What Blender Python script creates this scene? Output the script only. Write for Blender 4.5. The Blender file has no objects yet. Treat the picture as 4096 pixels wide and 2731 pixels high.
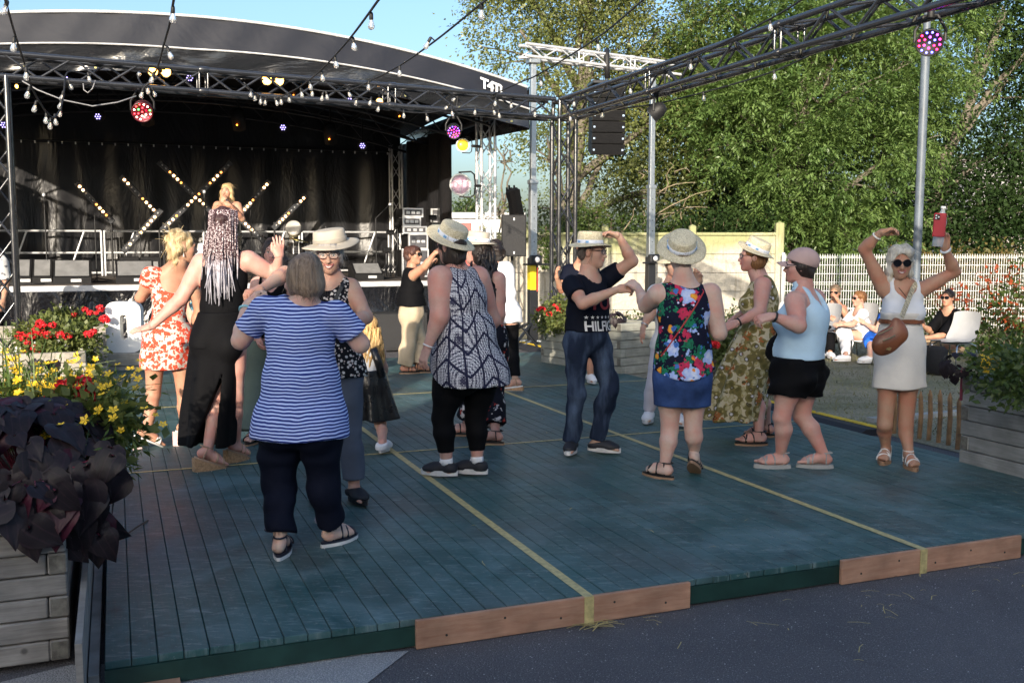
import bpy, math, random
import numpy as np
from mathutils import Vector, Matrix
random.seed(7); RNG = np.random.default_rng(7)
scene = bpy.context.scene
col = scene.collection
rad = math.radians
# ------------------------------------------------------------------ camera, sky, sun, exposure
CAMZ = 1.77; PITCH = rad(5.52); FPX = 4033.0; CX, CY = 2048.0, 1365.5
cam_d = bpy.data.cameras.new('camera'); cam = bpy.data.objects.new('camera', cam_d); col.objects.link(cam)
cam.location = (0, 0, CAMZ); cam.rotation_euler = (math.pi/2 - PITCH, 0, 0)
cam_d.sensor_width = 36; cam_d.lens = 36*FPX/4096; cam_d.clip_start = .05; cam_d.clip_end = 2000
scene.camera = cam
SUN_EL, SUN_AZ = rad(13.5), rad(10)          # light travels forward and to the right
world = bpy.data.worlds.new('World'); scene.world = world; world.use_nodes = True
wn = world.node_tree.nodes; wl = world.node_tree.links
sky = wn.new('ShaderNodeTexSky'); sky.sky_type = 'NISHITA'; sky.sun_disc = False
sky.sun_elevation = SUN_EL; sky.sun_rotation = math.pi + SUN_AZ
sky.air_density = 1.0; sky.dust_density = 3.3; sky.ozone_density = 3.0
bg = wn['Background']; bg.inputs['Strength'].default_value = .15
wl.new(sky.outputs[0], bg.inputs[0])
sun_d = bpy.data.lights.new('sun', 'SUN'); sun = bpy.data.objects.new('sun', sun_d); col.objects.link(sun)
LDIR = Vector((math.sin(SUN_AZ)*math.cos(SUN_EL), math.cos(SUN_AZ)*math.cos(SUN_EL), -math.sin(SUN_EL)))
sun.rotation_euler = LDIR.to_track_quat('-Z', 'Y').to_euler(); sun.location = (-8, -20, 12)
sun_d.energy = 3.8; sun_d.angle = rad(.55); sun_d.color = (1, .88, .72)
scene.view_settings.view_transform = 'Standard'; scene.view_settings.look = 'None'
scene.view_settings.exposure = 1.06; scene.view_settings.gamma = 1
scene.view_settings.use_curve_mapping = False
scene.cycles.max_bounces = 6; scene.cycles.diffuse_bounces = 3; scene.cycles.glossy_bounces = 3
scene.cycles.transmission_bounces = 6; scene.cycles.transparent_max_bounces = 8
scene.cycles.use_adaptive_sampling = True; scene.cycles.use_denoising = True
# ------------------------------------------------------------------ measuring helpers
SP, CP = math.sin(PITCH), math.cos(PITCH)
def ray(u, v):
    dx = (u-CX)/FPX; dy = (v-CY)/FPX
    return Vector((dx, CP - dy*SP, -(dy*CP + SP)))
CAM = Vector((0, 0, CAMZ))
def P(u, v, Y):
    d = ray(u, v); return CAM + d*(Y/d.y)
def G(u, v, z=0.0):
    d = ray(u, v); return CAM + d*((z-CAMZ)/d.z)
DECK_Z = .13
TH = rad(21.5); D0 = Vector((.346, 4.605, 0))
E1 = Vector((math.cos(TH), math.sin(TH), 0)); E2 = Vector((-math.sin(TH), math.cos(TH), 0))
MD = Matrix.Translation(D0) @ Matrix.Rotation(TH, 4, 'Z')
def D(a, b, z=0): return D0 + E1*a + E2*b + Vector((0, 0, z))
def PB(u, v, b):                                      # where a sight line meets the vertical plane b metres behind the deck's front edge
    d = ray(u, v); return CAM + d*((b + D0.dot(E2) - CAM.dot(E2))/d.dot(E2))
def inD(p):
    q = Vector(p) - D0; return q.dot(E1), q.dot(E2), p[2]
# ------------------------------------------------------------------ materials
MATS = {}
def nodes_of(name):
    m = bpy.data.materials.new(name); m.use_nodes = True
    nt = m.node_tree; return m, nt, nt.nodes['Principled BSDF']
def mixc(nt, fac, a, b, mode='MIX'):
    n = nt.nodes.new('ShaderNodeMix'); n.data_type = 'RGBA'; n.blend_type = mode
    for sock, val in ((n.inputs[0], fac), (n.inputs[6], a), (n.inputs[7], b)):
        if isinstance(val, bpy.types.NodeSocket): nt.links.new(val, sock)
        elif isinstance(val, (int, float)): sock.default_value = val
        else: sock.default_value = (*val[:3], 1)
    return n.outputs[2]
def math_(nt, op, a, b=None, c=None):
    n = nt.nodes.new('ShaderNodeMath'); n.operation = op
    for i, val in enumerate((a, b, c)):
        if val is None: continue
        if isinstance(val, bpy.types.NodeSocket): nt.links.new(val, n.inputs[i])
        else: n.inputs[i].default_value = val
    return n.outputs[0]
def coords(nt, kind='pos', scale=None):
    if kind == 'pos': s = nt.nodes.new('ShaderNodeNewGeometry').outputs['Position']
    else: s = nt.nodes.new('ShaderNodeTexCoord').outputs['Object']
    if scale:
        m = nt.nodes.new('ShaderNodeVectorMath'); m.operation = 'MULTIPLY'; m.inputs[1].default_value = scale
        nt.links.new(s, m.inputs[0]); s = m.outputs[0]
    return s
def noise(nt, vec, scale, detail=3, rough=.55, out='Fac', dist=0):
    n = nt.nodes.new('ShaderNodeTexNoise'); n.inputs['Scale'].default_value = scale
    n.inputs['Detail'].default_value = detail; n.inputs['Roughness'].default_value = rough; n.inputs['Distortion'].default_value = dist
    nt.links.new(vec, n.inputs['Vector']); return n.outputs[out]
def voro(nt, vec, scale, feature='F1', out='Distance', rnd=1.0):
    n = nt.nodes.new('ShaderNodeTexVoronoi'); n.feature = feature; n.inputs['Scale'].default_value = scale
    n.inputs['Randomness'].default_value = rnd
    nt.links.new(vec, n.inputs['Vector']); return n.outputs[out]
def ramp(nt, fac, stops, interp='LINEAR'):
    n = nt.nodes.new('ShaderNodeValToRGB'); r = n.color_ramp; r.interpolation = interp
    while len(r.elements) < len(stops): r.elements.new(.5)
    for e, (p, c) in zip(r.elements, stops):
        e.position = p; e.color = (c, c, c, 1) if isinstance(c, (int, float)) else (*c, 1)
    nt.links.new(fac, n.inputs[0]); return n.outputs[0]
def bump_(nt, bsdf, h, strength=.3, dist=.01):
    n = nt.nodes.new('ShaderNodeBump'); n.inputs['Strength'].default_value = strength; n.inputs['Distance'].default_value = dist
    nt.links.new(h, n.inputs['Height']); nt.links.new(n.outputs[0], bsdf.inputs['Normal'])
def M(name, base=(.5, .5, .5), rough=.6, metal=0, var=.18, vs=6, bump=0, bs=60, spec=.5, emit=None, es=0, trans=0, stretch=None, rand=0, alpha=None, sheen=0):
    if name in MATS: return MATS[name]
    m, nt, b = nodes_of(name)
    vec = coords(nt, 'pos', stretch)
    n1 = noise(nt, vec, vs, 4)
    lo = tuple(c*(1-var*1.5) for c in base); hi = tuple(min(1, c*(1+var)) for c in base)
    c = mixc(nt, ramp(nt, n1, [(.3, 0.0), (.7, 1.0)]), lo, hi)
    if rand:
        oi = nt.nodes.new('ShaderNodeObjectInfo').outputs['Random']
        c = mixc(nt, 1.0, c, ramp(nt, oi, [(0, 1-rand), (1, 1.0)]), 'MULTIPLY')
    nt.links.new(c, b.inputs['Base Color'])
    b.inputs['Roughness'].default_value = rough; b.inputs['Metallic'].default_value = metal
    b.inputs['Specular IOR Level'].default_value = spec
    if var and not metal:
        nt.links.new(math_(nt, 'MULTIPLY_ADD', n1, .25, rough-.12), b.inputs['Roughness'])
    if bump: bump_(nt, b, noise(nt, vec, bs, 3), bump)
    if emit: b.inputs['Emission Color'].default_value = (*emit, 1); b.inputs['Emission Strength'].default_value = es
    if trans: b.inputs['Transmission Weight'].default_value = trans
    if alpha is not None: b.inputs['Alpha'].default_value = alpha
    if sheen: b.inputs['Sheen Weight'].default_value = sheen
    MATS[name] = m; return m
# ------------------------------------------------------------------ mesh builder
class MB:
    def __init__(s, T=None): s.v = []; s.f = []; s.T = T or Matrix.Identity(4)
    def pt(s, p): s.v.append(tuple(s.T @ Vector(p))); return len(s.v)-1
    def poly(s, pts): s.f.append([s.pt(p) for p in pts]); return s
    def box(s, lo, hi, M2=None):
        i = len(s.v)
        for z in (lo[2], hi[2]):
            for x, y in ((lo[0], lo[1]), (hi[0], lo[1]), (hi[0], hi[1]), (lo[0], hi[1])):
                p = Vector((x, y, z)); s.pt(M2 @ p if M2 else p)
        for q in ((3, 2, 1, 0), (4, 5, 6, 7), (0, 1, 5, 4), (1, 2, 6, 5), (2, 3, 7, 6), (3, 0, 4, 7)): s.f.append([i+k for k in q])
        return s
    def cbox(s, c, size, bev=.0, M2=None):
        """box with chamfered vertical and horizontal edges"""
        if not bev: return s.box([c[k]-size[k]/2 for k in range(3)], [c[k]+size[k]/2 for k in range(3)], M2)
        hx, hy, hz = (d/2 for d in size); i = len(s.v); rings = []
        for z, ins in ((-hz, bev), (-hz+bev, 0), (hz-bev, 0), (hz, bev)):
            r = []
            x, y = hx-ins, hy-ins; b = bev if not ins else bev*.3
            for px, py in ((-x+b, -y), (x-b, -y), (x, -y+b), (x, y-b), (x-b, y), (-x+b, y), (-x, y-b), (-x, -y+b)):
                p = Vector((c[0]+px, c[1]+py, c[2]+z)); r.append(s.pt(M2 @ p if M2 else p))
            rings.append(r)
        s.f.append(rings[0][::-1]); s.f.append(rings[-1])
        for a, b2 in zip(rings, rings[1:]):
            for k in range(8): s.f.append([a[k], a[(k+1) % 8], b2[(k+1) % 8], b2[k]])
        return s
    def tube(s, pts, r, n=8, cap=True):
        pts = [Vector(p) for p in pts]; rs = r if isinstance(r, (list, tuple)) else [r]*len(pts)
        prev = None; rings = []
        for k, p in enumerate(pts):
            t = (pts[min(k+1, len(pts)-1)] - pts[max(k-1, 0)])
            t = t.normalized() if t.length > 1e-9 else Vector((0, 0, 1))
            if prev is None: a = t.orthogonal().normalized()
            else:
                a = prev - t*prev.dot(t); a = a.normalized() if a.length > 1e-6 else t.orthogonal().normalized()
            prev = a; b = t.cross(a)
            rings.append([s.pt(p + (a*math.cos(6.28318*j/n) + b*math.sin(6.28318*j/n))*rs[k]) for j in range(n)])
        for A, B in zip(rings, rings[1:]):
            for j in range(n): s.f.append([A[j], A[(j+1) % n], B[(j+1) % n], B[j]])
        if cap: s.f.append(rings[0][::-1]); s.f.append(rings[-1])
        return s
    def lathe(s, prof, n=20, M2=None, ell=(1, 1), wob=None):
        rings = []
        for r, z in prof:
            ring = []
            for j in range(n):
                t = 6.283185*j/n
                p = Vector((r*math.cos(t)*ell[0], r*math.sin(t)*ell[1], z + (wob(t, r) if wob else 0)))
                ring.append(s.pt(M2 @ p if M2 else p))
            rings.append(ring)
        for A, B in zip(rings, rings[1:]):
            for j in range(n): s.f.append([A[j], A[(j+1) % n], B[(j+1) % n], B[j]])
        if prof[0][0] > 1e-5: s.f.append(rings[0][::-1])
        if prof[-1][0] > 1e-5: s.f.append(rings[-1])
        return s
    def grid(s, fn, nu, nv, closed=False):
        i = len(s.v)
        for a in range(nu+1):
            for b in range(nv+1): s.pt(fn(a/nu, b/nv))
        for a in range(nu):
            for b in range(nv):
                k = i + a*(nv+1) + b; s.f.append([k, k+nv+1, k+nv+2, k+1])
        return s
    def extr(s, outline, dvec):
        """a flat outline pushed along dvec"""
        d = Vector(dvec); n = len(outline)
        A = [s.pt(p) for p in outline]; B = [s.pt(Vector(p)+d) for p in outline]
        s.f.append(A[::-1]); s.f.append(B)
        for k in range(n): s.f.append([A[k], A[(k+1) % n], B[(k+1) % n], B[k]])
        return s
    def mesh(s, name, mat=None, smooth=False):
        me = bpy.data.meshes.new(name); me.from_pydata(s.v, [], s.f)
        if mat: me.materials.append(mat)
        if smooth: me.shade_smooth()
        me.update(); return me
    def build(s, name, mat, parent=None, smooth=False):
        return link(name, s.mesh(name, mat, smooth), parent)
def np_mesh(name, V, F, mat=None, smooth=False):
    """V (n,3), F (m,k) numpy to a mesh"""
    me = bpy.data.meshes.new(name); V = np.asarray(V, np.float32); F = np.asarray(F, np.int32); m, k = F.shape
    me.vertices.add(len(V)); me.vertices.foreach_set('co', V.ravel())
    me.loops.add(m*k); me.loops.foreach_set('vertex_index', F.ravel())
    me.polygons.add(m); me.polygons.foreach_set('loop_start', np.arange(0, m*k, k, dtype=np.int32))
    me.polygons.foreach_set('loop_total', np.full(m, k, np.int32))
    if mat: me.materials.append(mat)
    me.update(calc_edges=True)
    if smooth: me.shade_smooth()
    return me
def link(name, data, parent=None, mw=None):
    o = bpy.data.objects.new(name, data); col.objects.link(o)
    if mw is not None: o.matrix_basis = mw
    if parent is not None:
        o.parent = parent; o.matrix_parent_inverse = PINV[parent.name]
    PINV[o.name] = Matrix.Identity(4) if mw is None else mw.inverted()
    return o
PINV = {}
def tag(o, label, cat, group=None):
    o['label'] = label; o['category'] = cat
    if group: o['group'] = group
    return o
def kind(o, k, label=None):
    o['kind'] = k
    if label: o['label'] = label
    return o
def thing(name, loc, label, cat, group=None):
    o = bpy.data.objects.new(name, None); col.objects.link(o); o.location = loc; o.empty_display_size = .2
    PINV[o.name] = Matrix.Translation(loc).inverted()
    return tag(o, label, cat, group)
UNIT = {}
def unit_cyl(mat, n=8):
    k = (mat.name, n)
    if k not in UNIT:
        UNIT[k] = MB().tube([(0, 0, 0), (0, 0, 1)], 1, n).mesh('rod', mat, False)
        me = UNIT[k]
        for p in me.polygons: p.use_smooth = len(p.vertices) == 4
    return UNIT[k]
def unit_box(mat):
    k = (mat.name, 'box')
    if k not in UNIT: UNIT[k] = MB().box((-.5, -.5, -.5), (.5, .5, .5)).mesh('block', mat)
    return UNIT[k]
def sub_link(name, data, parent, mw):
    """piece placed by a world matrix under a parent whose mesh or empty sits where PINV says"""
    o = bpy.data.objects.new(name, data); col.objects.link(o)
    o.matrix_basis = mw; o.parent = parent; o.matrix_parent_inverse = PINV[parent.name]
    PINV[o.name] = mw.inverted(); return o
def rod(name, p, q, r, mat, parent, n=8):
    p, q = Vector(p), Vector(q); d = q-p
    R = d.to_track_quat('Z', 'Y').to_matrix().to_4x4()
    return sub_link(name, unit_cyl(mat, n), parent, Matrix.Translation(p) @ R @ Matrix.Diagonal((r, r, d.length, 1)))
def block(name, lo, hi, mat, parent, T=None):
    c = [(lo[k]+hi[k])/2 for k in range(3)]; s = [hi[k]-lo[k] for k in range(3)]
    return sub_link(name, unit_box(mat), parent, (T or Matrix.Identity(4)) @ Matrix.Translation(c) @ Matrix.Diagonal((*s, 1)))
def copy_tree(o, loc, parent=None):
    c = o.copy(); col.objects.link(c); c.location = loc
    for ch in list(o.children):
        k = ch.copy(); col.objects.link(k); k.parent = c
        for g in list(ch.children):
            j = g.copy(); col.objects.link(j); j.parent = k
    return c
# ------------------------------------------------------------------ ground, deck, stage
def mat_asphalt():
    m, nt, b = nodes_of('asphalt'); v = coords(nt)
    big = noise(nt, v, .55, 4); fine = noise(nt, v, 160, 2); sp = voro(nt, v, 90)
    c = mixc(nt, ramp(nt, big, [(.35, 0.0), (.65, 1.0)]), (.085, .082, .09), (.135, .13, .138))
    c = mixc(nt, ramp(nt, sp, [(.15, .8), (.26, 0.0)]), c, (.30, .295, .29))
    c = mixc(nt, 1.0, c, ramp(nt, fine, [(.3, .5), (.7, 1.35)]), 'MULTIPLY')
    c = mixc(nt, ramp(nt, noise(nt, v, 2.6, 5, .65, dist=.8), [(.55, 0.0), (.75, .5)]), c, (.05, .048, .052))
    nt.links.new(c, b.inputs['Base Color']); b.inputs['Roughness'].default_value = .9
    bump_(nt, b, math_(nt, 'ADD', fine, sp), 1.0, .008); return m
def mat_gravel():
    m, nt, b = nodes_of('pale_gravel'); v = coords(nt)
    fine = voro(nt, v, 120); big = noise(nt, v, 3, 4)
    c = mixc(nt, ramp(nt, fine, [(.1, 0.0), (.55, 1.0)]), (.55, .54, .52), (.30, .30, .30))
    c = mixc(nt, ramp(nt, big, [(.35, 0.0), (.7, .4)]), c, (.20, .20, .21))
    nt.links.new(c, b.inputs['Base Color']); b.inputs['Roughness'].default_value = .95
    bump_(nt, b, fine, .7, .01); return m
def mat_lawn():
    m, nt, b = nodes_of('dry_lawn'); v = coords(nt)
    big = noise(nt, v, .9, 5, .65); fine = noise(nt, v, 45, 3)
    c = mixc(nt, ramp(nt, big, [(.36, 0.0), (.62, 1.0)]), (.19, .185, .10), (.34, .30, .21))
    c = mixc(nt, 1.0, c, ramp(nt, fine, [(.3, .55), (.7, 1.25)]), 'MULTIPLY')
    nt.links.new(c, b.inputs['Base Color']); b.inputs['Roughness'].default_value = .95
    bump_(nt, b, fine, .8, .03); return m
def mat_deck():
    m, nt, b = nodes_of('worn_green_boards'); v = coords(nt)
    oi = nt.nodes.new('ShaderNodeObjectInfo').outputs['Random']
    g = noise(nt, coords(nt, 'obj', (60, 3, 60)), 1, 4, .6)
    w = noise(nt, v, 2.3, 6, .62, dist=.6); w2 = noise(nt, v, 9, 4, .6)
    c = mixc(nt, ramp(nt, oi, [(0, 0.0), (1, 1.0)]), (.013, .068, .070), (.026, .098, .098))
    c = mixc(nt, ramp(nt, g, [(.35, 0.0), (.75, .55)]), c, (.055, .085, .080))
    c = mixc(nt, ramp(nt, w, [(.47, 0.0), (.70, .7)]), c, (.13, .215, .225))
    c = mixc(nt, ramp(nt, w2, [(.62, 0.0), (.78, .5)]), c, (.22, .25, .24))
    c = mixc(nt, ramp(nt, noise(nt, v, 1.1, 3), [(.5, 0.0), (.7, .5)]), c, (.085, .075, .068))
    nt.links.new(c, b.inputs['Base Color'])
    sc = noise(nt, coords(nt, 'pos', (5, 22, 1)), 1.3, 6, .7, dist=1.2); c = mixc(nt, ramp(nt, sc, [(.53, 0.0), (.66, .6)]), c, (.20, .26, .26))
    sp = noise(nt, v, 38, 3, .7); c = mixc(nt, ramp(nt, sp, [(.62, 0.0), (.72, .55)]), c, (.28, .30, .28))
    dk = noise(nt, v, 4.5, 5, .7); c = mixc(nt, ramp(nt, dk, [(.3, .6), (.42, 0.0)]), c, (.012, .028, .03))
    nt.links.new(c, b.inputs['Base Color'])
    nt.links.new(math_(nt, 'MULTIPLY_ADD', w, .35, .36), b.inputs['Roughness'])
    bump_(nt, b, g, .25, .004); return m
def mat_wood(name, a, c2, rough=.8, grain=(3, 3, 40), rnd=.25):
    m, nt, b = nodes_of(name); v = coords(nt, 'pos')
    r = nt.nodes.new('ShaderNodeVectorRotate'); r.inputs['Axis'].default_value = (0, 0, 1); r.inputs['Angle'].default_value = -TH; r.rotation_type = 'AXIS_ANGLE'
    nt.links.new(v, r.inputs['Vector']); s = nt.nodes.new('ShaderNodeVectorMath'); s.operation = 'MULTIPLY'; s.inputs[1].default_value = grain
    nt.links.new(r.outputs[0], s.inputs[0])
    g = noise(nt, s.outputs[0], 1.6, 5, .6, dist=.4); n2 = noise(nt, v, 6, 3)
    c = mixc(nt, ramp(nt, g, [(.3, 0.0), (.7, 1.0)]), a, c2)
    c = mixc(nt, 1.0, c, ramp(nt, n2, [(.3, .72), (.7, 1.12)]), 'MULTIPLY')
    kn = voro(nt, v, 3.2); c = mixc(nt, ramp(nt, kn, [(.03, .8), (.06, 0.0)]), c, tuple(x*.3 for x in a))
    oi = nt.nodes.new('ShaderNodeObjectInfo').outputs['Random']
    c = mixc(nt, 1.0, c, ramp(nt, oi, [(0, 1-rnd), (1, 1.0)]), 'MULTIPLY')
    nt.links.new(c, b.inputs['Base Color']); b.inputs['Roughness'].default_value = rough
    bump_(nt, b, g, .35, .006); return m
m_deck = mat_deck(); m_asph = mat_asphalt(); m_grav = mat_gravel(); m_lawn = mat_lawn()
m_oldwood = mat_wood('weathered_grey_timber', (.20, .185, .165), (.34, .32, .29))
m_newwood = mat_wood('fresh_pine_board', (.40, .20, .12), (.52, .30, .19), .6, (4, 4, 30), .1)
m_brownwood = mat_wood('brown_stained_timber', (.09, .06, .045), (.16, .11, .085))
m_tape = M('yellow_tape', (.52, .43, .19), .45, var=.25, vs=30)
m_dgreen = M('dark_green_paint', (.012, .045, .035), .45, var=.3, vs=5)
# the ground reaches the horizon; the lawn, the gravel and the strip beside the deck lie on it
def sheet(name, pts, z, mat, nseg=None):
    mb = MB(); mb.poly([(p[0], p[1], z) for p in pts]); o = mb.build(name, mat); return kind(o, 'structure')
sheet('ground', [(-400, -400), (400, -400), (400, 600), (-400, 600)], 0, m_asph)
lw = [D(4.62, -9)[:2], (60, -10), (60, 60), D(4.62, 60)[:2]]
sheet('lawn', lw, .006, m_lawn)
gp = []
for k in range(26):
    t = k/25; gp.append((-6.5 + 6.1*t, 3.15 + t*1.15 + .10*math.sin(k*1.7)))
sheet('gravel_path', [(-.35, 1.5), (-.42, 2.5)] + [(-.52, 3.0), (-.72, 3.6), (-.45, 4.25)] + gp[::-1][3:] + [(-6.5, 1.5)], .005, m_grav)
# dance floor: boards laid front to back in three bays
floor = thing('dance_floor', D(1, 0), 'dark green plank dance floor with yellow taped joints in front of the stage', 'dance floor')
floor['kind'] = 'structure'
MB(MD).box((-2.1, .012, .01), (4.0, 9.95, .093)).build('joist_frame', m_dgreen, floor)
bays = [(0, 3.47), (3.478, 6.47), (6.478, 9.96)]
for k, (b0, b1) in enumerate(bays):
    wd = .1
    pm = MB(); pm.cbox((0, (b1-b0)/2, 0), (wd-.0035, b1-b0, .032), .0025); me = pm.mesh('plank', m_deck)
    for j in range(61):
        o = sub_link('plank', me, floor, MD @ Matrix.Translation((-2.05 + j*wd, b0, .1145 + random.uniform(-.0012, .0012))))
MB(MD).box((-2.1, -.012, .012), (4.0, .010, .098)).build('front_board', m_dgreen, floor)
for a0, a1 in ((-.836, .549), (1.458, 2.71)):
    fb = MB(MD); fb.cbox(((a0+a1)/2, -.026, .068), (a1-a0, .022, .13), .003); pb = fb.build('facing_board', m_newwood, floor)
    sc = MB(MD)
    for k in range(5):
        aa = a0 + (a1-a0)*(k+.5)/5; sc.tube([(aa, -.0385, .05+.04*(k % 2)), (aa, -.0365, .05+.04*(k % 2))], .006, 8)
    sc.build('screw', M('screw_black', (.03, .025, .02), .5), pb)
tm = MB(MD)
for a in (0, 2): 
    t = MB(MD).box((a-.024, -.04, .1335), (a+.024, 9.9, .1345)); t.box((a-.024, -.0405, .0), (a+.024, -.0385, .134)); t.build('tape', m_tape, floor)
for b in (3.474, 6.474): MB(MD).box((-2.1, b-.014, .1336), (4.0, b+.014, .1348)).build('tape', m_tape, floor)
MB(MD).box((-2.19, -.3, 0), (-2.165, 3.4, .33)).box((-2.16, -.02, .005), (-2.12, 9.9, .09)).build('edge_board', m_oldwood, floor)
MB(MD).box((-2.12, -.10, .006), (-1.82, -.016, .03)).build('wedge_board', m_newwood, floor)
# straw and litter scattered on the asphalt and the boards
def litter():
    V, F = [], []
    def bit(c, L, w, ang, z):
        d = Vector((math.cos(ang), math.sin(ang), 0)); n = Vector((-d.y, d.x, 0)); i = len(V)
        bend = n*random.uniform(-.3, .3)*L
        for t, hz in ((-.5, 0), (0, .006), (.5, .002)):
            c2 = c + d*(t*L) + bend*(1-4*t*t)*.4
            V.append((c2+n*w)[:2] + (z+hz,)); V.append((c2-n*w)[:2] + (z+hz,))
        F.extend([[i, i+1, i+3, i+2], [i+2, i+3, i+5, i+4]])
    for k in range(70):
        a = random.uniform(.2, 5); b = -abs(random.gauss(.1, .35)) - .06
        p = D(a, b); bit(p, random.uniform(.02, .12), .0022, random.uniform(0, 6.3), .004)
    for k in range(26):
        p = D(random.uniform(-.5, 3.8), random.uniform(.1, 5)); bit(p, random.uniform(.02, .08), .002, random.uniform(0, 6.3), .137)
    c = D(.02, -.07)
    for k in range(14): bit(c + Vector((random.gauss(0, .07), random.gauss(0, .02), 0)), random.uniform(.05, .16), .003, random.gauss(.2, .6), .005 + .002*k/3)
    return np_mesh('straw', V, F, M('dry_straw', (.5, .4, .16), .8))
kind(link('straw', litter()), 'stuff', 'dry straw stalks scattered over asphalt and boards')
tw = MB(); q0, q1 = G(500, 2140, .137), G(592, 2080, .137); tw.tube([q0, (q0+q1)/2 + Vector((.01, 0, .01)), q1], .005, 6)
tag(tw.build('twig', M('bark', (.14, .10, .07), .9)), 'thin brown twig lying on the dance floor beside dark leaves', 'twig')
def grit():
    n = 1500; V = np.zeros((n*4, 3), np.float32); F = np.zeros((n*3, 3), np.int32)
    t = RNG.random(n); a = -2.6 + RNG.random(n)*7.4; b = -.05 - np.abs(RNG.normal(0, .55, n))
    x = D0.x + E1.x*a + E2.x*b; y = D0.y + E1.y*a + E2.y*b; s = .0016 + .003*RNG.random(n)**3
    for k, (dx, dy, dz) in enumerate(((-1, -.7, 0), (1, -.6, 0), (0, 1, 0), (.1, 0, 1.0))):
        V[k::4, 0] = x + dx*s; V[k::4, 1] = y + dy*s; V[k::4, 2] = .004 + dz*s
    i = np.arange(n)*4
    F[0::3] = np.stack([i, i+1, i+3], 1); F[1::3] = np.stack([i+1, i+2, i+3], 1); F[2::3] = np.stack([i+2, i, i+3], 1)
    return np_mesh('grit', V, F, M('pale_grit', (.42, .41, .40), .9, vs=70))
kind(link('grit', grit()), 'stuff', 'pale grit strewn on the asphalt by the deck')
# lawn blades
def lawn_blades():
    n = 26000
    y = 8.5 + 12*RNG.random(n)**.8; x = y*(.0 + .62*RNG.random(n))
    a = (x-D0.x)*E1.x + (y-D0.y)*E1.y; keep = a > 4.72; x, y = x[keep], y[keep]; n = len(x)
    h = .015 + .045*RNG.random(n)**2; th = RNG.random(n)*6.283; w = .004 + .004*RNG.random(n)
    V = np.zeros((n*3, 3), np.float32); lean = RNG.normal(0, .035, (n, 2))
    V[0::3, 0] = x + np.cos(th)*w; V[0::3, 1] = y + np.sin(th)*w
    V[1::3, 0] = x - np.cos(th)*w; V[1::3, 1] = y - np.sin(th)*w
    V[2::3, 0] = x + lean[:, 0]; V[2::3, 1] = y + lean[:, 1]; V[2::3, 2] = h
    V[0::3, 2] = .004; V[1::3, 2] = .004
    return np_mesh('grass', V, np.arange(n*3).reshape(-1, 3), M('grass_blade', (.24, .23, .11), .8, var=.5, vs=1.2))
kind(link('grass', lawn_blades()), 'stuff', 'short dry lawn grass beyond the dance floor')
# cable ramp along the lawn edge
rp = thing('cable_ramp', D(4.5, 7), 'black rubber cable ramp with yellow edge along the lawn', 'cable ramp')
m_rub = M('black_rubber', (.02, .02, .024), .7); m_yel = M('yellow_rubber', (.75, .5, .02), .55)
for k in range(9):
    b0 = 3.2 + k*1.0
    MB(MD).extr([(4.30, b0, .006), (4.62, b0, .006), (4.62, b0, .012), (4.56, b0, .06), (4.42, b0, .065), (4.30, b0, .012)], (0, .985, 0)).build('ramp_section', m_rub, rp)
    y = MB(MD)
    for j in range(8): y.box((4.555, b0+.02+j*.12, .020), (4.64, b0+.118+j*.12, .066))
    y.build('yellow_edge', m_yel, rp)
# ------------------------------------------------------------------ stage
def mat_vinyl(name, base, rough, folds=(1, 1, 1), sc=2.0, st=.6, coat=0, d=.12):
    m, nt, b = nodes_of(name); v = coords(nt, 'pos', folds)
    n = noise(nt, v, sc, 4, .6, dist=.7); n2 = noise(nt, coords(nt), 14, 3)
    b.inputs['Base Color'].default_value = (*base, 1); b.inputs['Roughness'].default_value = rough
    nt.links.new(math_(nt, 'MULTIPLY_ADD', n2, .22, rough-.1), b.inputs['Roughness'])
    b.inputs['Coat Weight'].default_value = coat; b.inputs['Coat Roughness'].default_value = .15
    h = math_(nt, 'ADD', n, math_(nt, 'MULTIPLY', n2, .012)); bump_(nt, b, h, st, d); return m
m_skirt = mat_vinyl('black_stage_vinyl', (.006, .006, .008), .26, (1, 1, .55), 1.7, 1.0, .6)
m_back = mat_vinyl('black_backdrop_vinyl', (.016, .016, .018), .40, (1.6, 1.6, .6), .9, .4, .0, .2)
m_canopy = mat_vinyl('grey_canopy_vinyl', (.011, .012, .018), .5, (.6, .6, 1.2), 1.2, .12)
m_valance = mat_vinyl('black_valance_vinyl', (.016, .017, .02), .22, (.5, .5, 1.6), 1.8, .55, .5)
m_alu = M('aluminium', (.66, .67, .69), .38, metal=.35, var=.08)
m_galv = M('galvanised', (.50, .53, .55), .45, metal=.9, var=.12, vs=20)
m_blackm = M('black_metal', (.016, .017, .02), .35, metal=0, var=.15, spec=.6)
m_dark = M('matt_black', (.012, .012, .013), .6)
m_stagefl = M('stage_plywood', (.07, .055, .045), .7)
m_white = M('white_paint', (.8, .8, .78), .5, var=.06)
SF, SB, SZ, SL, SR = 12.6, 17.75, 1.15, -6.1, 3.95      # stage front, back, floor height, left and right ends in deck metres
stg = thing('stage', D(-1, 12.6), 'raised black-skirted stage platform with aluminium edge', 'stage')
MB(MD).box((SL, SF+.02, SZ-.10), (SR, SB, SZ)).build('platform', m_stagefl, stg)
MB(MD).box((SL, SF-.03, SZ-.095), (SR, SF+.018, SZ-.012)).build('edge_profile', m_alu, stg)
def skirt(u, v):
    a = SL + (SR-SL)*u; z = .02 + (SZ-.12)*v
    f = .035*math.sin(a*7.3+2*math.sin(a*2.1)) + .03*math.sin(a*3.1 + z*5) + .05*math.sin(a*1.3 - z*4)*(1-v)
    return (a, SF - .07 - f*(1-.7*v), z)
MB(MD).grid(skirt, 160, 14).build('skirt', m_skirt, stg, True)
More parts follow.
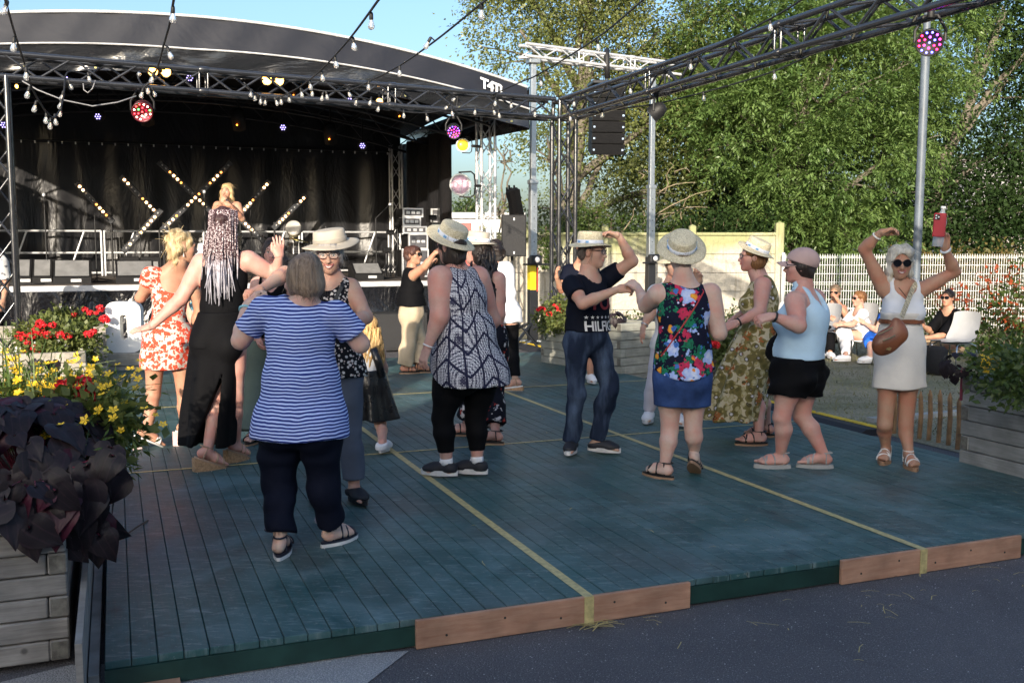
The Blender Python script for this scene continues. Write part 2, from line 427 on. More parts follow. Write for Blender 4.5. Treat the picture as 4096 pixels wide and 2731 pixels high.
for a in np.arange(SL+.3, SR, 1.2): rod('support_leg', D(a, SF+.5, 0), D(a, SF+.5, SZ-.1), .03, m_alu, stg)
# speaker cabinets and a step in front of the skirt
sub = thing('subwoofer', D(1.65, 12.1), 'black subwoofer cabinets standing under the stage lip behind the leather skirt girl', 'speaker')
m_sub = M('charcoal_cabinet', (.02, .02, .021), .55, bump=.2, bs=200)
for a0 in (.75, 1.8):
    c = MB(MD); c.cbox((a0+.5, 12.15, .33), (1.0, .55, .62), .012); o = c.build('cabinet', m_sub, sub)
    MB(MD).box((a0+.06, 11.862, .07), (a0+.94, 11.873, .59)).build('grille', M('speaker_grille', (.016, .016, .018), .6, bump=.5, bs=400), o)
fd = thing('roof_front_board', D(.5, 11.7), 'low aluminium framed step lying before the stage skirt', 'step')
MB(MD).box((-4.8, 12.0, .05), (.55, 12.35, .12)).box((-4.8, 12.0, .30), (.5, 12.05, .36)).build('tread', m_alu, fd)
for a in (-4.7, -3, -1.2, .4): rod('leg', D(a, 12.1, 0), D(a, 12.1, .05), .02, m_alu, fd)
fd.name = 'stage_step'
# backdrop with eyelets
def rz_(a): return 4.90 - .0265*(a+.9)**2
bk = thing('backdrop_curtain', D(-1, SB, SZ), 'tall black vinyl backdrop curtain behind the stage', 'curtain')
def backd(u, v):
    a = SL + (SR-SL)*u; z = SZ + (rz_(a)-.02-SZ)*v
    f = .05*math.sin(a*5.2 + .8*math.sin(a*1.7)) + .03*math.sin(a*11) + .05*math.sin(z*3+a*2)*(1-v) + .05*math.sin(a*3.1+z*4+2*math.sin(z*2.5+a))*max(0, 1-2.2*v)
    return (a, SB - .1 + f*(1-.6*v), z)
MB(MD).grid(backd, 200, 20).build('cloth', m_back, bk, True)
rowz = PB(600, 580, SB-.2).z
for k in range(42):
    a = SL + .12 + k*.24
    MB(MD).box((a-.012, SB-.235, rowz-.04 ), (a+.012, SB-.215, rowz+.02)).build('eyelet_strap', m_white, bk)
MB(MD).tube([(SL, SB-.22, rowz+.02), (SR-.2, SB-.22, rowz+.02)], .02, 8).build('hanging_bar', m_blackm, bk)
def sided(u, v):
    b = 14.3 + (SB-14.3)*u; z = SZ - .1 + 2.9*v; return (3.98 + .05*math.sin(b*8), b, z)
sc_ = tag(MB(MD).grid(sided, 60, 8).build('side_curtain', m_back, None, True), 'black side curtain closing the right wing of the stage', 'curtain')
def sidel(u, v):
    b = 12.9 + (SB-12.9)*u; z = .05 + 3.9*v; return (SL + .05*math.sin(b*8), b, z)
tag(MB(MD).grid(sidel, 60, 8).build('side_curtain', m_back, None, True), 'black side curtain closing the left wing of the stage', 'curtain')
# roof: arched canopy with fascia, valance and arch trusses
RF, RBK = 11.0, 18.2; A0 = -.9; HALF = 5.1
def rz(a): return 4.90 - .0265*(a-A0)**2
def arch(a0, a1, n): return [a0 + (a1-a0)*k/n for k in range(n+1)]
roof = thing('stage_roof', D(A0, 14), 'arched grey vinyl stage roof with shiny black valance', 'stage roof')
AL, AR = A0-HALF, A0+HALF
mb = MB(MD)
mb.grid(lambda u, v: (AL+(AR-AL)*u, RF + (RBK-RF)*v, rz(AL+(AR-AL)*u) + .15*math.sin(v*3.14)), 48, 10)
mb.grid(lambda u, v: (AL+(AR-AL)*u, RF + .03 + (RBK-RF-.06)*v, rz(AL+(AR-AL)*u) + .13*math.sin(v*3.14) - .04), 48, 10)
mb.build('canopy', M('canopy_cloth', (.012, .012, .015), .6), roof, True)
fz = lambda a: .46 - .022*abs(a-A0)                 # fascia depth
def fascia(u, v):
    a = AL+(AR-AL)*u; return (a, RF - .04 - .10*v + .012*math.sin(a*9+v*3), rz(a) + .035 - fz(a)*v)
MB(MD).grid(fascia, 96, 6).build('fascia', m_canopy, roof, True)
vz = lambda a: .36 - .012*abs(a-A0)
def valance(u, v):
    a = AL+(AR-AL)*u
    w = .045*math.sin(a*2.2+v*2)*v + .03*math.sin(a*6.1+v*4)*v + .012*math.sin(a*15)*v
    return (a, RF - .13 + w + .06*v, rz(a) + .03 - fz(a) - vz(a)*v)
MB(MD).grid(valance, 140, 10).build('valance', m_valance, roof, True)
MB(MD).tube([(a, RF-.05, rz(a)+.04) for a in arch(AL, AR, 40)], .022, 6).build('ridge_tube', m_alu, roof)
def seam(t): return (t, RF-.155, rz(t) + .03 - fz(t))
MB(MD).tube([seam(a) for a in arch(AL, AR, 60)], .012, 5).build('keder_seam', M('keder_white', (.55, .55, .56), .35), roof)
# end panel of the roof on the right
ep = MB(MD)
ep.grid(lambda u, v: (AR + .02, RF - .1 + (RBK-RF)*u, rz(AR) + .03 - v*(.66 - .2*u)), 10, 4)
ep.build('end_flap', m_valance, roof, True)
gl = MB(MD)
for a in arch(AL+.4, AR-.3, 11):
    gl.tube([(a, RF-.14, rz(a)-fz(a)-vz(a)+.06), (a, RF-.15, rz(a)-fz(a)-vz(a)+.06)], .016, 10)
gl.build('grommet', M('brass', (.7, .6, .25), .3, metal=1), roof)
def truss_between(name, pts, h, r, mat, parent, step=.4, nchord=2, up=Vector((0, 0, 1))):
    """ladder truss following a list of points: two chords and zigzag braces, every brace its own piece"""
    top = [Vector(p) for p in pts]; bot = [p - up*h for p in top]
    MB().tube(top, r, 8).build('chord', mat, parent, True); MB().tube(bot, r, 8).build('chord', mat, parent, True)
    L = [0]
    for a, b in zip(top, top[1:]): L.append(L[-1] + (b-a).length)
    def at(arr, s):
        for k in range(len(L)-1):
            if s <= L[k+1] + 1e-9:
                t = (s-L[k])/max(1e-9, L[k+1]-L[k]); return arr[k].lerp(arr[k+1], t)
        return arr[-1]
    n = max(2, int(L[-1]/step)); 
    for k in range(n):
        s0, s1 = L[-1]*k/n, L[-1]*(k+1)/n
        p, q = (at(top, s0), at(bot, s1)) if k % 2 else (at(bot, s0), at(top, s1))
        rod('brace', p, q, r*.5, mat, parent, 6)
m_archm = M('dull_grey_steel', (.07, .07, .075), .4, metal=.5)
for b in (12.2, 13.9, 15.6, 17.3):
    t = thing('arch_truss', D(A0, b, 4.2), 'dark arched roof truss under the canopy, %s' % {12.2: 'nearest the roof front', 13.9: 'second from the roof front', 15.6: 'third from the roof front', 17.3: 'over the backdrop'}[b], 'truss', 'arched trusses under the stage roof')
    truss_between('a', [D(a, b, rz(a) - .16 - (.0 if b < 13 else .04)) for a in arch(AL+.15, AR-.15, 24)], .32, .025, m_archm, t, .34)
pu = thing('roof_purlin', D(A0, 15, 4.4), 'straight grey purlin tubes running front to back under the canopy', 'purlin')
for a in (-4.6, -2.8, -.9, 1.0, 2.8): rod('tube', D(a, RF+.1, rz(a)-.12), D(a, RBK-.2, rz(a)-.12), .03, m_archm, pu)
MB(MD).tube([(AR-.12, RF+.15, rz(AR)-.3), (AR-.12, RBK-.2, rz(AR)-.3)], .045, 8).build('eave_tube', m_archm, pu)
MB(MD).tube([(AL+.12, RF+.15, rz(AL)-.3), (AL+.12, RBK-.2, rz(AL)-.3)], .045, 8).build('eave_tube', m_archm, pu)
# white lettering on the fascia's right end
lg = []
def logo():
    fc = bpy.data.curves.new('logo', 'FONT'); fc.body = 'T4Ti'; fc.size = .215; fc.extrude = .002; fc.offset = .007; fc.space_character = .84
    o = bpy.data.objects.new('tmp', fc); col.objects.link(o); dg = bpy.context.evaluated_depsgraph_get()
    me = bpy.data.meshes.new_from_object(o.evaluated_get(dg)); bpy.data.objects.remove(o)
    me.materials.clear(); me.materials.append(M('white_print', (.95, .95, .95), .4, emit=None, var=.02))
    p0 = PB(1922, 349, RF-.16); a0 = inD(p0)[0]
    for v in me.vertices:
        x, y, z = v.co; a = a0 + x; v.co = MD @ Vector((a, RF - .165 + z, p0.z + (rz(a)-rz(a0))*1.25 + y))
    return me
lo = link('roof_lettering', logo(), roof)
# corner towers of the stage
def tower(name, base, h, w, r, mat, label, cat, group=None, step=.35, tri=False, ang=TH, base_plate=True):
    t = thing(name, base, label, cat, group); base = Vector(base)
    R = Matrix.Rotation(ang, 3, 'Z'); cs = [(-1, -1), (1, -1), (1, 1), (-1, 1)]
    if tri: cs = [(-1, -.58), (1, -.58), (0, 1.15)]
    C = [base + R @ Vector((x*w/2, y*w/2, 0)) for x, y in cs]
    for c in C: rod('chord', c + Vector((0, 0, .02)), c + Vector((0, 0, h)), r, mat, t)
    n = int(h/step)
    for k in range(n):
        for j in range(len(C)):
            p, q = C[j], C[(j+1) % len(C)]
            if (k+j) % 2: p, q = q, p
            rod('brace', p + Vector((0, 0, .05+(h-.1)*k/n)), q + Vector((0, 0, .05+(h-.1)*(k+1)/n)), r*.45, mat, t, 6)
    if base_plate: MB(Matrix.Translation(base) @ Matrix.Rotation(ang, 4, 'Z')).cbox((0, 0, .015), (w*1.6, w*1.6, .03), .005).build('base_plate', mat, t)
    return t
tower('stage_tower', D(4.1, 12.6), 3.95, .25, .026, m_alu, 'silver truss tower at the front right of the stage carrying two lamps', 'truss tower', 'silver truss towers')
tower('stage_tower', D(3.78, 17.45, SZ), 2.75, .22, .022, m_alu, 'silver truss tower at the back right of the stage beside the backdrop', 'truss tower', 'silver truss towers')
tower('stage_tower', D(-5.9, 12.6), 3.95, .25, .026, m_alu, 'silver truss tower at the front left stage corner', 'truss tower', 'silver truss towers')
for (u, b, dsc) in ((1715, 16.4, 'left'), (1793, 14.9, 'right')):
    a, bb, _ = inD(PB(u, 700, b)); o = thing('stage_post', D(a, bb, SZ), 'slim galvanised post in the right stage wing, %s of the two' % dsc, 'post', 'posts in the stage wing')
    rod('tube', D(a, bb, SZ), D(a, bb, 3.95), .035, m_galv, o); rod('foot', D(a, bb, SZ), D(a, bb, SZ+.015), .09, m_galv, o)
# aluminium back rails
def rail(a0, a1, b, label):
    t = thing('guard_rail', D(a0, b, SZ), label, 'railing', 'guard rails along the stage back')
    for z in (.03, .42, .84): rod('rail', D(a0, b, SZ+z+.03), D(a1, b, SZ+z+.03), .022, m_alu, t)
    for a in (a0, a1): rod('upright', D(a, b, SZ), D(a, b, SZ+.88), .022, m_alu, t)
    rod('stay', D(a0+.25, b, SZ+.05), D(a0+.55, b, SZ+.87), .02, m_alu, t)
    rod('stay', D(a1-.6, b, SZ+.05), D(a1-.3, b, SZ+.87), .02, m_alu, t)
names = ['far left', 'second from the left', 'third from the left', 'third from the right', 'rightmost']
for k in range(5): rail(-6.0 + k*1.92, -6.0 + k*1.92 + 1.86, 17.2, 'silver guard rail before the backdrop, %s' % names[k])

for k, (a0, b0, a1, b1, dsc) in enumerate(((-4.2, 12.9, -1.6, 13.4, 'left of the middle'), (-1.2, 13.0, 1.2, 12.95, 'behind the dancers'), (1.4, 12.95, 3.4, 13.6, 'at the right end'), (-5.6, 12.95, -3.0, 12.85, 'at the left end'))):
    rg = random.Random(k+60); pts = [D(a0+(a1-a0)*t, b0+(b1-b0)*t + .12*math.sin(t*9+k) + rg.gauss(0, .04), SZ+.012 + .01*rg.random()) for t in np.linspace(0, 1, 16)]
    t = thing('stage_cable', pts[0], 'loose black cable snaking along the stage lip, %s' % dsc, 'cable', 'cables on the stage floor'); MB().tube(pts, .011, 6).build('lead', m_dark, t, True)
# ------------------------------------------------------------------ black truss frame over the dance floor
TC = Vector((.74, 14.6, 3.66)); TL = Vector((-6.15, 11.65, 3.80)); TN = TC + Vector((2.95, -8.0, .0))
def box_truss(name, p, q, w, r, mat, label, group=None, step=.36, ends=True, cuts=3, up=Vector((0, 0, 1))):
    p, q = Vector(p), Vector(q); d = (q-p).normalized(); side = d.cross(up).normalized(); u2 = side.cross(d)
    t = thing(name, p, label, 'truss', group)
    offs = [(-side - u2)*w/2, (side - u2)*w/2, (side + u2)*w/2, (-side + u2)*w/2]
    for o in offs: rod('chord', p+o, q+o, r, mat, t)
    L = (q-p).length; n = int(L/step)
    for k in range(n):
        for j in range(4):
            A, B = offs[j], offs[(j+1) % 4]
            if (k + (j % 2)) % 2: A, B = B, A
            rod('brace', p + d*(L*k/n) + A, p + d*(L*(k+1)/n) + B, r*.48, mat, t, 6)
    for s in [L*k/cuts for k in range(1, cuts)]:
        for j in range(4):
            for e in (-.05, .05): rod('brace', p + d*(s+e) + offs[j], p + d*(s+e) + offs[(j+1) % 4], r*.42, mat, t, 6)
            rod('coupler', p + d*(s-.05) + offs[j], p + d*(s+.05) + offs[j], r*1.3, mat, t)
    return t
m_trb = M('black_powder_coat', (.022, .023, .027), .22, var=.1, spec=1.0)
GR = 'black box trusses framing the dance floor'
d1 = (TL-TC).normalized(); d2 = (TN-TC).normalized()
box_truss('black_truss', TC + d1*.2, TC + d1*((TL-TC).length+2.2), .255, .031, m_trb, 'long black box truss across the picture before the stage', GR, .36, cuts=4)
box_truss('black_truss', TC + d2*.2, TC + d2*13, .255, .031, m_trb, 'black box truss running towards the camera at upper right', GR, .36, cuts=5)
cube = thing('corner_block', TC - Vector((0, 0, .15)), 'black corner block where two trusses meet on the tower', 'corner block')
ang = math.atan2(d2.x, -d2.y)
for sx in (-1, 1):
    for sy in (-1, 1):
        c = TC + Matrix.Rotation(TH, 3, 'Z') @ Vector((sx*.116, sy*.116, 0))
        rod('upright', c - Vector((0, 0, .14)), c + Vector((0, 0, .14)), .026, m_trb, cube)
for sz in (-.116, .116):
    for sx in (-1, 1):
        a = Matrix.Rotation(TH, 3, 'Z')
        rod('bar', TC + a @ Vector((sx*.116, -.116, sz)), TC + a @ Vector((sx*.116, .116, sz)), .026, m_trb, cube)
        rod('bar', TC + a @ Vector((-.116, sx*.116, sz)), TC + a @ Vector((.116, sx*.116, sz)), .026, m_trb, cube)
tower('black_tower', (TC.x, TC.y, 0), TC.z-.14, .255, .031, m_trb, 'black truss tower standing behind the grey flower box at the deck corner', 'truss tower', 'black truss towers', .36)
def on_line(p, q, u):                                  # point of line p-q seen at picture column u
    p, q = Vector(p), Vector(q); lo, hi = 0., 1.
    f = lambda s: CX + FPX*(p.lerp(q, s).x)/(p.lerp(q, s).y*CP + (CAMZ-p.lerp(q, s).z)*SP)
    for _ in range(40):
        m_ = (lo+hi)/2
        if (f(m_) < u) == (f(1) > f(0)): lo = m_
        else: hi = m_
    return p.lerp(q, (lo+hi)/2)
tl = on_line(TC, TC + d1*12, -24)
tower('black_tower', (tl.x, tl.y, 0), TL.z-.13, .255, .031, m_trb, 'black truss tower cut by the left picture edge', 'truss tower', 'black truss towers', .36)
# pole at right
pole_base = G(3672, 1500, 0); pole_base = P(3672, 1000, 13.5); 
po = thing('lamp_pole', (pole_base.x, 13.5, 0), 'tall galvanised tubular pole behind the woman with raised arms', 'pole')
ptop = P(3704, 190, 13.5)
m_pole = M('painted_pole', (.11, .135, .165), .5, var=.15)
rod('shaft', (pole_base.x-.02, 13.5, 0), (ptop.x, 13.5, 4.4), .055, m_pole, po, 16); rod('shaft', (ptop.x, 13.5, 4.4), (ptop.x+.01, 13.5, 6.2), .045, m_pole, po, 16)
rod('base_plate', (pole_base.x-.02, 13.5, 0), (pole_base.x-.02, 13.5, .02), .15, m_galv, po, 16)
mh = MB(Matrix.Translation((ptop.x, 13.5, 6.2))); mh.lathe([(0, .18), (.14, .15), (.2, .05), (.16, 0), (.05, -.03)], 16); mh.build('lantern_head', m_galv, po, True)
# ------------------------------------------------------------------ lamps
def led_mat(name, colr, s):
    return M(name, colr, .4, emit=colr, es=s, var=0)
def par_can(name, top, aim, r, label, leds, seed, group='round stage lamps on the black trusses', rim=m_dark):
    """short round lamp hung by a bracket from 'top', its lens facing along aim"""
    rg = random.Random(seed); top = Vector(top); aim = Vector(aim).normalized()
    c = top - Vector((0, 0, r*2.0)); t = thing(name, top, label, 'stage lamp', group)
    Q = aim.to_track_quat('Z', 'Y').to_matrix().to_4x4(); T = Matrix.Translation(c) @ Q
    MB(T).lathe([(0, -r*1.35), (r*.55, -r*1.3), (r*.8, -r*.9), (r*.98, -r*.5), (r, r*.5), (r*1.05, r*.52), (r*1.05, r*.62), (r*.92, r*.62), (r*.9, r*.5)], 24).build('housing', rim, t, True)
    side = aim.cross(Vector((0, 0, 1))).normalized()
    for s in (-1, 1):
        MB().tube([c + side*s*r*1.12, c + side*s*r*1.12 + Vector((0, 0, r*.9)), top + side*s*r*.5, top], .012, 6).build('bracket', m_dark, t)
    rod('clamp', top - Vector((0, 0, .03)), top + Vector((0, 0, .06)), .03, m_dark, t)
    ln = MB(T).lathe([(0, r*.45), (r*.9, r*.45)], 24).build('lens', M('lamp_glass_dark', (.03, .02, .05), .1), t)
    me = {}
    k = 0
    for ring, nn in ((0, 1), (.42, 6), (.78, 12)):
        for j in range(nn):
            th = 6.283*j/nn + ring
            cc = leds[rg.randrange(len(leds))]
            key = 'led_%.2f_%.2f_%.2f' % cc[:3]
            mm = led_mat(key, cc[:3], cc[3])
            MB(T).lathe([(r*.105, r*.455), (r*.085, r*.52), (0, r*.545)], 8, Matrix.Translation((r*ring*math.cos(th), r*ring*math.sin(th), 0))).build('diode', mm, t, True)
    return t
TLx = TC + d1*((TL-TC).length+2.2); TNx = TC + d2*13
dn = Vector((0, 0, -.16))
q = on_line(TC, TLx, 566) + dn; par_can('stage_lamp', q, (.25, -1, -.45), .118, 'round lamp glowing red and green under the left of the front truss', [(1, .02, .03, 7), (1, .05, .05, 4), (.05, 1, .1, 6), (1, .5, .4, 8), (1, 0, .02, 3)], 1, rim=M('red_housing', (.12, .012, .02), .35))
q = on_line(TC, TLx, 1816) + dn; par_can('stage_lamp', q + Vector((0, -.1, -.05)), (.1, -1, -.5), .095, 'round lamp glowing purple above the yellow spotlight', [(.7, .02, .5, 5), (.15, .08, 1, 5), (1, .05, .2, 4), (.4, .1, 1, 5)], 2)
q = on_line(TC, TNx, 3700); par_can('stage_lamp', q + dn + Vector((.05, 0, .02)), (-.45, -1, -.35), .098, 'round lamp glowing pink and blue at the top of the tall pole', [(1, .03, .3, 6), (.1, .1, 1, 6), (.6, .05, 1, 6), (1, .02, .1, 5)], 3)
q = on_line(TC, TNx, 2625); par_can('stage_lamp', q + dn, (-.75, .3, -.55), .095, 'round black lamp turned away below the right truss', [(.25, .02, .02, .6), (.02, .02, .02, 0)], 4)
# yellow and pink floods on the front right tower
def flood(u, v, r, b, glass, label, em, tri):
    c = PB(u, v, b); T = Matrix.Translation(c) @ Matrix.Rotation(TH*.4, 4, 'Z') @ Matrix.Rotation(rad(90), 4, 'X')
    t = thing('flood_lamp', c - Vector((0, 0, r)), label, 'flood lamp', 'flood lamps on the silver tower')
    MB(T).lathe([(0, -r*.75), (r*.5, -r*.7), (r*.8, -r*.35), (r, 0), (r*1.02, r*.1), (r*.86, r*.12), (r*.84, r*.02)], 28).build('housing', m_white, t, True)
    gm = M('glass_' + label[:6].strip(), glass, .25, emit=glass, es=em, var=.3, vs=14)
    ln = MB(T).lathe([(0, r*.2), (r*.4, r*.17), (r*.84, r*.05)], 28).build('lens', gm, t, True)
    if tri:
        for k in range(3):
            th = 2.09*k + .5
            MB(T).tube([(0, 0, r*.2), (r*.42*math.cos(th), r*.42*math.sin(th), r*.175), (r*.83*math.cos(th), r*.83*math.sin(th), r*.06)], r*.03, 6).build('lens_rib', m_white, ln)
    X = lambda x, z, y=0: T @ Vector((x*r, z*r, y*r))
    MB().tube([X(-.15, 1.12), X(1.0, 1.2), X(1.3, .95), X(1.4, .0), X(1.3, -.9), X(1.0, -1.15), X(-.1, -1.1)], r*.075, 8).build('yoke', m_dark, t, True)
    rod('clamp', X(1.4, -.1), D(4.0, 12.52, c.z), .025, m_dark, t)
    rod('pivot', X(0, .98), X(-.05, 1.16), r*.07, m_dark, t); rod('pivot', X(0, -.98), X(-.05, -1.14), r*.07, m_dark, t)
flood(1851, 581, .115, 12.35, (.95, .62, .04), 'yellow glass flood lamp in a white rim on the silver tower', .35, False)
flood(1841, 739, .185, 12.35, (.80, .52, .62), 'larger pink glass flood lamp in a white rim on the silver tower', .12, True)
# warm blinders and small led lamps under the canopy
def blinder(u, v, b, n, label, r=.062, cc=(1, .46, .08), s=7):
    c = PB(u, v, b); t = thing('blinder_lamp', c, label, 'stage lamp', 'warm lamps under the canopy')
    for k in range(n):
        T = Matrix.Translation(c + E1*(k*.15)) @ Matrix.Rotation(rad(100), 4, 'X')
        h = MB(T).lathe([(0, -.12), (r*.7, -.11), (r*1.25, .02), (r*1.1, .03), (r, .0)], 16).build('reflector', m_dark, t, True)
        MB(T).lathe([(r*.98, .005), (r*.5, .03), (0, .04)], 16).build('bulb', led_mat('warm_lamp', cc, s), h, True)
    top = c + Vector((0, 0, .12)); rod('hanger', c + E1*(.1*(n-1)), top + E1*(.1*(n-1)), .014, m_dark, t)
    rod('yoke', c - E1*.06, c + E1*(.15*(n-1)+.06), .012, m_dark, t)
blinder(612, 285, 9.1, 2, 'pair of warm lit lamps above the red stage lamp')
blinder(1068, 320, 9.1, 2, 'pair of warm lit lamps in the middle of the front truss')
blinder(1518, 408, 9.2, 1, 'single warm lit lamp right of the middle under the canopy', .045, s=5)
blinder(68, 346, 13.0, 1, 'small amber lamp deep under the canopy at far left', .03, (1, .2, .02), 3)
for k, (u, v, dsc) in enumerate(((393, 466, 'below the red stage lamp on the left'), (1133, 510, 'above the singer'), (1400, 404, 'behind the front truss'), (1450, 583, 'near the backdrop top at right'), (760, 312, 'between the two warm lamp pairs'), (266, 320, 'over the dangling bulbs at left'), (16, 500, 'at the far left edge'))):
    c = PB(u, v, 15.2 if v > 450 else 13.2); t = thing('led_lamp', c, 'small dark lamp with violet-white diodes %s' % dsc, 'stage lamp', 'violet led lamps under the canopy')
    T = Matrix.Translation(c) @ Matrix.Rotation(rad(105), 4, 'X')
    MB(T).lathe([(0, -.16), (.08, -.15), (.1, -.02), (.1, .02), (.09, .02)], 16).build('housing', m_dark, t, True)
    for j in range(7):
        th = 6.283*j/6; rr = 0 if j == 6 else .042
        MB(T).lathe([(.012, .0), (.011, .02), (0, .024)], 8, Matrix.Translation((rr*math.cos(th), rr*math.sin(th), 0))).build('diode', led_mat('violet_led', (.42, .34, 1), 3), t, True)
    rod('hanger', c, c + Vector((0, 0, .5)), .012, m_dark, t)
for k, (u, v, dsc) in enumerate(((588, 480, 'below the red lamp'), (956, 500, 'upper middle of the backdrop'), (1322, 556, 'right of the middle near the backdrop top'), (1180, 382, 'behind the front truss'), (1601, 465, 'at right under the canopy'))):
    c = PB(u, v, 15.4); t = thing('spot_lamp', c, 'black moving spot with a tiny amber light, %s' % dsc, 'stage lamp', 'spots under the canopy')
    MB(Matrix.Translation(c + Vector((0, 0, .03))) @ Matrix.Rotation(.4, 4, 'X')).lathe([(0, .28), (.1, .26), (.13, .1), (.12, -.12), (.0, -.16)], 14).build('head', m_dark, t, True)
    MB(Matrix.Translation(c + Vector((0, -.14, -.02)))).lathe([(0, -.018), (.018, 0), (0, .018)], 8).build('indicator', led_mat('amber_led', (1, .25, .02), 6), t)
    rod('hanger', c + Vector((0, 0, .28)), c + Vector((0, 0, .7)), .02, m_dark, t)
# ------------------------------------------------------------------ led pixel bars crossing before the backdrop
def led_bar(p0, p1, b, lit, label):
    p, q = PB(*p0, b), PB(*p1, b); d = q-p; n = len(lit)
    t = thing('led_bar', p.lerp(q, .5) - Vector((0, 0, d.length/2*.6)), label, 'led bar', 'crossed led bars on the stage')
    x = d.normalized(); y = E2; zz = x.cross(y)
    R = Matrix((x, y, zz)).transposed().to_4x4(); T = Matrix.Translation(p) @ R
    L = d.length
    MB(T).cbox((L/2, .03, 0), (L+.1, .05, .11), .012).build('body', M('led_bar_grey', (.05, .052, .058), .4), t)
    for k, s in enumerate(lit):
        xx = L*(k+.5)/n
        mm = led_mat('warm_pixel', (1, .56, .24), 6) if s == 2 else led_mat('amber_pixel', (1, .35, .06), 3) if s == 1 else M('pixel_off', (.5, .52, .55), .2)
        rr = .026 if s == 2 else .021
        MB(T @ Matrix.Translation((xx, 0, 0)) @ Matrix.Rotation(rad(90), 4, 'X')).lathe([(rr, -.006), (rr*.8, .012), (0, .022)], 10).build('pixel', mm, t, True)
    lo = p if p.z < q.z else q
    rod('stand', D(*inD(lo)[:2], SZ) + E2*.08, Vector((lo.x, lo.y, lo.z)) + E2*.08 + Vector((0, 0, .1)), .02, m_dark, t)
led_bar((312, 739), (445, 882), 16.4, [2, 2, 0, 0, 0, 1, 2, 2, 1, 0], 'leftmost led bar leaning to the right')
led_bar((490, 712), (636, 862), 16.4, [2, 2, 0, 0, 0, 1, 2, 2, 2, 0], 'second led bar from the left, leaning to the right')
led_bar((642, 653), (850, 850), 16.5, [0, 0, 1, 2, 2, 1, 0, 0, 0, 2, 2, 2, 0, 0], 'long led bar of the middle cross, falling to the right')
led_bar((921, 654), (654, 915), 16.3, [0, 0, 1, 2, 2, 1, 0, 0, 1, 2, 2, 2, 0, 0, 1, 2, 2, 0], 'long led bar of the middle cross, falling to the left')
led_bar((640, 845), (499, 1000), 16.2, [0, 2, 2, 2, 2, 2, 0, 0, 2, 0], 'sunlit low led bar left of the middle cross')
led_bar((1073, 732), (962, 857), 16.4, [2, 2, 0, 0, 0, 1, 2, 2, 2, 0], 'led bar rising right of the singer')
led_bar((1221, 787), (1100, 908), 16.4, [2, 2, 0, 0, 0, 1, 2, 2, 2, 0], 'rightmost led bar above the grey haired dancer')
led_bar((951, 866), (1050, 960), 16.2, [0, 0, 2, 2, 2, 0, 0, 0], 'short led bar falling right behind the singer')
# ------------------------------------------------------------------ monitors, mics, cases
m_mon = M('monitor_grille', (.20, .20, .20), .6, bump=.3, bs=300); m_cab = M('black_cabinet', (.011, .011, .012), .6, bump=.2, bs=250, spec=.2)
def wedge(u0, u1, v0, v1, b, label):
    p, q = PB(u0, v1, b), PB(u1, v1, b); a0, a1 = inD(p)[0], inD(q)[0]; h = PB((u0+u1)/2, v0, b+.25).z - SZ
    t = thing('monitor_wedge', D((a0+a1)/2, b, SZ), label, 'monitor', 'floor monitors along the stage lip')
    MB(MD).extr([(a0, b, SZ), (a0, b+.55, SZ), (a0, b+.55, SZ+h*.75), (a0, b+.32, SZ+h), (a0, b, SZ+.1)], (a1-a0, 0, 0)).build('cabinet', m_cab, t)
    s = Vector((0, .32, h-.1)).normalized(); n = Vector((0, -s.z, s.y))
    A = Vector((a0+.03, b, SZ+.1)) + n*.004; 
    g = MB(MD); L = math.hypot(.32, h-.1)
    g.extr([A + s*.03, A + s*.03 + Vector((a1-a0-.06, 0, 0)), A + s*(L-.03) + Vector((a1-a0-.06, 0, 0)), A + s*(L-.03)], n*.006); g.build('grille', m_mon, t)
    MB(MD).box(((a0+a1)/2-.02, b-.004, SZ+.03), ((a0+a1)/2+.13, b-.001, SZ+.075)).build('socket_plate', m_alu, t)
wedge(43, 125, 1036, 1108, 13.3, 'dark floor monitor at the far left of the stage')
wedge(128, 208, 1036, 1108, 13.3, 'dark floor monitor second from the left on the stage')
wedge(212, 365, 1039, 1122, 13.0, 'grey grilled floor monitor left of the red dress woman')
wedge(464, 618, 1042, 1122, 13.0, 'grey grilled floor monitor behind the blonde woman')
wedge(1420, 1535, 1052, 1116, 13.0, 'grey grilled floor monitor right of the straw-hatted laughing woman')
t = thing('amplifier', PB(560, 1050, 14.2), 'small black amplifier behind the floor monitor near the blonde woman', 'amplifier')
a = inD(PB(560, 1045, 14.2))[0]
for k in (-1, 1):
    MB(MD).cbox((a + k*.165, 14.4, SZ+.2), (.32, .3, .4), .01).build('cabinet', m_cab, t)
MB(MD).box((a+.03, 14.243, SZ+.22), (a+.29, 14.247, SZ+.32)).build('grille', m_mon, t)
def mic_stand(u, vtop, b, label, boom=True, mic=True):
    p = PB(u, vtop, b); a = inD(p)[0]; t = thing('mic_stand', D(a, b, SZ), label, 'microphone stand', 'microphone stands on the stage')
    rod('shaft', D(a, b, SZ), (p.x, p.y, p.z-.1), .011, m_dark, t)
    for k in range(3): rod('leg', D(a, b, SZ+.06), D(a+.25*math.cos(2.1*k+.3), b+.25*math.sin(2.1*k+.3), SZ+.01), .01, m_dark, t)
    hd = p + E1*(.16 if boom else 0) + Vector((0, 0, .05 if boom else 0))
    rod('boom', (p.x, p.y, p.z-.1), hd, .008, m_dark, t)
    if mic:
        dd = (hd - Vector((p.x, p.y, p.z-.1))).normalized(); T = Matrix.Translation(hd) @ dd.to_track_quat('Z', 'Y').to_matrix().to_4x4()
        m_ = MB(T).lathe([(.011, 0), (.015, .11), (.0, .112)], 10).build('microphone', m_dark, t, True)
        MB(T).lathe([(.015, .11), (.027, .125), (.028, .145), (.018, .165), (0, .172)], 12).build('mesh_head', m_alu, m_, True)
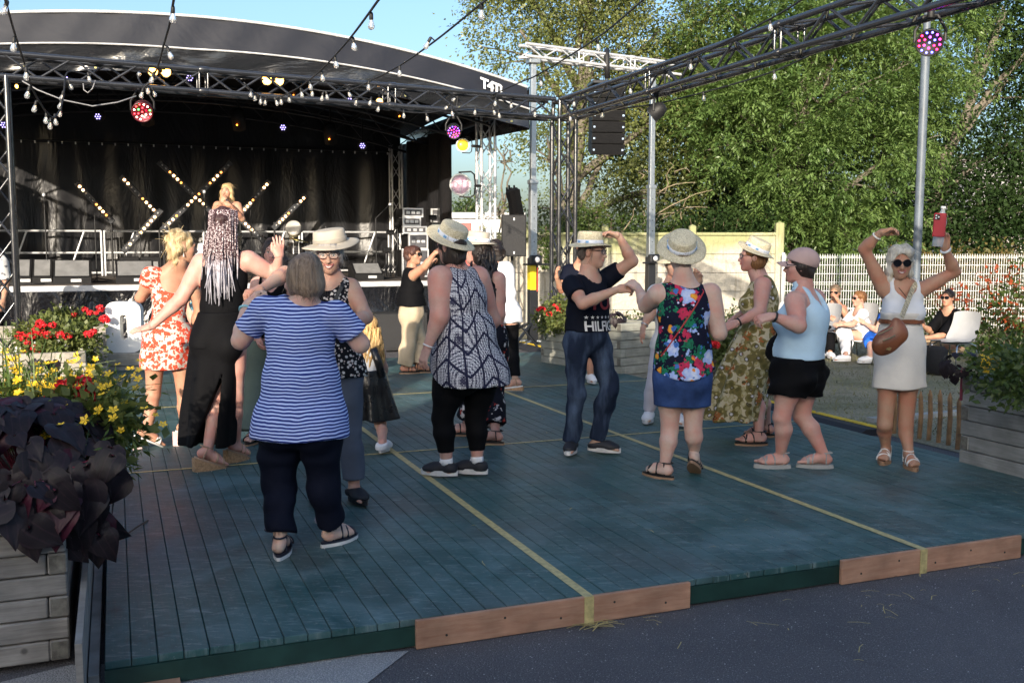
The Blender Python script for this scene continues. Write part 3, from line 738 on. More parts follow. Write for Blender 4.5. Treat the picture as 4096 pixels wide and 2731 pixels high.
mic_stand(177, 815, 13.6, 'tall straight microphone stand at the left of the stage', False)
mic_stand(378, 852, 13.9, 'thin microphone stand left of the middle of the stage', False, False)
mic_stand(558, 855, 15.2, 'thin microphone stand behind the small amplifier', False, False)
mic_stand(818, 800, 14.2, 'microphone stand beside the singer with a bright clip', False)
mic_stand(1003, 840, 15.0, 'microphone stand right of the singer', False, False)
mic_stand(1503, 850, 13.4, 'boom microphone stand at the right of the stage', True)
# drums
dr = thing('drum_kit', PB(1230, 1000, 15.6).xy.to_3d() + Vector((0, 0, SZ)), 'drum kit with a pale drum head behind the laughing woman', 'drum kit')
c = PB(1172, 908, 15.6)
MB(Matrix.Translation(c) @ Matrix.Rotation(rad(62), 4, 'X')).lathe([(0, .0), (.13, .0), (.15, -.01), (.15, -.14), (0, -.14)], 24).build('tom', M('drum_head', (.55, .53, .5), .4), dr, True)
for (u, v, r, h) in ((1185, 990, .17, .2), (1150, 1040, .2, .24), (1215, 1050, .19, .24)):
    c2 = PB(u, v, 15.9); MB(Matrix.Translation(c2)).lathe([(0, h/2), (r, h/2), (r, -h/2), (0, -h/2)], 22).build('drum', M('drum_shell', (.05, .05, .055), .2), dr, True)
for (u, v) in ((1172, 925), (1195, 985), (1150, 1040), (1215, 1050)):
    c3 = PB(u, v, 15.75); rod('stand', (c3.x, c3.y, SZ), c3, .012, m_alu, dr)
c4 = PB(1195, 960, 15.7); MB(Matrix.Translation(c4) @ Matrix.Rotation(.25, 4, 'Y')).lathe([(0, .02), (.08, .01), (.2, -.01)], 24).build('cymbal', M('brass', (.7, .6, .25), .3, metal=1), dr, True)
rod('stand', (c4.x, c4.y, SZ), c4, .01, m_alu, dr)
# flight cases
def case(u0, u1, v0, v1, b, label, dpt=.55, zbase=None):
    p, q = PB(u0, v1, b), PB(u1, v0, b); a0, a1 = inD(p)[0], inD(q)[0]; z0, z1 = (p.z if zbase is None else zbase), q.z
    t = thing('flight_case', D((a0+a1)/2, b, z0), label, 'flight case', 'flight cases in the stage wing')
    MB(MD).box((a0+.01, b+.012, z0+.01), (a1-.01, b+dpt, z1-.01)).build('shell', m_cab, t)
    w = .028
    for (x0, x1, y0, y1) in ((a0, a1, z0, z0+w), (a0, a1, z1-w, z1), (a0, a0+w, z0+w+.002, z1-w-.002), (a1-w, a1, z0+w+.002, z1-w-.002)):
        MB(MD).box((x0, b-.004, y0), (x1, b+.05, y1)).build('edge_trim', m_alu, t)
    MB(MD).box((a0+w+.012, b+.004, z0+w+.01), (a1-w-.012, b+.010, z1-w-.01)).build('front_panel', M('rack_panel', (.09, .09, .1), .35), t)
    for k in range(3):
        x = a0 + (a1-a0)*(.25+.25*k); MB(MD).cbox((x, b-.006, (z0+z1)/2), (.07, .018, .05), .006).build('latch', m_alu, t)
    return z1
zb = SZ
for (v0, v1, u0, u1, nm) in ((997, 1110, 1610, 1715, 'lowest, wide case of the silver-edged stack'), (935, 995, 1635, 1712, 'third flight case down in the silver-edged stack'), (905, 933, 1612, 1708, 'flat flight case in the middle of the silver-edged stack'), (869, 904, 1612, 1684, 'second flight case from the top of the stack'), (833, 868, 1612, 1693, 'topmost flight case of the silver-edged stack')):
    zb = case(u0, u1, v0, v1, 14.2, nm, zbase=zb)
case(1725, 1790, 835, 890, 15.2, 'dark amplifier rack beside the stage post behind the tilted hat', .4)
for (u, v, h) in ((1545, 1000, .9), (1560, 930, 1.1), (1590, 900, 1.25), (1730, 870, 1.5)):
    p = PB(u, v, 14.6); t = thing('cable_stand', D(inD(p)[0], 14.6, SZ), {1545: 'low black equipment stand left of the flight cases', 1560: 'middle-height black stand left of the flight cases', 1590: 'taller black stand touching the flight cases', 1730: 'thin black lamp stand right of the flight cases'}[u], 'stand', 'equipment stands in the stage wing')
    rod('shaft', D(inD(p)[0], 14.6, SZ), p, .018, m_blackm, t)
    MB(MD).cbox((inD(p)[0], 14.58, p.z), (.14, .1, .1), .01).build('box', m_cab, t)
    for k in range(3): rod('leg', D(inD(p)[0], 14.6, SZ+.25), D(inD(p)[0]+.2*math.cos(2.1*k), 14.6+.2*math.sin(2.1*k), SZ), .01, m_blackm, t)
# loudspeaker on a stand at stage right
c = P(2048, 943, 16.5)
sp = thing('loudspeaker', P(2048, 1024, 16.5), 'black loudspeaker cabinet on a pole before the concrete wall', 'loudspeaker')
wd, hh = 98/FPX*16.5, 163/FPX*16.5
T = Matrix.Translation(c) @ Matrix.Rotation(rad(8), 4, 'Z')
MB(T).extr([(-wd/2, -.22, -hh/2), (wd/2, -.22, -hh/2), (wd*.36, .24, -hh/2), (-wd*.36, .24, -hh/2)], (0, 0, hh)).build('cabinet', m_cab, sp)
MB(T).box((-wd/2+.015, -.232, -hh/2+.015), (wd/2-.015, -.223, hh/2-.015)).build('grille', M('speaker_grille', (.016, .016, .018), .6, bump=.5, bs=400), sp)
for z_ in (hh/2-.09, -hh/2+.04): MB(T).box((-.011, -.236, z_), (.012, -.233, z_+.04)).build('badge', m_alu, sp)
st = thing('speaker_stand', (c.x, 16.6, 0), 'black tripod pole under the loudspeaker', 'speaker stand')
rod('pole', (c.x, 16.6, .1), (c.x, 16.6, c.z-hh/2), .025, m_blackm, st)
for k in range(3): rod('leg', (c.x, 16.6, .6), (c.x+.5*math.cos(2.09*k+.4), 16.6+.5*math.sin(2.09*k+.4), .01), .016, m_blackm, st)
# ------------------------------------------------------------------ lifting towers, silver truss and line array
LT0, LT1 = Vector((.36, 17.55, 0)), Vector((2.60, 19.0, 0))
def lift(base, top_z, label, yellow):
    t = thing('lifting_tower', base, label, 'lifting tower', 'telescopic lifting towers'); B = Vector(base)
    T = Matrix.Translation(B) @ Matrix.Rotation(TH, 4, 'Z')
    MB(T).cbox((0, 0, .78), (.15, .15, 1.5), .008).build('base_mast', m_blackm, t)
    MB(T).cbox((0, 0, 1.9), (.12, .12, 1.9), .006).build('mast_section', m_galv, t)
    MB(T).cbox((0, 0, (2.8+top_z)/2), (.09, .09, top_z-2.8), .006).build('mast_section', m_galv, t)
    hl = MB(T)
    for k in range(8): hl.box((-.008, -.0625, 1.2+k*.2), (.008, -.0605, 1.215+k*.2))
    hl.build('pin_hole', m_dark, t)
    MB(T).cbox((0, 0, 2.83), (.15, .15, .07), .006).build('collar', m_galv, t)
    if yellow: 
        MB(T).box((-.079, -.079, .98), (.03, -.0755, 1.42)).box((-.0785, -.074, .985), (-.0755, .06, 1.415)).build('yellow_plate', M('yellow_sticker', (.85, .66, .02), .4), t)
        MB(T).box((.045, -.0785, .95), (.062, -.0755, 1.36)).build('red_print', M('red_sticker', (.6, .05, .03), .5), t)
    MB(T).cbox((0, -.13, 1.5), (.2, .13, .16), .02).build('winch', m_blackm, t)
    MB(T @ Matrix.Translation((0, -.2, 1.5)) @ Matrix.Rotation(rad(90), 4, 'X')).lathe([(0, .012), (.045, .01), (.05, 0)], 16).build('winch_drum', m_alu, t, True)
    MB(T).tube([(-.25, -.16, 1.42), (.3, -.16, 1.42)], .016, 8).build('crank', m_blackm, t)
    for k in range(4):
        th = rad(45+90*k); e = Vector((.85*math.cos(th), .85*math.sin(th), .05))
        rod('outrigger', T @ Vector((0, 0, .42)), T @ e, .028, m_blackm, t); rod('stay', T @ Vector((0, 0, .1)), T @ (e*.6), .02, m_galv, t)
        rod('foot', T @ (e - Vector((0, 0, .05))), T @ (e + Vector((0, 0, .03))), .05, m_galv, t)
    MB(T).cbox((0, 0, top_z+.02), (.2, .2, .08), .01).build('head_plate', m_galv, t)
lift(LT0, 4.84, 'left lifting tower with a yellow plate, beside the loudspeaker', True)
lift(LT1, 4.86, 'right lifting tower behind the man in the straw hat', False)
ta, tb = Vector((LT0.x-.18, LT0.y-.12, 5.02)), Vector((LT1.x+.5, LT1.y+.33, 5.02))
box_truss('silver_truss', ta, tb, .2, .027, m_alu, 'bright silver box truss carried by the two lifting towers', None, .34, cuts=3)
la = thing('line_array', P(2385, 330, 18.3), 'curved black line array hanging from the silver truss', 'line array')
lc = ta.lerp(tb, .52)
MB(Matrix.Translation((lc.x, lc.y, 4.62)) @ Matrix.Rotation(rad(8), 4, 'Z')).cbox((0, 0, 0), (.62, .5, .06), .01).build('fly_bar', m_blackm, la)
rod('chain', (lc.x, lc.y, 4.64), (lc.x, lc.y, 4.95), .02, m_galv, la)
MB().tube([(lc.x, lc.y, 5.2), (lc.x-.02, lc.y-.14, 5.12), (lc.x, lc.y-.1, 4.7)], .05, 8).build('hoist_strap', m_dark, la, True)
zz, yy = 4.55, lc.y
for k in range(6):
    tilt = rad(1 + k*2.6); T = Matrix.Translation((lc.x, yy, zz)) @ Matrix.Rotation(rad(8), 4, 'Z') @ Matrix.Rotation(tilt, 4, 'X')
    h = .192; w = .60 - .0*k
    bx = MB(T); bx.extr([(-w/2, -.21, -h), (w/2, -.21, -h), (w/2*.9, .24, -h), (-w/2*.9, .24, -h)], (0, 0, h-.008)); o = bx.build('cabinet', m_cab, la)
    MB(T).box((-w/2+.012, -.222, -h+.012), (w/2-.012, -.213, -.018)).build('grille', M('array_grille', (.008, .008, .009), .7, spec=.15, bump=.4, bs=350), o)
    for x_ in (w/2-.055, -w/2+.02): MB(T).box((x_, -.226, -h*.6), (x_+.033, -.223, -h*.44)).build('badge', M('pale_blue_badge', (.45, .6, .8), .3), o)
    zz -= h*math.cos(tilt); yy -= -h*math.sin(tilt)*1.0
# ------------------------------------------------------------------ festoon lights
m_glass, nt_, b_ = nodes_of('bulb_glass')
b_.inputs['Base Color'].default_value = (.95, .95, .96, 1); b_.inputs['Roughness'].default_value = .03
b_.inputs['Transmission Weight'].default_value = .82; b_.inputs['IOR'].default_value = 1.18; b_.inputs['Alpha'].default_value = .8
me_bulb = MB().lathe([(.014, 0), (.016, -.015), (.027, -.05), (.029, -.065), (.024, -.083), (.012, -.093), (0, -.095)], 14).mesh('bulb', m_glass, True)
me_sock = MB().lathe([(0, .05), (.012, .05), (.017, .035), (.018, -.004), (.015, -.012), (0, -.012)], 12).mesh('socket', m_dark, True)
me_fil = MB().lathe([(.004, -.01), (.005, -.06), (.002, -.065)], 6).mesh('filament', led_mat('filament', (1, .82, .55), .9), True)
def festoon(label, bulbs, cable, r=.009):
    """bulbs: (u, v, Y) of each bulb's middle; cable: (u, v, Y) points of the lead"""
    pts = [P(*c) for c in cable]
    t = thing('festoon_lights', pts[0], label, 'string lights', 'festoon strings over the dance floor')
    sm = []
    for k in range(len(pts)-1):
        a, b = pts[k], pts[k+1]; m_ = pts[k-1] if k else a*2-b; n_ = pts[k+2] if k+2 < len(pts) else b*2-a
        for j in range(5):
            s = j/5; sm.append(.5*((2*a) + (b-m_)*s + (2*m_-5*a+4*b-n_)*s*s + (3*a-m_-3*b+n_)*s**3))
    sm.append(pts[-1])
    MB().tube(sm, r, 6).build('lead', m_dark, t, True)
    for (u, v, Y) in bulbs:
        c = P(u, v, Y); best = min(sm, key=lambda s: (s-c).length)
        ax = Vector((random.gauss(0, .12), random.gauss(0, .12), 1)).normalized()
        if (best-c).length < .25: ax = ((best-c).normalized() + ax*1.2).normalized()
        T = Matrix.Translation(c + ax*.036) @ ax.to_track_quat('Z', 'Y').to_matrix().to_4x4() @ Matrix.Scale(.8, 4)
        b = sub_link('bulb', me_bulb, t, T); sub_link('socket', me_sock, b, T); sub_link('filament', me_fil, b, T)
        tp = c + ax*.075
        MB().tube([tp, tp.lerp(best, .5), best], .006, 5).build('drop_lead', m_dark, t)
festoon('string of bulbs dangling in a loop at the upper left corner',
    [(18, 41, 6.6), (54, 189, 7.6), (105, 304, 8.6), (110, 378, 9.2), (138, 434, 9.6), (184, 480, 9.9), (201, 503, 10), (223, 487, 10.2), (240, 454, 10.5), (240, 423, 10.8), (247, 390, 11), (283, 347, 11.3), (357, 316, 11.6)],
    [(5, -60, 6), (22, 5, 6.5), (62, 145, 7.6), (98, 255, 8.6), (125, 345, 9.2), (158, 408, 9.6), (190, 455, 9.9), (215, 470, 10.1), (240, 440, 10.5), (255, 380, 11), (270, 290, 11.4), (352, 300, 11.6)])
festoon('string of bulbs dropping from the top edge to the red stage lamp',
    [(691, 71, 7), (681, 222, 8.6), (607, 319, 10.2), (566, 380, 11), (617, 375, 11.4), (591, 363, 11.3), (556, 296, 11.6)],
    [(712, -80, 6), (694, 5, 6.8), (680, 90, 7.6), (655, 180, 8.6), (630, 270, 10), (600, 330, 11), (575, 345, 11.3), (552, 310, 11.7), (560, 285, 11.8)])
festoon('string of bulbs crossing the canopy and looping under the middle of the front truss',
    [(1485, 97, 7.0), (1416, 186, 8.2), (1344, 258, 9.4), (1290, 311, 10.4), (1242, 347, 11.2), (1207, 378, 11.8), (1157, 398, 12.3), (1125, 408, 12.5), (1107, 411, 12.5), (1060, 411, 12.4), (1042, 406, 12.3), (1019, 393, 12.2), (1003, 378, 12.1)],
    [(1580, -80, 6), (1515, 0, 6.6), (1470, 62, 7.1), (1405, 148, 8.2), (1338, 225, 9.4), (1280, 285, 10.4), (1225, 330, 11.4), (1180, 360, 12), (1120, 388, 12.5), (1065, 392, 12.4), (1015, 370, 12.2), (975, 330, 12.1)])
festoon('string of bulbs falling from the treetop side to the middle of the truss',
    [(1926, 56, 7), (1707, 181, 8.8), (1598, 293, 10.2), (1474, 349, 11.6), (1398, 378, 12.4), (1308, 388, 12.6), (1288, 393, 12.6), (1249, 375, 12.6)],
    [(2010, -60, 6.2), (1940, 5, 6.8), (1910, 28, 7.1), (1740, 165, 8.8), (1600, 262, 10.2), (1480, 325, 11.6), (1400, 360, 12.3), (1300, 365, 12.6), (1240, 355, 12.6)])
festoon('string of bulbs sagging below the right half of the front truss',
    [(1424, 411, 12.8), (1480, 411, 12.9), (1513, 436, 13), (1615, 462, 13.2), (1709, 474, 13.4), (1809, 454, 13.6), (1786, 431, 13.6), (1816, 398, 13.7), (1900, 449, 13.8), (1977, 449, 13.9), (1997, 462, 13.9)],
    [(1400, 385, 12.7), (1475, 398, 12.9), (1520, 420, 13), (1600, 445, 13.2), (1700, 452, 13.4), (1790, 440, 13.6), (1880, 430, 13.8), (1990, 440, 13.9), (2060, 430, 14)])
festoon('string of bulbs climbing from the corner tower in front of the left tree',
    [(1981, 413, 13.2), (2045, 423, 13.6), (2140, 457, 14), (2164, 333, 12), (2393, 189, 10)],
    [(1970, 380, 13.4), (2080, 330, 12.8), (2150, 300, 12.1), (2378, 160, 10), (2580, -5, 8), (2660, -70, 7.3)])
festoon('string of bulbs clipped along the right truss',
    [(2281, 474, 14), (2296, 416, 13.4), (2522, 364, 12.2), (2763, 267, 11), (3082, 109, 9.4), (2409, 459, 13.4)],
    [(2270, 440, 14), (2300, 400, 13.4), (2515, 335, 12.2), (2760, 235, 11), (3075, 80, 9.4), (3300, -60, 8.5)])
festoon('string of bulbs strung low behind the right truss towards the pole lamp',
    [(2597, 442, 13), (2815, 393, 12.4), (3098, 307, 11.5), (3396, 158, 10.4)],
    [(2300, 452, 14), (2420, 440, 13.6), (2600, 420, 13), (2815, 370, 12.4), (3098, 285, 11.5), (3400, 145, 10.4), (3560, 80, 9.8)])
# slack black cable loops on the front truss
cb = thing('power_cable', on_line(TC, TLx, 300), 'slack black power cable hanging from the front truss at left', 'cable')
MB().tube([P(89, 325, 11.6), P(150, 360, 11.6), (P(250, 400, 11.7)), P(370, 425, 11.8), P(470, 410, 11.9), P(545, 385, 12)], .008, 6).build('lead', M('grey_cable', (.22, .22, .23), .5), cb, True)
MB().tube([P(333, 335, 11.8), P(335, 360, 11.8), P(352, 372, 11.8), P(370, 355, 11.8), P(382, 322, 11.8)], .007, 6).build('loop', M('grey_cable'), cb, True)
rng_ = thing('cable_coil', PB(1175, 225, 12), 'small coil of cable hanging under the canopy edge', 'cable')
MB().tube([PB(1173, 232, 11.4) + Vector((.11*math.sin(t/12*6.283), 0, .11*math.cos(t/12*6.283))) for t in range(13)], .006, 6).build('lead', M('grey_cable'), rng_, True)
rod('hook', PB(1173, 200, 11.4), PB(1173, 200, 11.4) + Vector((0, 0, .12)), .008, m_dark, rng_)
# ------------------------------------------------------------------ foliage tools
def mat_leaf(name, a, b2, trans=.35, rough=.45, vs=1.3, rand=False, spec=.4):
    m, nt, b = nodes_of(name); v = coords(nt)
    n1 = noise(nt, v, vs, 3); n2 = noise(nt, v, 11, 2)
    f = math_(nt, 'ADD', math_(nt, 'MULTIPLY', n1, .55), math_(nt, 'MULTIPLY', n2, .45))
    c = mixc(nt, ramp(nt, f, [(.36, 0.0), (.64, 1.0)]), a, b2)
    if rand:
        oi = nt.nodes.new('ShaderNodeObjectInfo').outputs['Random']; c = mixc(nt, oi, a, b2)
        c = mixc(nt, 1.0, c, ramp(nt, n2, [(.3, .75), (.7, 1.15)]), 'MULTIPLY')
    nt.links.new(c, b.inputs['Base Color']); b.inputs['Roughness'].default_value = rough; b.inputs['Specular IOR Level'].default_value = spec
    t = nt.nodes.new('ShaderNodeBsdfTranslucent'); nt.links.new(mixc(nt, 1.0, c, (1.25, 1.2, .5), 'MULTIPLY'), t.inputs['Color'])
    mx = nt.nodes.new('ShaderNodeMixShader'); mx.inputs[0].default_value = trans
    nt.links.new(b.outputs[0], mx.inputs[1]); nt.links.new(t.outputs[0], mx.inputs[2])
    nt.links.new(mx.outputs[0], nt.nodes['Material Output'].inputs['Surface']); MATS[name] = m; return m
def unit(a): return a/np.maximum(np.linalg.norm(a, axis=1, keepdims=True), 1e-9)
def leaf_quads(pos, dirs, L, W, up_bias=.5):
    """diamond leaves, folded a little along the midrib"""
    n = len(pos); dirs = unit(dirs); r = RNG.normal(0, 1, (n, 3)); r[:, 2] += up_bias*2
    side = unit(np.cross(dirs, r)); nrm = np.cross(side, dirs); L = L[:, None]; W = W[:, None]
    V = np.empty((n, 4, 3), np.float32)
    V[:, 0] = pos; V[:, 1] = pos + dirs*L*.42 + side*W*.5 + nrm*W*.12
    V[:, 2] = pos + dirs*L - nrm*L*.08; V[:, 3] = pos + dirs*L*.42 - side*W*.5 + nrm*W*.12
    return V.reshape(-1, 3)
def ash_leaves(pos, dirs, L, pairs=4):
    """feathered leaves: pairs of leaflets along a stalk"""
    n = len(pos); dirs = unit(dirs); r = RNG.normal(0, .6, (n, 3)); r[:, 2] += 1.2
    side = unit(np.cross(dirs, r)); nrm = np.cross(side, dirs); out = []
    for k in range(pairs+1):
        t = .25 + .75*k/pairs; base = pos + dirs*(L*t)[:, None] - nrm*(L*.25*t*t)[:, None]
        ll = L*(.42 - .1*abs(k-pairs*.5)/pairs); ww = ll*.36
        for s in ((1, -1) if k < pairs else (0,)):
            dd = unit(dirs*(.55 if s else 1.) + side*s*.85 + nrm*-.18 + RNG.normal(0, .12, (n, 3)))
            out.append(leaf_quads(base, dd, ll*(.85+.3*RNG.random(n)), ww, 1.2))
    return np.concatenate(out)
def quads_mesh(name, V, mat): return np_mesh(name, V, np.arange(len(V), dtype=np.int32).reshape(-1, 4), mat)
def clump_points(blobs, n_clumps, per, cr, shell=(.45, 1.0), squash=.75):
    """leaf positions gathered in clumps through several ellipsoids; returns positions and outward directions"""
    w = np.array([b[4] if len(b) > 4 else b[3]**2 for b in blobs]); w = w/w.sum(); cnt = RNG.multinomial(n_clumps, w)
    pos, out = [], []
    for b, c in zip(blobs, cnt):
        if not c: continue
        d = unit(RNG.normal(0, 1, (c, 3))); rr = b[3]*(shell[0] + (shell[1]-shell[0])*RNG.random(c)**.6)
        ctr = np.array(b[:3]) + d*rr[:, None]*np.array([1, 1, .92])
        sz = cr*(.55 + .9*RNG.random(c))
        pp = RNG.normal(0, 1, (c, per, 3))*np.array([1, 1, squash])*sz[:, None, None]*.55 + ctr[:, None, :]
        oo = unit((pp - np.array(b[:3])).reshape(-1, 3)).reshape(c, per, 3)*.7 + unit((pp-ctr[:, None, :]).reshape(-1, 3)).reshape(c, per, 3)*.9
        pos.append(pp.reshape(-1, 3)); out.append(oo.reshape(-1, 3))
    return np.concatenate(pos), np.concatenate(out)
def blob(u, v, Y, r, w=None):
    p = P(u, v, Y); return (p.x, p.y, p.z, r) if w is None else (p.x, p.y, p.z, r, w)
def limb(mb, p, q, r0, r1, sag=.15, n=6):
    p, q = Vector(p), Vector(q); pts = []
    for k in range(n+1):
        t = k/n; pts.append(p.lerp(q, t) + Vector((random.gauss(0, .05), random.gauss(0, .05), sag*math.sin(t*3.14)))*(1 if 0 < k < n else 0))
    mb.tube(pts, [r0 + (r1-r0)*k/n for k in range(n+1)], 7); return pts
m_bark = M('bark', (.14, .10, .07), .9); m_bark2 = M('bark_grey', (.16, .14, .11), .9, bump=.6, bs=30)
def tree(name, base, label, blobs, leafmat, n_clumps, per, cr, leafsize, ash=False, trunk_r=.22, cat='tree', group='trees behind the wall', shell=(.45, 1), bare=0):
    base = Vector(base); t = thing(name, base, label, cat, group)
    pos, out = clump_points(blobs, n_clumps, per, cr, shell)
    keep = pos[:, 2] > .1; pos, out = pos[keep], out[keep]; n = len(pos)
    dirs = unit(out)*.8 + RNG.normal(0, .55, (n, 3)); dirs[:, 2] -= .25
    L = leafsize*(.65+.7*RNG.random(n))
    V = ash_leaves(pos, dirs, L) if ash else leaf_quads(pos, dirs, L, L*.55)
    link('crown', quads_mesh('crown', V, leafmat), t)
    tr = MB(); top = Vector((sum(b[0] for b in blobs)/len(blobs), sum(b[1] for b in blobs)/len(blobs), max(b[2] for b in blobs)))
    stem = limb(tr, base, top, trunk_r, trunk_r*.3, .1, 8)
    for b in blobs:
        s = stem[min(7, max(2, int(8*(b[2]-base.z)/(top.z-base.z+.1)*.7)))]
        pts = limb(tr, s, b[:3], trunk_r*.45, .03)
        for k in range(5):
            d = Vector((random.gauss(0, 1), random.gauss(0, 1), random.gauss(0, .7))).normalized()*b[3]*.9
            limb(tr, pts[4], Vector(b[:3]) + d, .035, .008, .05, 4)
    tr.build('trunk', m_bark2, t, True)
    return t
# ------------------------------------------------------------------ trees beyond the wall
lm_a = mat_leaf('leaf_yellow_green', (.075, .105, .027), (.215, .235, .08), .3, .38)
lm_b = mat_leaf('leaf_ash_green', (.055, .115, .026), (.19, .275, .085), .3, .42)
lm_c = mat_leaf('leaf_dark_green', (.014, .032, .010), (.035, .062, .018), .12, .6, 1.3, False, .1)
lm_d = mat_leaf('leaf_hedge', (.035, .065, .015), (.085, .125, .03), .25, .45)
lm_e = mat_leaf('leaf_rust', (.10, .12, .03), (.19, .12, .045), .3, .5, 5)
tree('ivy_tree', G(2190, 1050, -.0) if False else (1.2, 24.6, 0), 'loose yellow-green tree rising left behind the silver truss',
     [blob(2080, 120, 24, 1.3), blob(2380, 230, 24.5, 1.75), blob(2330, -120, 24.5, 2.0), blob(2640, 120, 25, 1.9), blob(2460, 560, 25, 1.5), blob(2190, 560, 24.6, .75), blob(2640, 760, 25, 1.2), blob(2210, 840, 24.2, .65), blob(2050, -150, 25, 1.5), blob(2420, 880, 24.4, .8), blob(2750, 420, 25, 1.6)],
     lm_a, 1150, 54, .40, .085, False, .26)
tree('ash_tree', (6.2, 23.6, 0), 'large bright green ash tree filling the upper right',
     [blob(3020, 140, 24, 1.9), blob(3320, 300, 23, 2.1), blob(3020, 500, 23.5, 1.7), blob(3340, 650, 22.8, 1.8), blob(3130, 850, 23.4, 1.3), blob(3540, 380, 23.5, 1.5), blob(3420, 930, 22.6, .95), blob(3720, 200, 25, 1.4), blob(2840, 330, 24.5, 1.4), blob(3250, -110, 24, 2.0), blob(3600, -60, 24.4, 1.7), blob(3700, 560, 24, .8), blob(2920, 1000, 23.2, .6)],
     lm_b, 720, 30, .42, .25, True, .24, shell=(.6, 1.05))
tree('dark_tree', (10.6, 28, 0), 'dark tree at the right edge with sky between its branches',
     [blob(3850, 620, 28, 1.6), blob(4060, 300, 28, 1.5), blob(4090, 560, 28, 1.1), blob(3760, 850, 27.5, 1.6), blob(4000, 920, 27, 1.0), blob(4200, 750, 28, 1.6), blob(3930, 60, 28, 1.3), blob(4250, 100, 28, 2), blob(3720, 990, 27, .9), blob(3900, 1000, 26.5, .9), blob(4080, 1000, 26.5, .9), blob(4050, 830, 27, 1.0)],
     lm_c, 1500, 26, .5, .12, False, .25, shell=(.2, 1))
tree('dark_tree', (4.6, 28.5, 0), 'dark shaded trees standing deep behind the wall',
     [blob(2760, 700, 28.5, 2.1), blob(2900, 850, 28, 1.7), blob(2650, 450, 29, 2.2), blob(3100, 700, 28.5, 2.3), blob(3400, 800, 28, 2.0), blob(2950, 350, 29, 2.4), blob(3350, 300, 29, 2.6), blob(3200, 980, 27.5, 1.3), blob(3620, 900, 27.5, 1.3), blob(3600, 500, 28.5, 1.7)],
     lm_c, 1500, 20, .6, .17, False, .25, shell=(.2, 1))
tree('round_tree', (-8.7+6.4, 46, 0), 'small distant tree seen between the silver posts', [(P(1870, 860, 46).x, 46, P(1870, 850, 46).z-.3, .75), (P(1865, 830, 46).x, 46, P(1870, 830, 46).z, .5), (P(1820, 860, 46).x, 46, P(1870, 860, 46).z-.5, .5)], lm_d, 220, 16, .3, .12, False, .1)
tree('bare_tree', (P(2010, 900, 30).x, 30, 0), 'thin sparse shrub twigs against the sky beside the stump', [blob(1990, 830, 30, .7), blob(2040, 600, 30, .6)], lm_a, 40, 10, .3, .10, False, .06)
# dead twigs reaching over the wall
dt = thing('dead_branches', (4.2, 21.9, 0), 'bare dead branches reaching over the wall behind the man', 'branches')
db = MB()
for (u0, v0, u1, v1) in ((2570, 900, 2850, 760), (2600, 800, 2780, 730), (2600, 920, 2700, 850), (2640, 880, 2830, 830), (2700, 940, 2760, 780), (2560, 720, 2600, 690), (2560, 960, 2600, 800), (2480, 960, 2540, 830), (2600, 960, 2640, 760), (2660, 770, 2680, 650), (2700, 700, 2760, 690)):
    y0 = 22 + random.random(); limb(db, P(u0, v0, y0), P(u1, v1, y0-.5), .016, .005, .12, 5)
for k in range(10): limb(db, (3.3+k*.16, 21.8, .0), P(2550+k*22, 965-random.random()*40, 21.8), .016, .01, .05, 5)
db.build('twigs', M('pale_dead_wood', (.30, .24, .16), .9), dt, True)
# cut trunk
cs = P(2066, 860, 22.5); ct = P(2050, 756, 22.5)
tk = thing('cut_trunk', (cs.x, 22.5, 0), 'dark cut tree trunk standing above the loudspeaker', 'tree stump')
tb_ = MB(); tb_.tube([(cs.x+.05, 22.5, 0), (cs.x+.02, 22.5, 1.6), (cs.x, 22.5, cs.z), (ct.x+.05, 22.5, (cs.z+ct.z)/2), (ct.x, 22.5, ct.z-.05), (ct.x-.02, 22.5, ct.z)], [.24, .2, .17, .15, .17, .1], 9)
for k in range(5): tb_.tube([(ct.x-.1+k*.05, 22.45, ct.z-.12), (ct.x-.13+k*.055, 22.45, ct.z+.03+.05*(k % 2))], [.045, .02], 5)
tb_.build('trunk', M('burnt_bark', (.035, .028, .022), .95, bump=.8, bs=25), tk)
# shrubs: hedge behind the mesh fence, creeper by the wall
def bush(name, label, blobs, mat, n_clumps, per, cr, size, group=None, cat='shrub', stems=True, ash=False):
    b0 = blobs[0]; t = thing(name, (b0[0], b0[1], 0), label, cat, group)
    pos, out = clump_points(blobs, n_clumps, per, cr, (.3, 1)); keep = pos[:, 2] > .03; pos, out = pos[keep], out[keep]; n = len(pos)
    d = unit(out) + RNG.normal(0, .6, (n, 3)); d[:, 2] += .15; L = size*(.6+.8*RNG.random(n))
    link('foliage', quads_mesh('foliage', ash_leaves(pos, d, L, 3) if ash else leaf_quads(pos, d, L, L*.55), mat), t)
    if stems:
        mb = MB()
        for b in blobs:
            for k in range(4): limb(mb, (b[0]+random.gauss(0, .12), b[1]+random.gauss(0, .1), 0), (b[0]+random.gauss(0, b[3]*.5), b[1]+random.gauss(0, b[3]*.3), b[2]+b[3]*.6), .015, .005, .04, 4)
        mb.build('stems', m_bark, t)
    return t
for k, (u, w, mt, dsc) in enumerate(((3210, .75, lm_d, 'just right of the concrete end post'), (3370, .85, lm_d, 'behind the seated women'), (3540, .9, lm_d, 'behind the arms-raised woman'), (3700, .8, lm_e, 'behind the tall pole'), (3850, .95, lm_e, 'behind the seated man'), (4030, .9, lm_e, 'at the right picture edge'))):
    bush('hedge_shrub', 'leafy shrub behind the white mesh fence, %s' % dsc, [blob(u, 1180, 22, w, 1), blob(u+40, 1290, 21.7, w*.8, 1), blob(u-50, 1080, 22.3, w*.55, .6)], mt, 200, 22, .32, .085, 'shrubs behind the mesh fence')
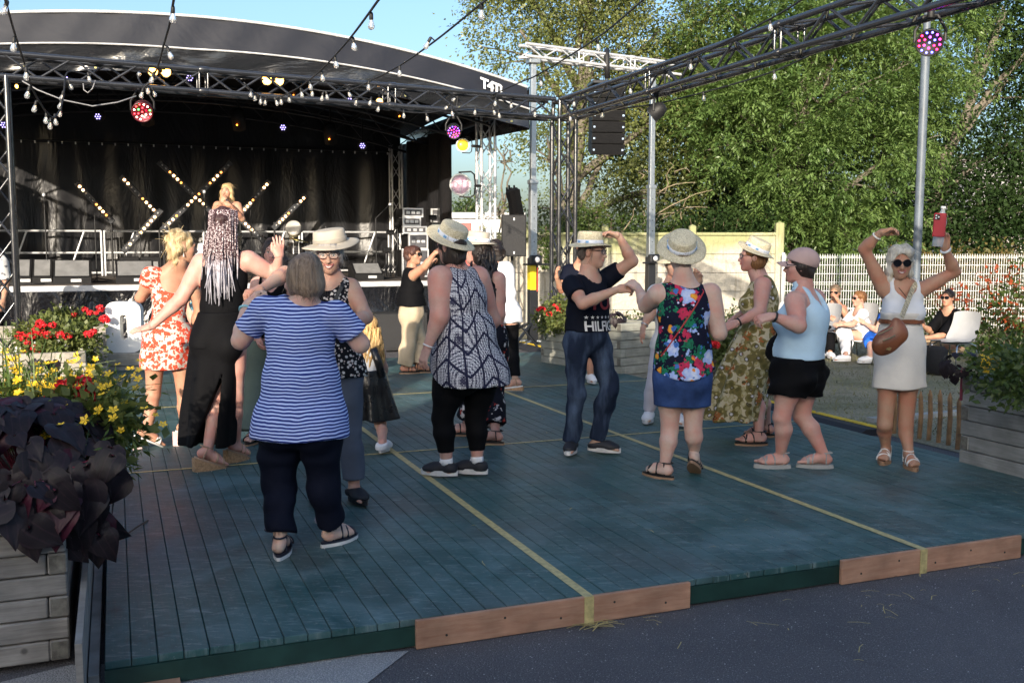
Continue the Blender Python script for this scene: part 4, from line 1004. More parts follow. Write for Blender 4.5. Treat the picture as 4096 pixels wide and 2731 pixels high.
bush('hedge_shrub', 'dense green shrub rising over the concrete wall behind the man', [blob(2450, 930, 22.2, .5), blob(2600, 950, 22.4, .55), blob(2330, 900, 22.4, .5), blob(2200, 950, 22.3, .4)], lm_d, 170, 22, .25, .08, 'shrubs over the wall')
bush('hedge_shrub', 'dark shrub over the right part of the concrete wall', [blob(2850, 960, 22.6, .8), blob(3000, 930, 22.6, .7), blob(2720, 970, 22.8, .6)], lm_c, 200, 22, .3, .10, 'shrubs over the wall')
bush('creeper', 'green creeper hanging over the wall beside the left lifting tower', [blob(2170, 960, 20.7, .22), blob(2190, 1040, 20.75, .16)], lm_d, 34, 16, .12, .07, None, 'creeper', False)
for k, (u, Y, dsc) in enumerate(((2470, 20.3, 'below the man'), (2760, 20.2, 'behind the floral blouse'), (2950, 20.2, 'behind the long dress'))):
    bush('weed', 'low green weeds growing at the wall foot, %s' % dsc, [(P(u, 1300, Y).x, Y, .22, .25), (P(u, 1300, Y).x+.4, Y, .16, .22)], lm_d, 40, 14, .15, .07, 'weeds at the wall foot', 'weeds')
# rose bush at the right
rs = bush('rose_bush', 'rose bush with red young leaves at the right edge behind the planter', [blob(3960, 1330, 15.6, .42), blob(4060, 1250, 15.4, .48), blob(4080, 1400, 15.0, .45), blob(3930, 1420, 15.2, .3), blob(4120, 1120, 15.6, .4, .1), blob(3770, 1290, 16.4, .28, .1)], lm_d, 230, 13, .2, .075, None, 'rose bush')
pos, out = clump_points([blob(3990, 1260, 15.5, .45), blob(4050, 1180, 15.4, .45), blob(3800, 1200, 16.2, .25)], 46, 7, .14, (.5, 1.1))
rsx = link('red_shoots', quads_mesh('red_shoots', leaf_quads(pos, unit(out)+RNG.normal(0, .5, out.shape), .09*(.6+.8*RNG.random(len(pos))), .045*np.ones(len(pos))), mat_leaf('leaf_red', (.25, .05, .02), (.42, .09, .03), .3)), rs); rsx['kind'] = 'stuff'
# ------------------------------------------------------------------ concrete wall
def mat_conc():
    m, nt, b = nodes_of('stained_concrete'); v = coords(nt); g = noise(nt, v, 1.1, 5, .62, dist=.5); f = noise(nt, v, 30, 3)
    c = mixc(nt, ramp(nt, f, [(.3, 0.0), (.7, 1.0)]), (.40, .37, .31), (.52, .48, .41))
    z = nt.nodes.new('ShaderNodeSeparateXYZ'); nt.links.new(v, z.inputs[0])
    hz = math_(nt, 'MULTIPLY_ADD', z.outputs[2], .55, -.72); al = math_(nt, 'ADD', g, hz)
    c = mixc(nt, ramp(nt, al, [(.58, 0.0), (.86, .75)]), c, (.26, .28, .09))
    st = noise(nt, coords(nt, 'pos', (7, 1, .8)), 1.5, 4, .7)
    c = mixc(nt, ramp(nt, st, [(.54, 0.0), (.72, .65)]), c, (.15, .125, .08))
    c = mixc(nt, ramp(nt, voro(nt, v, 6, 'DISTANCE_TO_EDGE'), [(.0, .3), (.025, 0.0)]), c, (.16, .13, .09))
    nt.links.new(c, b.inputs['Base Color']); b.inputs['Roughness'].default_value = .93; bump_(nt, b, f, .35, .01); return m
m_conc = mat_conc(); WY = 21.0
wall = thing('concrete_wall', (3, WY, 0), 'stained concrete panel wall with posts and green algae', 'wall')
posts = [P(u, 950, WY).x for u in (1930, 2107, 2420, 2769, 3117)]
for k, x in enumerate(posts):
    h = 2.14 if k != 4 else 2.2; mb = MB(); mb.cbox((x, WY, h/2), (.14 if k < 4 else .17, .15, h), .012)
    c = [Vector((x-.06, WY-.06, h)), Vector((x+.06, WY-.06, h)), Vector((x+.06, WY+.06, h)), Vector((x-.06, WY+.06, h))]; 
    i = [mb.pt(p) for p in c]; ap = mb.pt((x, WY, h+.035))
    for j in range(4): mb.f.append([i[j], i[(j+1) % 4], ap])
    mb.build('post', m_conc, wall)
for x0, x1 in zip(posts, posts[1:]):
    for r in range(5):
        mb = MB(); mb.cbox(((x0+x1)/2, WY+.01 + random.uniform(-.004, .004), .02+.385*r+.19), (x1-x0-.145, .06, .378), .006); mb.build('panel', m_conc, wall)
    MB().cbox(((x0+x1)/2, WY, 1.975), (x1-x0-.15, .13, .06), .01).build('coping', m_conc, wall)
# ------------------------------------------------------------------ white mesh fence
m_wire = M('white_wire', (.78, .79, .77), .4, var=.05); FY = 20.6
fz0, fz1 = .05, P(3500, 1020, FY).z
mf = thing('mesh_fence', (9, FY, 0), 'white welded mesh fence right of the concrete wall', 'fence')
x = P(3138, 1000, FY).x; nP = 0
while x < 16:
    W = 2.5; wires = MB()
    for k in range(50):
        xx = x + .05*k + .03; wires.tube([(xx, FY, fz0), (xx, FY, fz1-.02), (xx, FY, fz1+.02)], .0055, 4, False)
    for z in np.linspace(.12, fz1-.03, 9): wires.tube([(x, FY-.008, z), (x+W, FY-.008, z)], .006, 4, False)
    for z in (.45, .95, fz1-.06): wires.tube([(x, FY-.03, z), (x+W, FY-.03, z)], .005, 4, False)
    wires.build('mesh_panel', m_wire, mf)
    MB().cbox((x-.01, FY+.03, (fz1+.05)/2), (.055, .05, fz1+.05), .006).build('post', m_wire, mf); x += W
# ------------------------------------------------------------------ chestnut pales beside the lawn
pf = thing('pale_fence', D(4.75, 3.2), 'short chestnut paling between the dancer and the right planter', 'fence')
for k, (u, vt, vb) in enumerate(((3575, 1560, 1735), (3676, 1565, 1755), (3713, 1558, 1762), (3752, 1558, 1772), (3792, 1568, 1782), (3620, 1600, 1745), (3828, 1590, 1800))):
    p = G(u, vb, .0); h = P(u, vt, p.y).z; mb = MB(Matrix.Translation(p) @ Matrix.Rotation(random.uniform(-.3, .3), 4, 'Z'))
    mb.tube([(0, 0, -.05), (.01, 0, h*.5), (0, 0, h-.05), (.0, 0, h)], [.021, .022, .02, .005], 7); mb.build('pale', M('chestnut', (.30, .17, .08), .8, var=.3, vs=12), pf)
a_, b__ = G(3575, 1690, .0), G(3828, 1750, .0)
rod('wire', Vector((a_.x, a_.y, .28)), Vector((b__.x, b__.y, .28)), .004, m_galv, pf)
sl = thing('edging_slab', G(3700, 1690, 0), 'pale concrete edging strip on the lawn behind the pales', 'edging')
e0, e1_ = G(3480, 1690, 0), G(3960, 1650, 0); mb = MB(); dd = (e1_-e0).normalized(); nn = Vector((-dd.y, dd.x, 0))
mb.extr([e0-nn*.05, e1_-nn*.05, e1_+nn*.05, e0+nn*.05], (0, 0, .05)); mb.build('slab', M('edging_concrete', (.36, .36, .34), .9), sl)
# ------------------------------------------------------------------ timber planters
m_endg = M('end_grain', (.16, .15, .125), .9, var=.3, vs=30, bump=.4, bs=120)
m_soil = M('potting_soil', (.03, .02, .013), .95, bump=.8, bs=40)
def planter(T, w, d, h, n, label, mat=m_oldwood, lift=0, group='timber flower boxes'):
    """log-cabin box: courses of boards whose ends lap alternately at the corners; T places its near left corner"""
    t = thing('planter', T.translation, label, 'planter', group); ch = h/n; th = .075
    for k in range(n):
        z0, z1 = lift + k*ch + .003, lift + (k+1)*ch - .003; e = k % 2; j = random.uniform(-.006, .006)
        x0, x1 = (0, w) if e else (th+.002, w-th-.002); y0, y1 = (th+.002, d-th-.002) if e else (0, d)
        for yy in (0, d-th):
            MB(T).cbox(((x0+x1)/2, yy+th/2+j, (z0+z1)/2), (x1-x0, th, z1-z0), .006).build('board', mat, t)
        for xx in (0, w-th):
            MB(T).cbox((xx+th/2+j, (y0+y1)/2, (z0+z1)/2), (th, y1-y0, z1-z0), .006).build('board', mat, t)
            if not e:
                for yy in (-.0015, d-.0035): MB(T).box((xx+.006+j, yy, z0+.006), (xx+th-.006+j, yy+.005, z1-.006)).build('end_grain', m_endg, t)
    MB(T).box((th+.004, th+.004, lift+.02), (w-th-.004, d-th-.004, h+lift-.07)).build('soil', m_soil, t)
    return t
c = G(283, 2663, 0)
TP1 = Matrix.Translation(c - E1*1.25) @ Matrix.Rotation(TH, 4, 'Z')
planter(TP1, 1.25, 1.75, .74, 8, 'weathered grey timber planter in the left foreground under dark leaves', lift=.03)
TP2 = MD @ Matrix.Translation((-3.75, 7.75, 0)); planter(TP2, 1.42, .7, .60, 5, 'sunlit pale timber planter with red geraniums at the left', mat=mat_wood('pale_timber', (.42, .38, .31), (.55, .50, .42)))
TP3 = MD @ Matrix.Translation((-3.55, 9.45, 0)); planter(TP3, 1.42, .6, .74, 6, 'second pale timber planter behind, closer to the stage', mat=bpy.data.materials['pale_timber'])
pa, pb = Vector((.40, 14.0, DECK_Z)), Vector((1.38, 12.7, DECK_Z)); dd = (pb-pa); angp = math.atan2(dd.y, dd.x)
TP4 = Matrix.Translation((pa.x, pa.y, 0)) @ Matrix.Rotation(angp, 4, 'Z')
planter(TP4, dd.length, .62, .77, 7, 'grey timber planter behind the man in jeans by the black tower', mat=mat_wood('grey_green_timber', (.30, .30, .255), (.42, .42, .36)))
pc = D(3.9, 1.6, .0); TP5 = Matrix.Translation(pc) @ Matrix.Rotation(TH - rad(90), 4, 'Z')
planter(TP5, 2.3, 1.0, .79, 7, 'grey timber planter cut by the right picture edge', mat=mat_wood('blue_grey_timber', (.23, .23, .215), (.34, .34, .32)))
q = G(2840, 1562, 0); TP6 = Matrix.Translation(q) @ Matrix.Rotation(rad(-35), 4, 'Z')
planter(TP6, .95, .6, .78, 7, 'brown timber planter half hidden behind the floral blouse', mat=m_brownwood)
# ------------------------------------------------------------------ flowers
def flower_mesh(name, n, r, mat, tilt=.35, ctr=None):
    mb = MB()
    for k in range(n):
        t = 6.283*k/n; d = Vector((math.cos(t), math.sin(t), tilt)); s = Vector((-math.sin(t), math.cos(t), 0))
        mb.poly([(0, 0, 0), d*r*.6 + s*r*.32, d*r, d*r*.6 - s*r*.32])
    return mb.mesh(name, mat)
m_ypet = M('yellow_petal', (.85, .55, .02), .5, var=.1); m_rpet = M('red_petal', (.75, .025, .035), .5, var=.3, vs=60); m_wpet = M('white_petal', (.75, .75, .72), .6)
me_y = flower_mesh('flower', 5, .027, m_ypet); me_w = flower_mesh('flower', 5, .012, m_wpet)
def red_head(seed):
    rg = random.Random(seed); mb = MB()
    for k in range(34):
        d = Vector((rg.gauss(0, 1), rg.gauss(0, 1), rg.gauss(.3, .8))).normalized(); c = d*.045*rg.uniform(.75, 1.1); c.z *= .75
        a = d.orthogonal().normalized(); b = d.cross(a); r = .016
        mb.poly([c + (a*math.cos(t) + b*math.sin(t))*r + d*.006*(-1)**j for j, t in enumerate([0, 1.05, 2.1, 3.14, 4.2, 5.2])])
    return mb.mesh('geranium_head', m_rpet)
me_r = [red_head(s) for s in range(3)]
def heart_leaf(w, curl):
    prof = [(-.16, .17), (-.10, .36), (.0, .47), (.14, .52), (.30, .49), (.48, .39), (.66, .26), (.83, .12), (1.0, .0)]; mb = MB(); ids = []
    for y, hw in prof:
        row = []
        for k in range(-3, 4):
            s = k/3; x = s*hw; yy = y + (.16 if y < 0 else 0)*(1-abs(s))**1.5*1.0
            z = .16*abs(x) - .30*x*x - curl*max(0, yy)**2 + .03*math.sin(yy*9+s*2)*abs(s) - .02*(1 if k == 0 else 0)
            row.append(mb.pt((x*w, yy*w, z*w)))
        ids.append(row)
    for a, b in zip(ids, ids[1:]):
        for k in range(6): mb.f.append([a[k], a[k+1], b[k+1], b[k]])
    return mb.mesh('leaf', None, True)
def mat_darkleaf(name, a, b2):
    m, nt, b = nodes_of(name); oi = nt.nodes.new('ShaderNodeObjectInfo').outputs['Random']; v = coords(nt, 'obj')
    c = mixc(nt, oi, a, b2); w = nt.nodes.new('ShaderNodeTexWave'); w.inputs['Scale'].default_value = 9; w.inputs['Distortion'].default_value = 2.5; nt.links.new(v, w.inputs['Vector'])
    c = mixc(nt, ramp(nt, w.outputs['Fac'], [(.9, 0.0), (.99, .25)]), c, (.06, .03, .04)); nt.links.new(c, b.inputs['Base Color'])
    b.inputs['Roughness'].default_value = .45; b.inputs['Specular IOR Level'].default_value = .22; bump_(nt, b, noise(nt, v, 30, 2), .3, .006); return m
m_pl = [mat_darkleaf('purple_black_leaf', (.011, .008, .010), (.024, .017, .020)), mat_darkleaf('maroon_leaf', (.055, .008, .02), (.035, .01, .016))]
me_hl = []
for w, cu in ((.14, .25), (.17, .35), (.12, .15), (.15, .5)):
    for mm in m_pl:
        me = heart_leaf(w, cu); me.materials.append(mm); me_hl.append(me)
vine = thing('sweet_potato_vine', P(150, 1990, 4.5), 'dark purple sweet potato vine spilling over the left foreground planter', 'plant')
cv = P(90, 1850, 4.62); hub = MB()
spots = []
rg = random.Random(3)
for k in range(120):
    th = rg.uniform(0, 6.283); el = rg.uniform(-.55, 1.35)
    d = Vector((math.cos(th)*math.cos(el), math.sin(th)*math.cos(el), math.sin(el)))
    if d.y > .55: continue
    p = cv + Vector((d.x*.42, d.y*.40, d.z*.30)); spots.append((p, d))
for (u, v, Y, n) in ((310, 1990, 4.2, 8), (350, 2060, 4.25, 5), (330, 2120, 4.2, 4), (370, 1880, 4.3, 6), (430, 1850, 4.35, 3), (250, 2020, 4.05, 6), (120, 2040, 3.98, 6), (40, 2000, 4.0, 6), (200, 1960, 4.05, 8), (390, 2120, 4.3, 2), (490, 1795, 4.5, 1), (10, 1700, 4.5, 5), (90, 1640, 4.7, 4), (220, 1670, 4.7, 4)):
    for k in range(n):
        p = P(u + rg.gauss(0, 34), v + rg.gauss(0, 34), Y + rg.gauss(0, .06)); d = Vector((rg.gauss(.15, .35), -1, rg.gauss(-.1, .35))).normalized(); spots.append((p, d))
for p, d in spots:
    me = me_hl[rg.randrange(4)*2 + (1 if rg.random() < .16 else 0)]
    tip = Vector((rg.gauss(0, .55) + d.x*.5, -.15+d.y*.3, -1 + rg.gauss(0, .35))).normalized()
    nrm = (d*1.0 + Vector((0, -.25, .55)) + Vector((rg.gauss(0, .22), rg.gauss(0, .22), rg.gauss(0, .22)))).normalized()
    y = (tip - nrm*tip.dot(nrm)).normalized(); x = y.cross(nrm); s = rg.uniform(.75, 1.25)
    T = Matrix.Translation(p) @ Matrix((x*s, y*s, nrm*s)).transposed().to_4x4()
    sub_link('leaf', me, vine, T); 
    root = cv + Vector((0, .1, -.2)); hub.tube([p, p.lerp(root, .4) + Vector((0, 0, .05)), root.lerp(p, .25)], .0035, 4, False)
hub.build('stems', M('magenta_stem', (.22, .03, .06), .5), vine)
def blades(label, root, n, hmax, spread, mat, w=.004, lean=(0, 0), seed=1, parent=None):
    rg = random.Random(seed); mb = MB()
    for k in range(n):
        r0 = Vector(root) + Vector((rg.gauss(0, spread*.4), rg.gauss(0, spread*.4), 0)); h = hmax*rg.uniform(.5, 1)
        th = rg.uniform(0, 6.283); out = Vector((math.cos(th)*spread*rg.uniform(.3, 1.6) + lean[0], math.sin(th)*spread*rg.uniform(.3, 1.2) + lean[1], 0)); s = Vector((-math.sin(th), math.cos(th), 0))*w
        pts = [r0 + out*(t**1.8) + Vector((0, 0, h*(t - .35*t**3))) for t in (0, .25, .5, .75, 1)]
        for j in range(4):
            f0, f1 = 1-j*.22, 1-(j+1)*.22
            mb.poly([pts[j]-s*f0, pts[j]+s*f0, pts[j+1]+s*f1, pts[j+1]-s*f1])
    return mb
m_blade = mat_leaf('grass_leaf', (.06, .11, .03), (.13, .19, .06), .25, .4, 3)
bd = thing('bidens_plant', P(300, 1800, 5.2), 'mound of yellow bidens flowers and arching grass behind the dark vine', 'plant')
bb = [P(120, 1560, 5.1), P(270, 1570, 5.2), P(350, 1620, 5.0), P(20, 1545, 5.0), P(375, 1690, 4.8), P(200, 1620, 5.0)]
pos, out = clump_points([(p.x, p.y, p.z-.08, .19) for p in bb], 260, 28, .11, (.1, 1)); n = len(pos)
link('foliage', quads_mesh('foliage', leaf_quads(pos, unit(out)+RNG.normal(0, .7, (n, 3)), .05*(.5+RNG.random(n)), .012*np.ones(n)), mat_leaf('fine_green', (.07, .12, .02), (.15, .20, .05), .3, .5, 6)), bd)
base_ = P(250, 1760, 5.1)
bl = blades('', base_, 60, .55, .30, m_blade, .0035, (.12, 0), 5); bl.build('arching_blades', m_blade, bd)
for u in (40, 110, 150): blades('', P(u, 1720, 4.9), 10, .85, .16, m_blade, .006, (-.05, 0), u).build('tall_blades', m_blade, bd)
rg = random.Random(11)
for k in range(250):
    b = bb[rg.randrange(6)]; p = b + Vector((rg.gauss(0, .14), rg.gauss(-.05, .12), rg.gauss(.05, .065)))
    if k < 22: p = P(rg.uniform(400, 560), rg.uniform(1440, 1760), 5.0 + rg.gauss(0, .15))
    T = Matrix.Translation(p) @ Matrix.Rotation(rg.uniform(.1, 1.1), 4, Vector((1, rg.gauss(0, .6), 0)).normalized()) @ Matrix.Scale(rg.uniform(.7, 1.15), 4)
    sub_link('flower', me_y, bd, T)
fs = MB()
for k in range(70):
    b = bb[rg.randrange(6)]; e = b + Vector((rg.gauss(.08, .2), rg.gauss(-.05, .12), rg.gauss(.05, .09))); fs.tube([b - Vector((0, 0, .18)), b.lerp(e, .6) + Vector((0, 0, .03)), e], .0018, 4, False)
for k in range(16):
    b = bb[2 + 2*(k % 2)]; e = P(rg.uniform(420, 560), rg.uniform(1440, 1760), 5.0); fs.tube([b, b.lerp(e, .6)+Vector((0, 0, .05)), e], .0018, 4, False)
fs.build('stalks', m_blade, bd)
def geranium(label, heads, foli, seed, whites=0, parent_loc=None, group='red geraniums in the planters', dens=60):
    rg = random.Random(seed); t = thing('geranium', parent_loc or heads[0], label, 'flowers', group)
    pos, out = clump_points([(p.x, p.y, p.z, r) for p, r in foli], dens*len(foli), 20, .11, (.1, 1)); n = len(pos)
    link('foliage', quads_mesh('foliage', leaf_quads(pos, unit(out)+RNG.normal(0, .6, (n, 3)), .055*(.5+RNG.random(n)), .045*np.ones(n)), MATS.get('geranium_leaf') or mat_leaf('geranium_leaf', (.085, .12, .03), (.19, .21, .07), .3, .5, 6)), t)
    st = MB()
    for h in heads:
        T = Matrix.Translation(h) @ Matrix.Rotation(rg.uniform(0, 6), 4, 'Z') @ Matrix.Scale(rg.uniform(.7, 1.15), 4); sub_link('flower_head', me_r[rg.randrange(3)], t, T)
        f = min(foli, key=lambda q: (q[0]-h).length)[0]; st.tube([h, h.lerp(f, .5), f - Vector((0, 0, .1))], .004, 4, False)
    st.build('stalks', m_blade, t)
    for k in range(whites):
        f, r = foli[rg.randrange(len(foli))]; th_ = rg.uniform(3.4, 6.0); p = f + Vector((math.cos(th_)*r*.8, math.sin(th_)*r*.8, rg.uniform(-.5, .3)*r)); sub_link('flower', me_w, t, Matrix.Translation(p) @ Matrix.Rotation(rg.uniform(.6, 1.5), 4, 'X') @ Matrix.Scale(rg.uniform(1, 1.8), 4))
    return t
geranium('red geranium heads among the yellow flowers of the foreground planter', [P(u, v, 4.85) for u, v in ((330, 1535), (360, 1560), (290, 1560), (240, 1575), (265, 1545), (380, 1600), (400, 1640), (415, 1680), (420, 1700), (345, 1590), (215, 1600), (320, 1580))], [(P(330, 1640, 4.95), .16), (P(390, 1700, 4.8), .14)], 1, dens=50)
geranium('red geraniums overflowing the sunlit planter at the left', [P(u, v, 11.1) for u, v in ((80, 1340), (150, 1310), (165, 1330), (140, 1320), (175, 1300), (190, 1340), (210, 1300), (240, 1338), (268, 1345), (355, 1335), (375, 1325), (110, 1370), (125, 1410), (140, 1395), (155, 1400), (105, 1405), (95, 1350), (160, 1290), (130, 1340))], [(P(200, 1385, 11.3), .33), (P(310, 1385, 11.3), .26), (P(110, 1390, 11.3), .26), (P(250, 1340, 11.4), .2)], 2, whites=60)
geranium('red geraniums in the box nearer the stage beside the white numeral', [P(u, v, 12.9) for u, v in ((340, 1238), (360, 1250), (385, 1252), (296, 1258), (412, 1275), (425, 1280), (400, 1232), (405, 1240), (420, 1272))], [(P(225, 1310, 13), .26), (P(320, 1318, 13), .22)], 3, whites=8)
geranium('red geraniums in the box left of the man', [P(u, v, 13.7) for u, v in ((2155, 1240), (2180, 1240), (2225, 1225), (2235, 1228), (2200, 1255), (2240, 1245), (2165, 1235), (2250, 1240))], [(P(2220, 1265, 13.8), .28), (P(2290, 1275, 13.6), .24)], 4)
geranium('few red geraniums in the brown half-hidden box', [P(u, v, 11) for u, v in ((2865, 1380), (2850, 1375))], [(P(2900, 1370, 11.4), .3)], 5)
# dark and green plants in the other boxes
def mini_vine(label, c, n, sx, sz, seed, scale=.6):
    t = thing('dark_foliage', c, label, 'plant', 'dark leaved plants'); rg = random.Random(seed)
    for k in range(n):
        d = Vector((rg.gauss(0, 1), rg.gauss(-.5, .7), rg.gauss(.2, .6))).normalized(); p = Vector(c) + Vector((d.x*sx, d.y*.2, d.z*sz)); y = Vector((d.x*.5, -.3, -1)).normalized()
        nrm = (d + Vector((0, -.2, .3))).normalized(); y = (y - nrm*y.dot(nrm)).normalized(); x = y.cross(nrm); s = scale*rg.uniform(.7, 1.2)
        sub_link('leaf', me_hl[rg.randrange(4)*2], t, Matrix.Translation(p) @ Matrix((x*s, y*s, nrm*s)).transposed().to_4x4())
    MB().tube([Vector(c) - Vector((0, 0, .25)), c], .012, 6).build('stem', MATS['magenta_stem'], t)
mini_vine('dark leaved plant in the grey box right of the man', P(2450, 1275, 12.95), 30, .16, .1, 21, .5)
mini_vine('dark leaved plant hanging over the corner of the right planter', P(3850, 1470, 7.55), 34, .16, .12, 22, .45)
mini_vine('purple leaf standing over the pale left planter', P(205, 1445, 6.4), 4, .06, .05, 23, .7)
gb = bush('planter_greens', 'green bedding plants with small yellow flowers in the right planter', [(*P(3950, 1490, 7.3), .16), (*P(4050, 1490, 6.9), .2), (*P(4110, 1500, 6.6), .25), (*P(3990, 1440, 7.2), .12)], lm_d, 120, 14, .1, .05, None, 'plant', False)
rg = random.Random(5)
for k in range(26): sub_link('flower', me_y, gb, Matrix.Translation(P(rg.uniform(3930, 4000), rg.uniform(1420, 1490), 7.15)) @ Matrix.Rotation(rg.uniform(.3, 1.2), 4, 'X') @ Matrix.Scale(.8, 4))
# ------------------------------------------------------------------ white numeral on sleepers
m_foam = M('white_foam', (.82, .82, .80), .6, var=.04)
def numeral():
    c = P(500, 1307, 13.2); w, h = 135/FPX*13.2/2, 203/FPX*13.2/2; T = Matrix.Translation(c) @ Matrix.Rotation(rad(8), 4, 'Z')
    def rr(hw, hh, r, n=12):
        pts = []
        for q, (sx, sy) in enumerate(((1, 1), (-1, 1), (-1, -1), (1, -1))):
            for k in range(n):
                t = math.pi/2*(q + k/(n-1)); pts.append((sx*(hw-r) + r*math.cos(t), sy*(hh-r) + r*math.sin(t)))
        return pts
    O = rr(w, h, w*.52); I = rr(w*.2, h*.5, w*.19); mb = MB(T); n = len(O); d = .09
    ids = [[mb.pt((x, y, z)) for x, z in L] for y in (-d, d) for L in (O, I)]
    of, jf, ob, jb = ids
    for k in range(n):
        j = (k+1) % n
        mb.f += [[of[k], of[j], jf[j], jf[k]], [ob[j], ob[k], jb[k], jb[j]], [of[j], of[k], ob[k], ob[j]], [jf[k], jf[j], jb[j], jb[k]]]
    return mb.mesh('white_numeral', m_foam), c.z-h
nme, zb0 = numeral()
tag(link('numeral', nme), 'large white rounded numeral 0 standing before the stage', 'numeral')
sb = thing('sleepers', P(560, 1440, 13.6), 'stacked weathered sleepers carrying the white numeral', 'sleepers')
T = Matrix.Translation((P(370, 1440, 13.4).x, 13.0, 0)) @ Matrix.Rotation(rad(8), 4, 'Z')
hz = zb0
for k in range(2): MB(T).cbox((.75, .15, hz*(k+.5)/2), (1.7 - k*.1, .34, hz/2-.006), .012).build('sleeper', bpy.data.materials['pale_timber'], sb)
# ------------------------------------------------------------------ things far behind
wb = thing('white_shed', (P(1930, 900, 40).x, 40, 0), 'low white building with a red door far behind the stage', 'building')
x0, x1 = P(1780, 900, 40).x, P(2080, 900, 40).x; zt = P(1900, 873, 40).z
MB().box((x0, 40, 0), (x1, 46, zt)).build('wall', m_white, wb); MB().box((x0-.2, 39.8, zt), (x1+.2, 46.2, zt+.22)).build('roof_edge', M('pale_roof', (.5, .5, .52), .6), wb)
MB().box((P(1845, 900, 39.9).x, 39.93, 0), (P(1885, 900, 39.9).x, 39.99, P(1900, 891, 39.9).z)).build('door', M('red_door', (.45, .06, .05), .5), wb)
gh = thing('grey_house', (17, 42, 0), 'pale roofed house glimpsed through the dark tree at right', 'house')
MB().box((18.0, 42, 0), (34, 50, 2.6)).build('wall', M('render', (.45, .43, .4), .9), gh)
MB().extr([(17.6, 41.5, 2.6), (17.6, 50.5, 2.6), (17.6, 46, 5.6)], (17, 0, 0)).build('roof', M('pale_tiles', (.42, .40, .37), .8, var=.3, vs=14), gh)
# unseen house added behind the camera, its roofline shaped to shade the dance floor
hb = thing('shade_house', (2, -14, 0), 'unseen brick house with hipped roof and lower wing, added to shade the floor', 'house')
m_brick = M('brick', (.30, .13, .09), .9, var=.3, vs=9, bump=.4, bs=40); m_tile = M('roof_tile', (.13, .06, .045), .8, var=.3, vs=6); m_pane = M('window_pane', (.03, .04, .05), .08)
MB().box((-5.9, -23, 0), (26, -14.2, 5.1)).build('wall', m_brick, hb); MB().box((-30, -22, 0), (-5.92, -14.2, 3.3)).build('wing_wall', m_brick, hb)
hr_ = MB(); q_ = [hr_.pt(p) for p in ((-6.1, -13.7, 5.05), (26.4, -13.7, 5.05), (26.4, -23.5, 5.05), (-6.1, -23.5, 5.05), (-4.9, -18.6, 8.3), (26.4, -18.6, 8.3))]
hr_.f += [[q_[0], q_[1], q_[5], q_[4]], [q_[2], q_[3], q_[4], q_[5]], [q_[3], q_[0], q_[4]], [q_[1], q_[2], q_[5]], [q_[3], q_[2], q_[1], q_[0]]]; hr_.build('roof', m_tile, hb)
MB().extr([(-30.2, -13.9, 3.25), (-30.2, -22.3, 3.25), (-30.2, -18.1, 5.9)], (24.2, 0, 0)).build('wing_roof', m_tile, hb)
for k in range(9):
    for z in (.8, 3.2):
        x = -5 + k*3.4; w = MB().box((x, -14.19, z), (x+1.3, -14.1, z+1.6)).build('window', m_white, hb); MB().box((x+.08, -14.095, z+.08), (x+1.22, -14.085, z+1.52)).build('pane', m_pane, w)
# ------------------------------------------------------------------ chairs and bag on the lawn
m_plast = M('white_plastic', (.42, .42, .42), .4, var=.06); m_chrome = M('chrome_tube', (.6, .61, .62), .25, metal=1)
def chair(pos, yaw, label):
    t = thing('plastic_chair', pos, label, 'chair', 'white plastic chairs on the lawn'); T = Matrix.Translation(pos) @ Matrix.Rotation(yaw, 4, 'Z')
    def shell(u, v):                                     # the chair faces -y
        x = (u-.5)*.46*(1-.18*max(0, v-.55)); s = v
        if s < .5: y = -.21 + .40*s*2; z = .45 - .012*math.sin(s*6.28) + .02*(2*u-1)**2
        else:
            t_ = (s-.5)*2; y = .19 + .13*t_ + .03*math.sin(t_*3.1); z = .45 + .40*t_ + .03*math.sin((1-t_)*1.5) - .03*(2*u-1)**4*t_; y -= .05*(2*u-1)**2
        return (x, y, z)
    a = MB(T).grid(shell, 10, 18); a.grid(lambda u, v: (shell(u, v)[0]*.985, shell(u, v)[1]+.008, shell(u, v)[2]-.012), 10, 18); a.build('seat_shell', m_plast, t, True)
    for s in (-1, 1):
        MB(T).tube([(s*.24, -.24, .0), (s*.2, -.17, .40), (s*.17, -.1, .43), (s*.17, .12, .43), (s*.2, .19, .40), (s*.25, .27, .0)], .011, 8).build('leg_frame', m_chrome, t, True)
    MB(T).tube([(-.17, -.06, .42), (.17, -.06, .42)], .01, 6).tube([(-.17, .12, .42), (.17, .12, .42)], .01, 6).build('cross_bar', m_chrome, t)
    return t
CH = {'empty': (Vector((6.02, 13.7, 0)), rad(-62)), 'man': (Vector((5.6, 14.6, 0)), rad(-60)), 'w1': (Vector((4.75, 15.6, 0)), rad(-70)), 'w2': (Vector((5.35, 15.7, 0)), rad(-70)), 'w0': (Vector((4.3, 16.1, 0)), rad(-50))}
chair(*CH['empty'], 'empty white plastic chair at the right with a black bag beneath')
chair(*CH['man'], 'white plastic chair under the man in the black shirt')
chair(*CH['w1'], 'white plastic chair under the woman in white trousers')
chair(*CH['w2'], 'white plastic chair under the person in the blue vest')
chair(*CH['w0'], 'white plastic chair under the woman in the grey vest top')
bp = Vector((5.72, 13.55, 0)); bgm = thing('black_bag', bp, 'black cloth bag standing on the lawn under the empty chair', 'bag')
MB(Matrix.Translation(bp) @ Matrix.Rotation(rad(-55), 4, 'Z')).cbox((0, 0, .2), (.34, .16, .4), .05).build('body', M('black_cloth', (.012, .012, .014), .85, bump=.5, bs=30), bgm, True)
MB(Matrix.Translation(bp)).tube([(-.08, 0, .38), (-.06, 0, .47), (.06, 0, .47), (.08, 0, .38)], .012, 6).build('handle', m_dark, bgm)
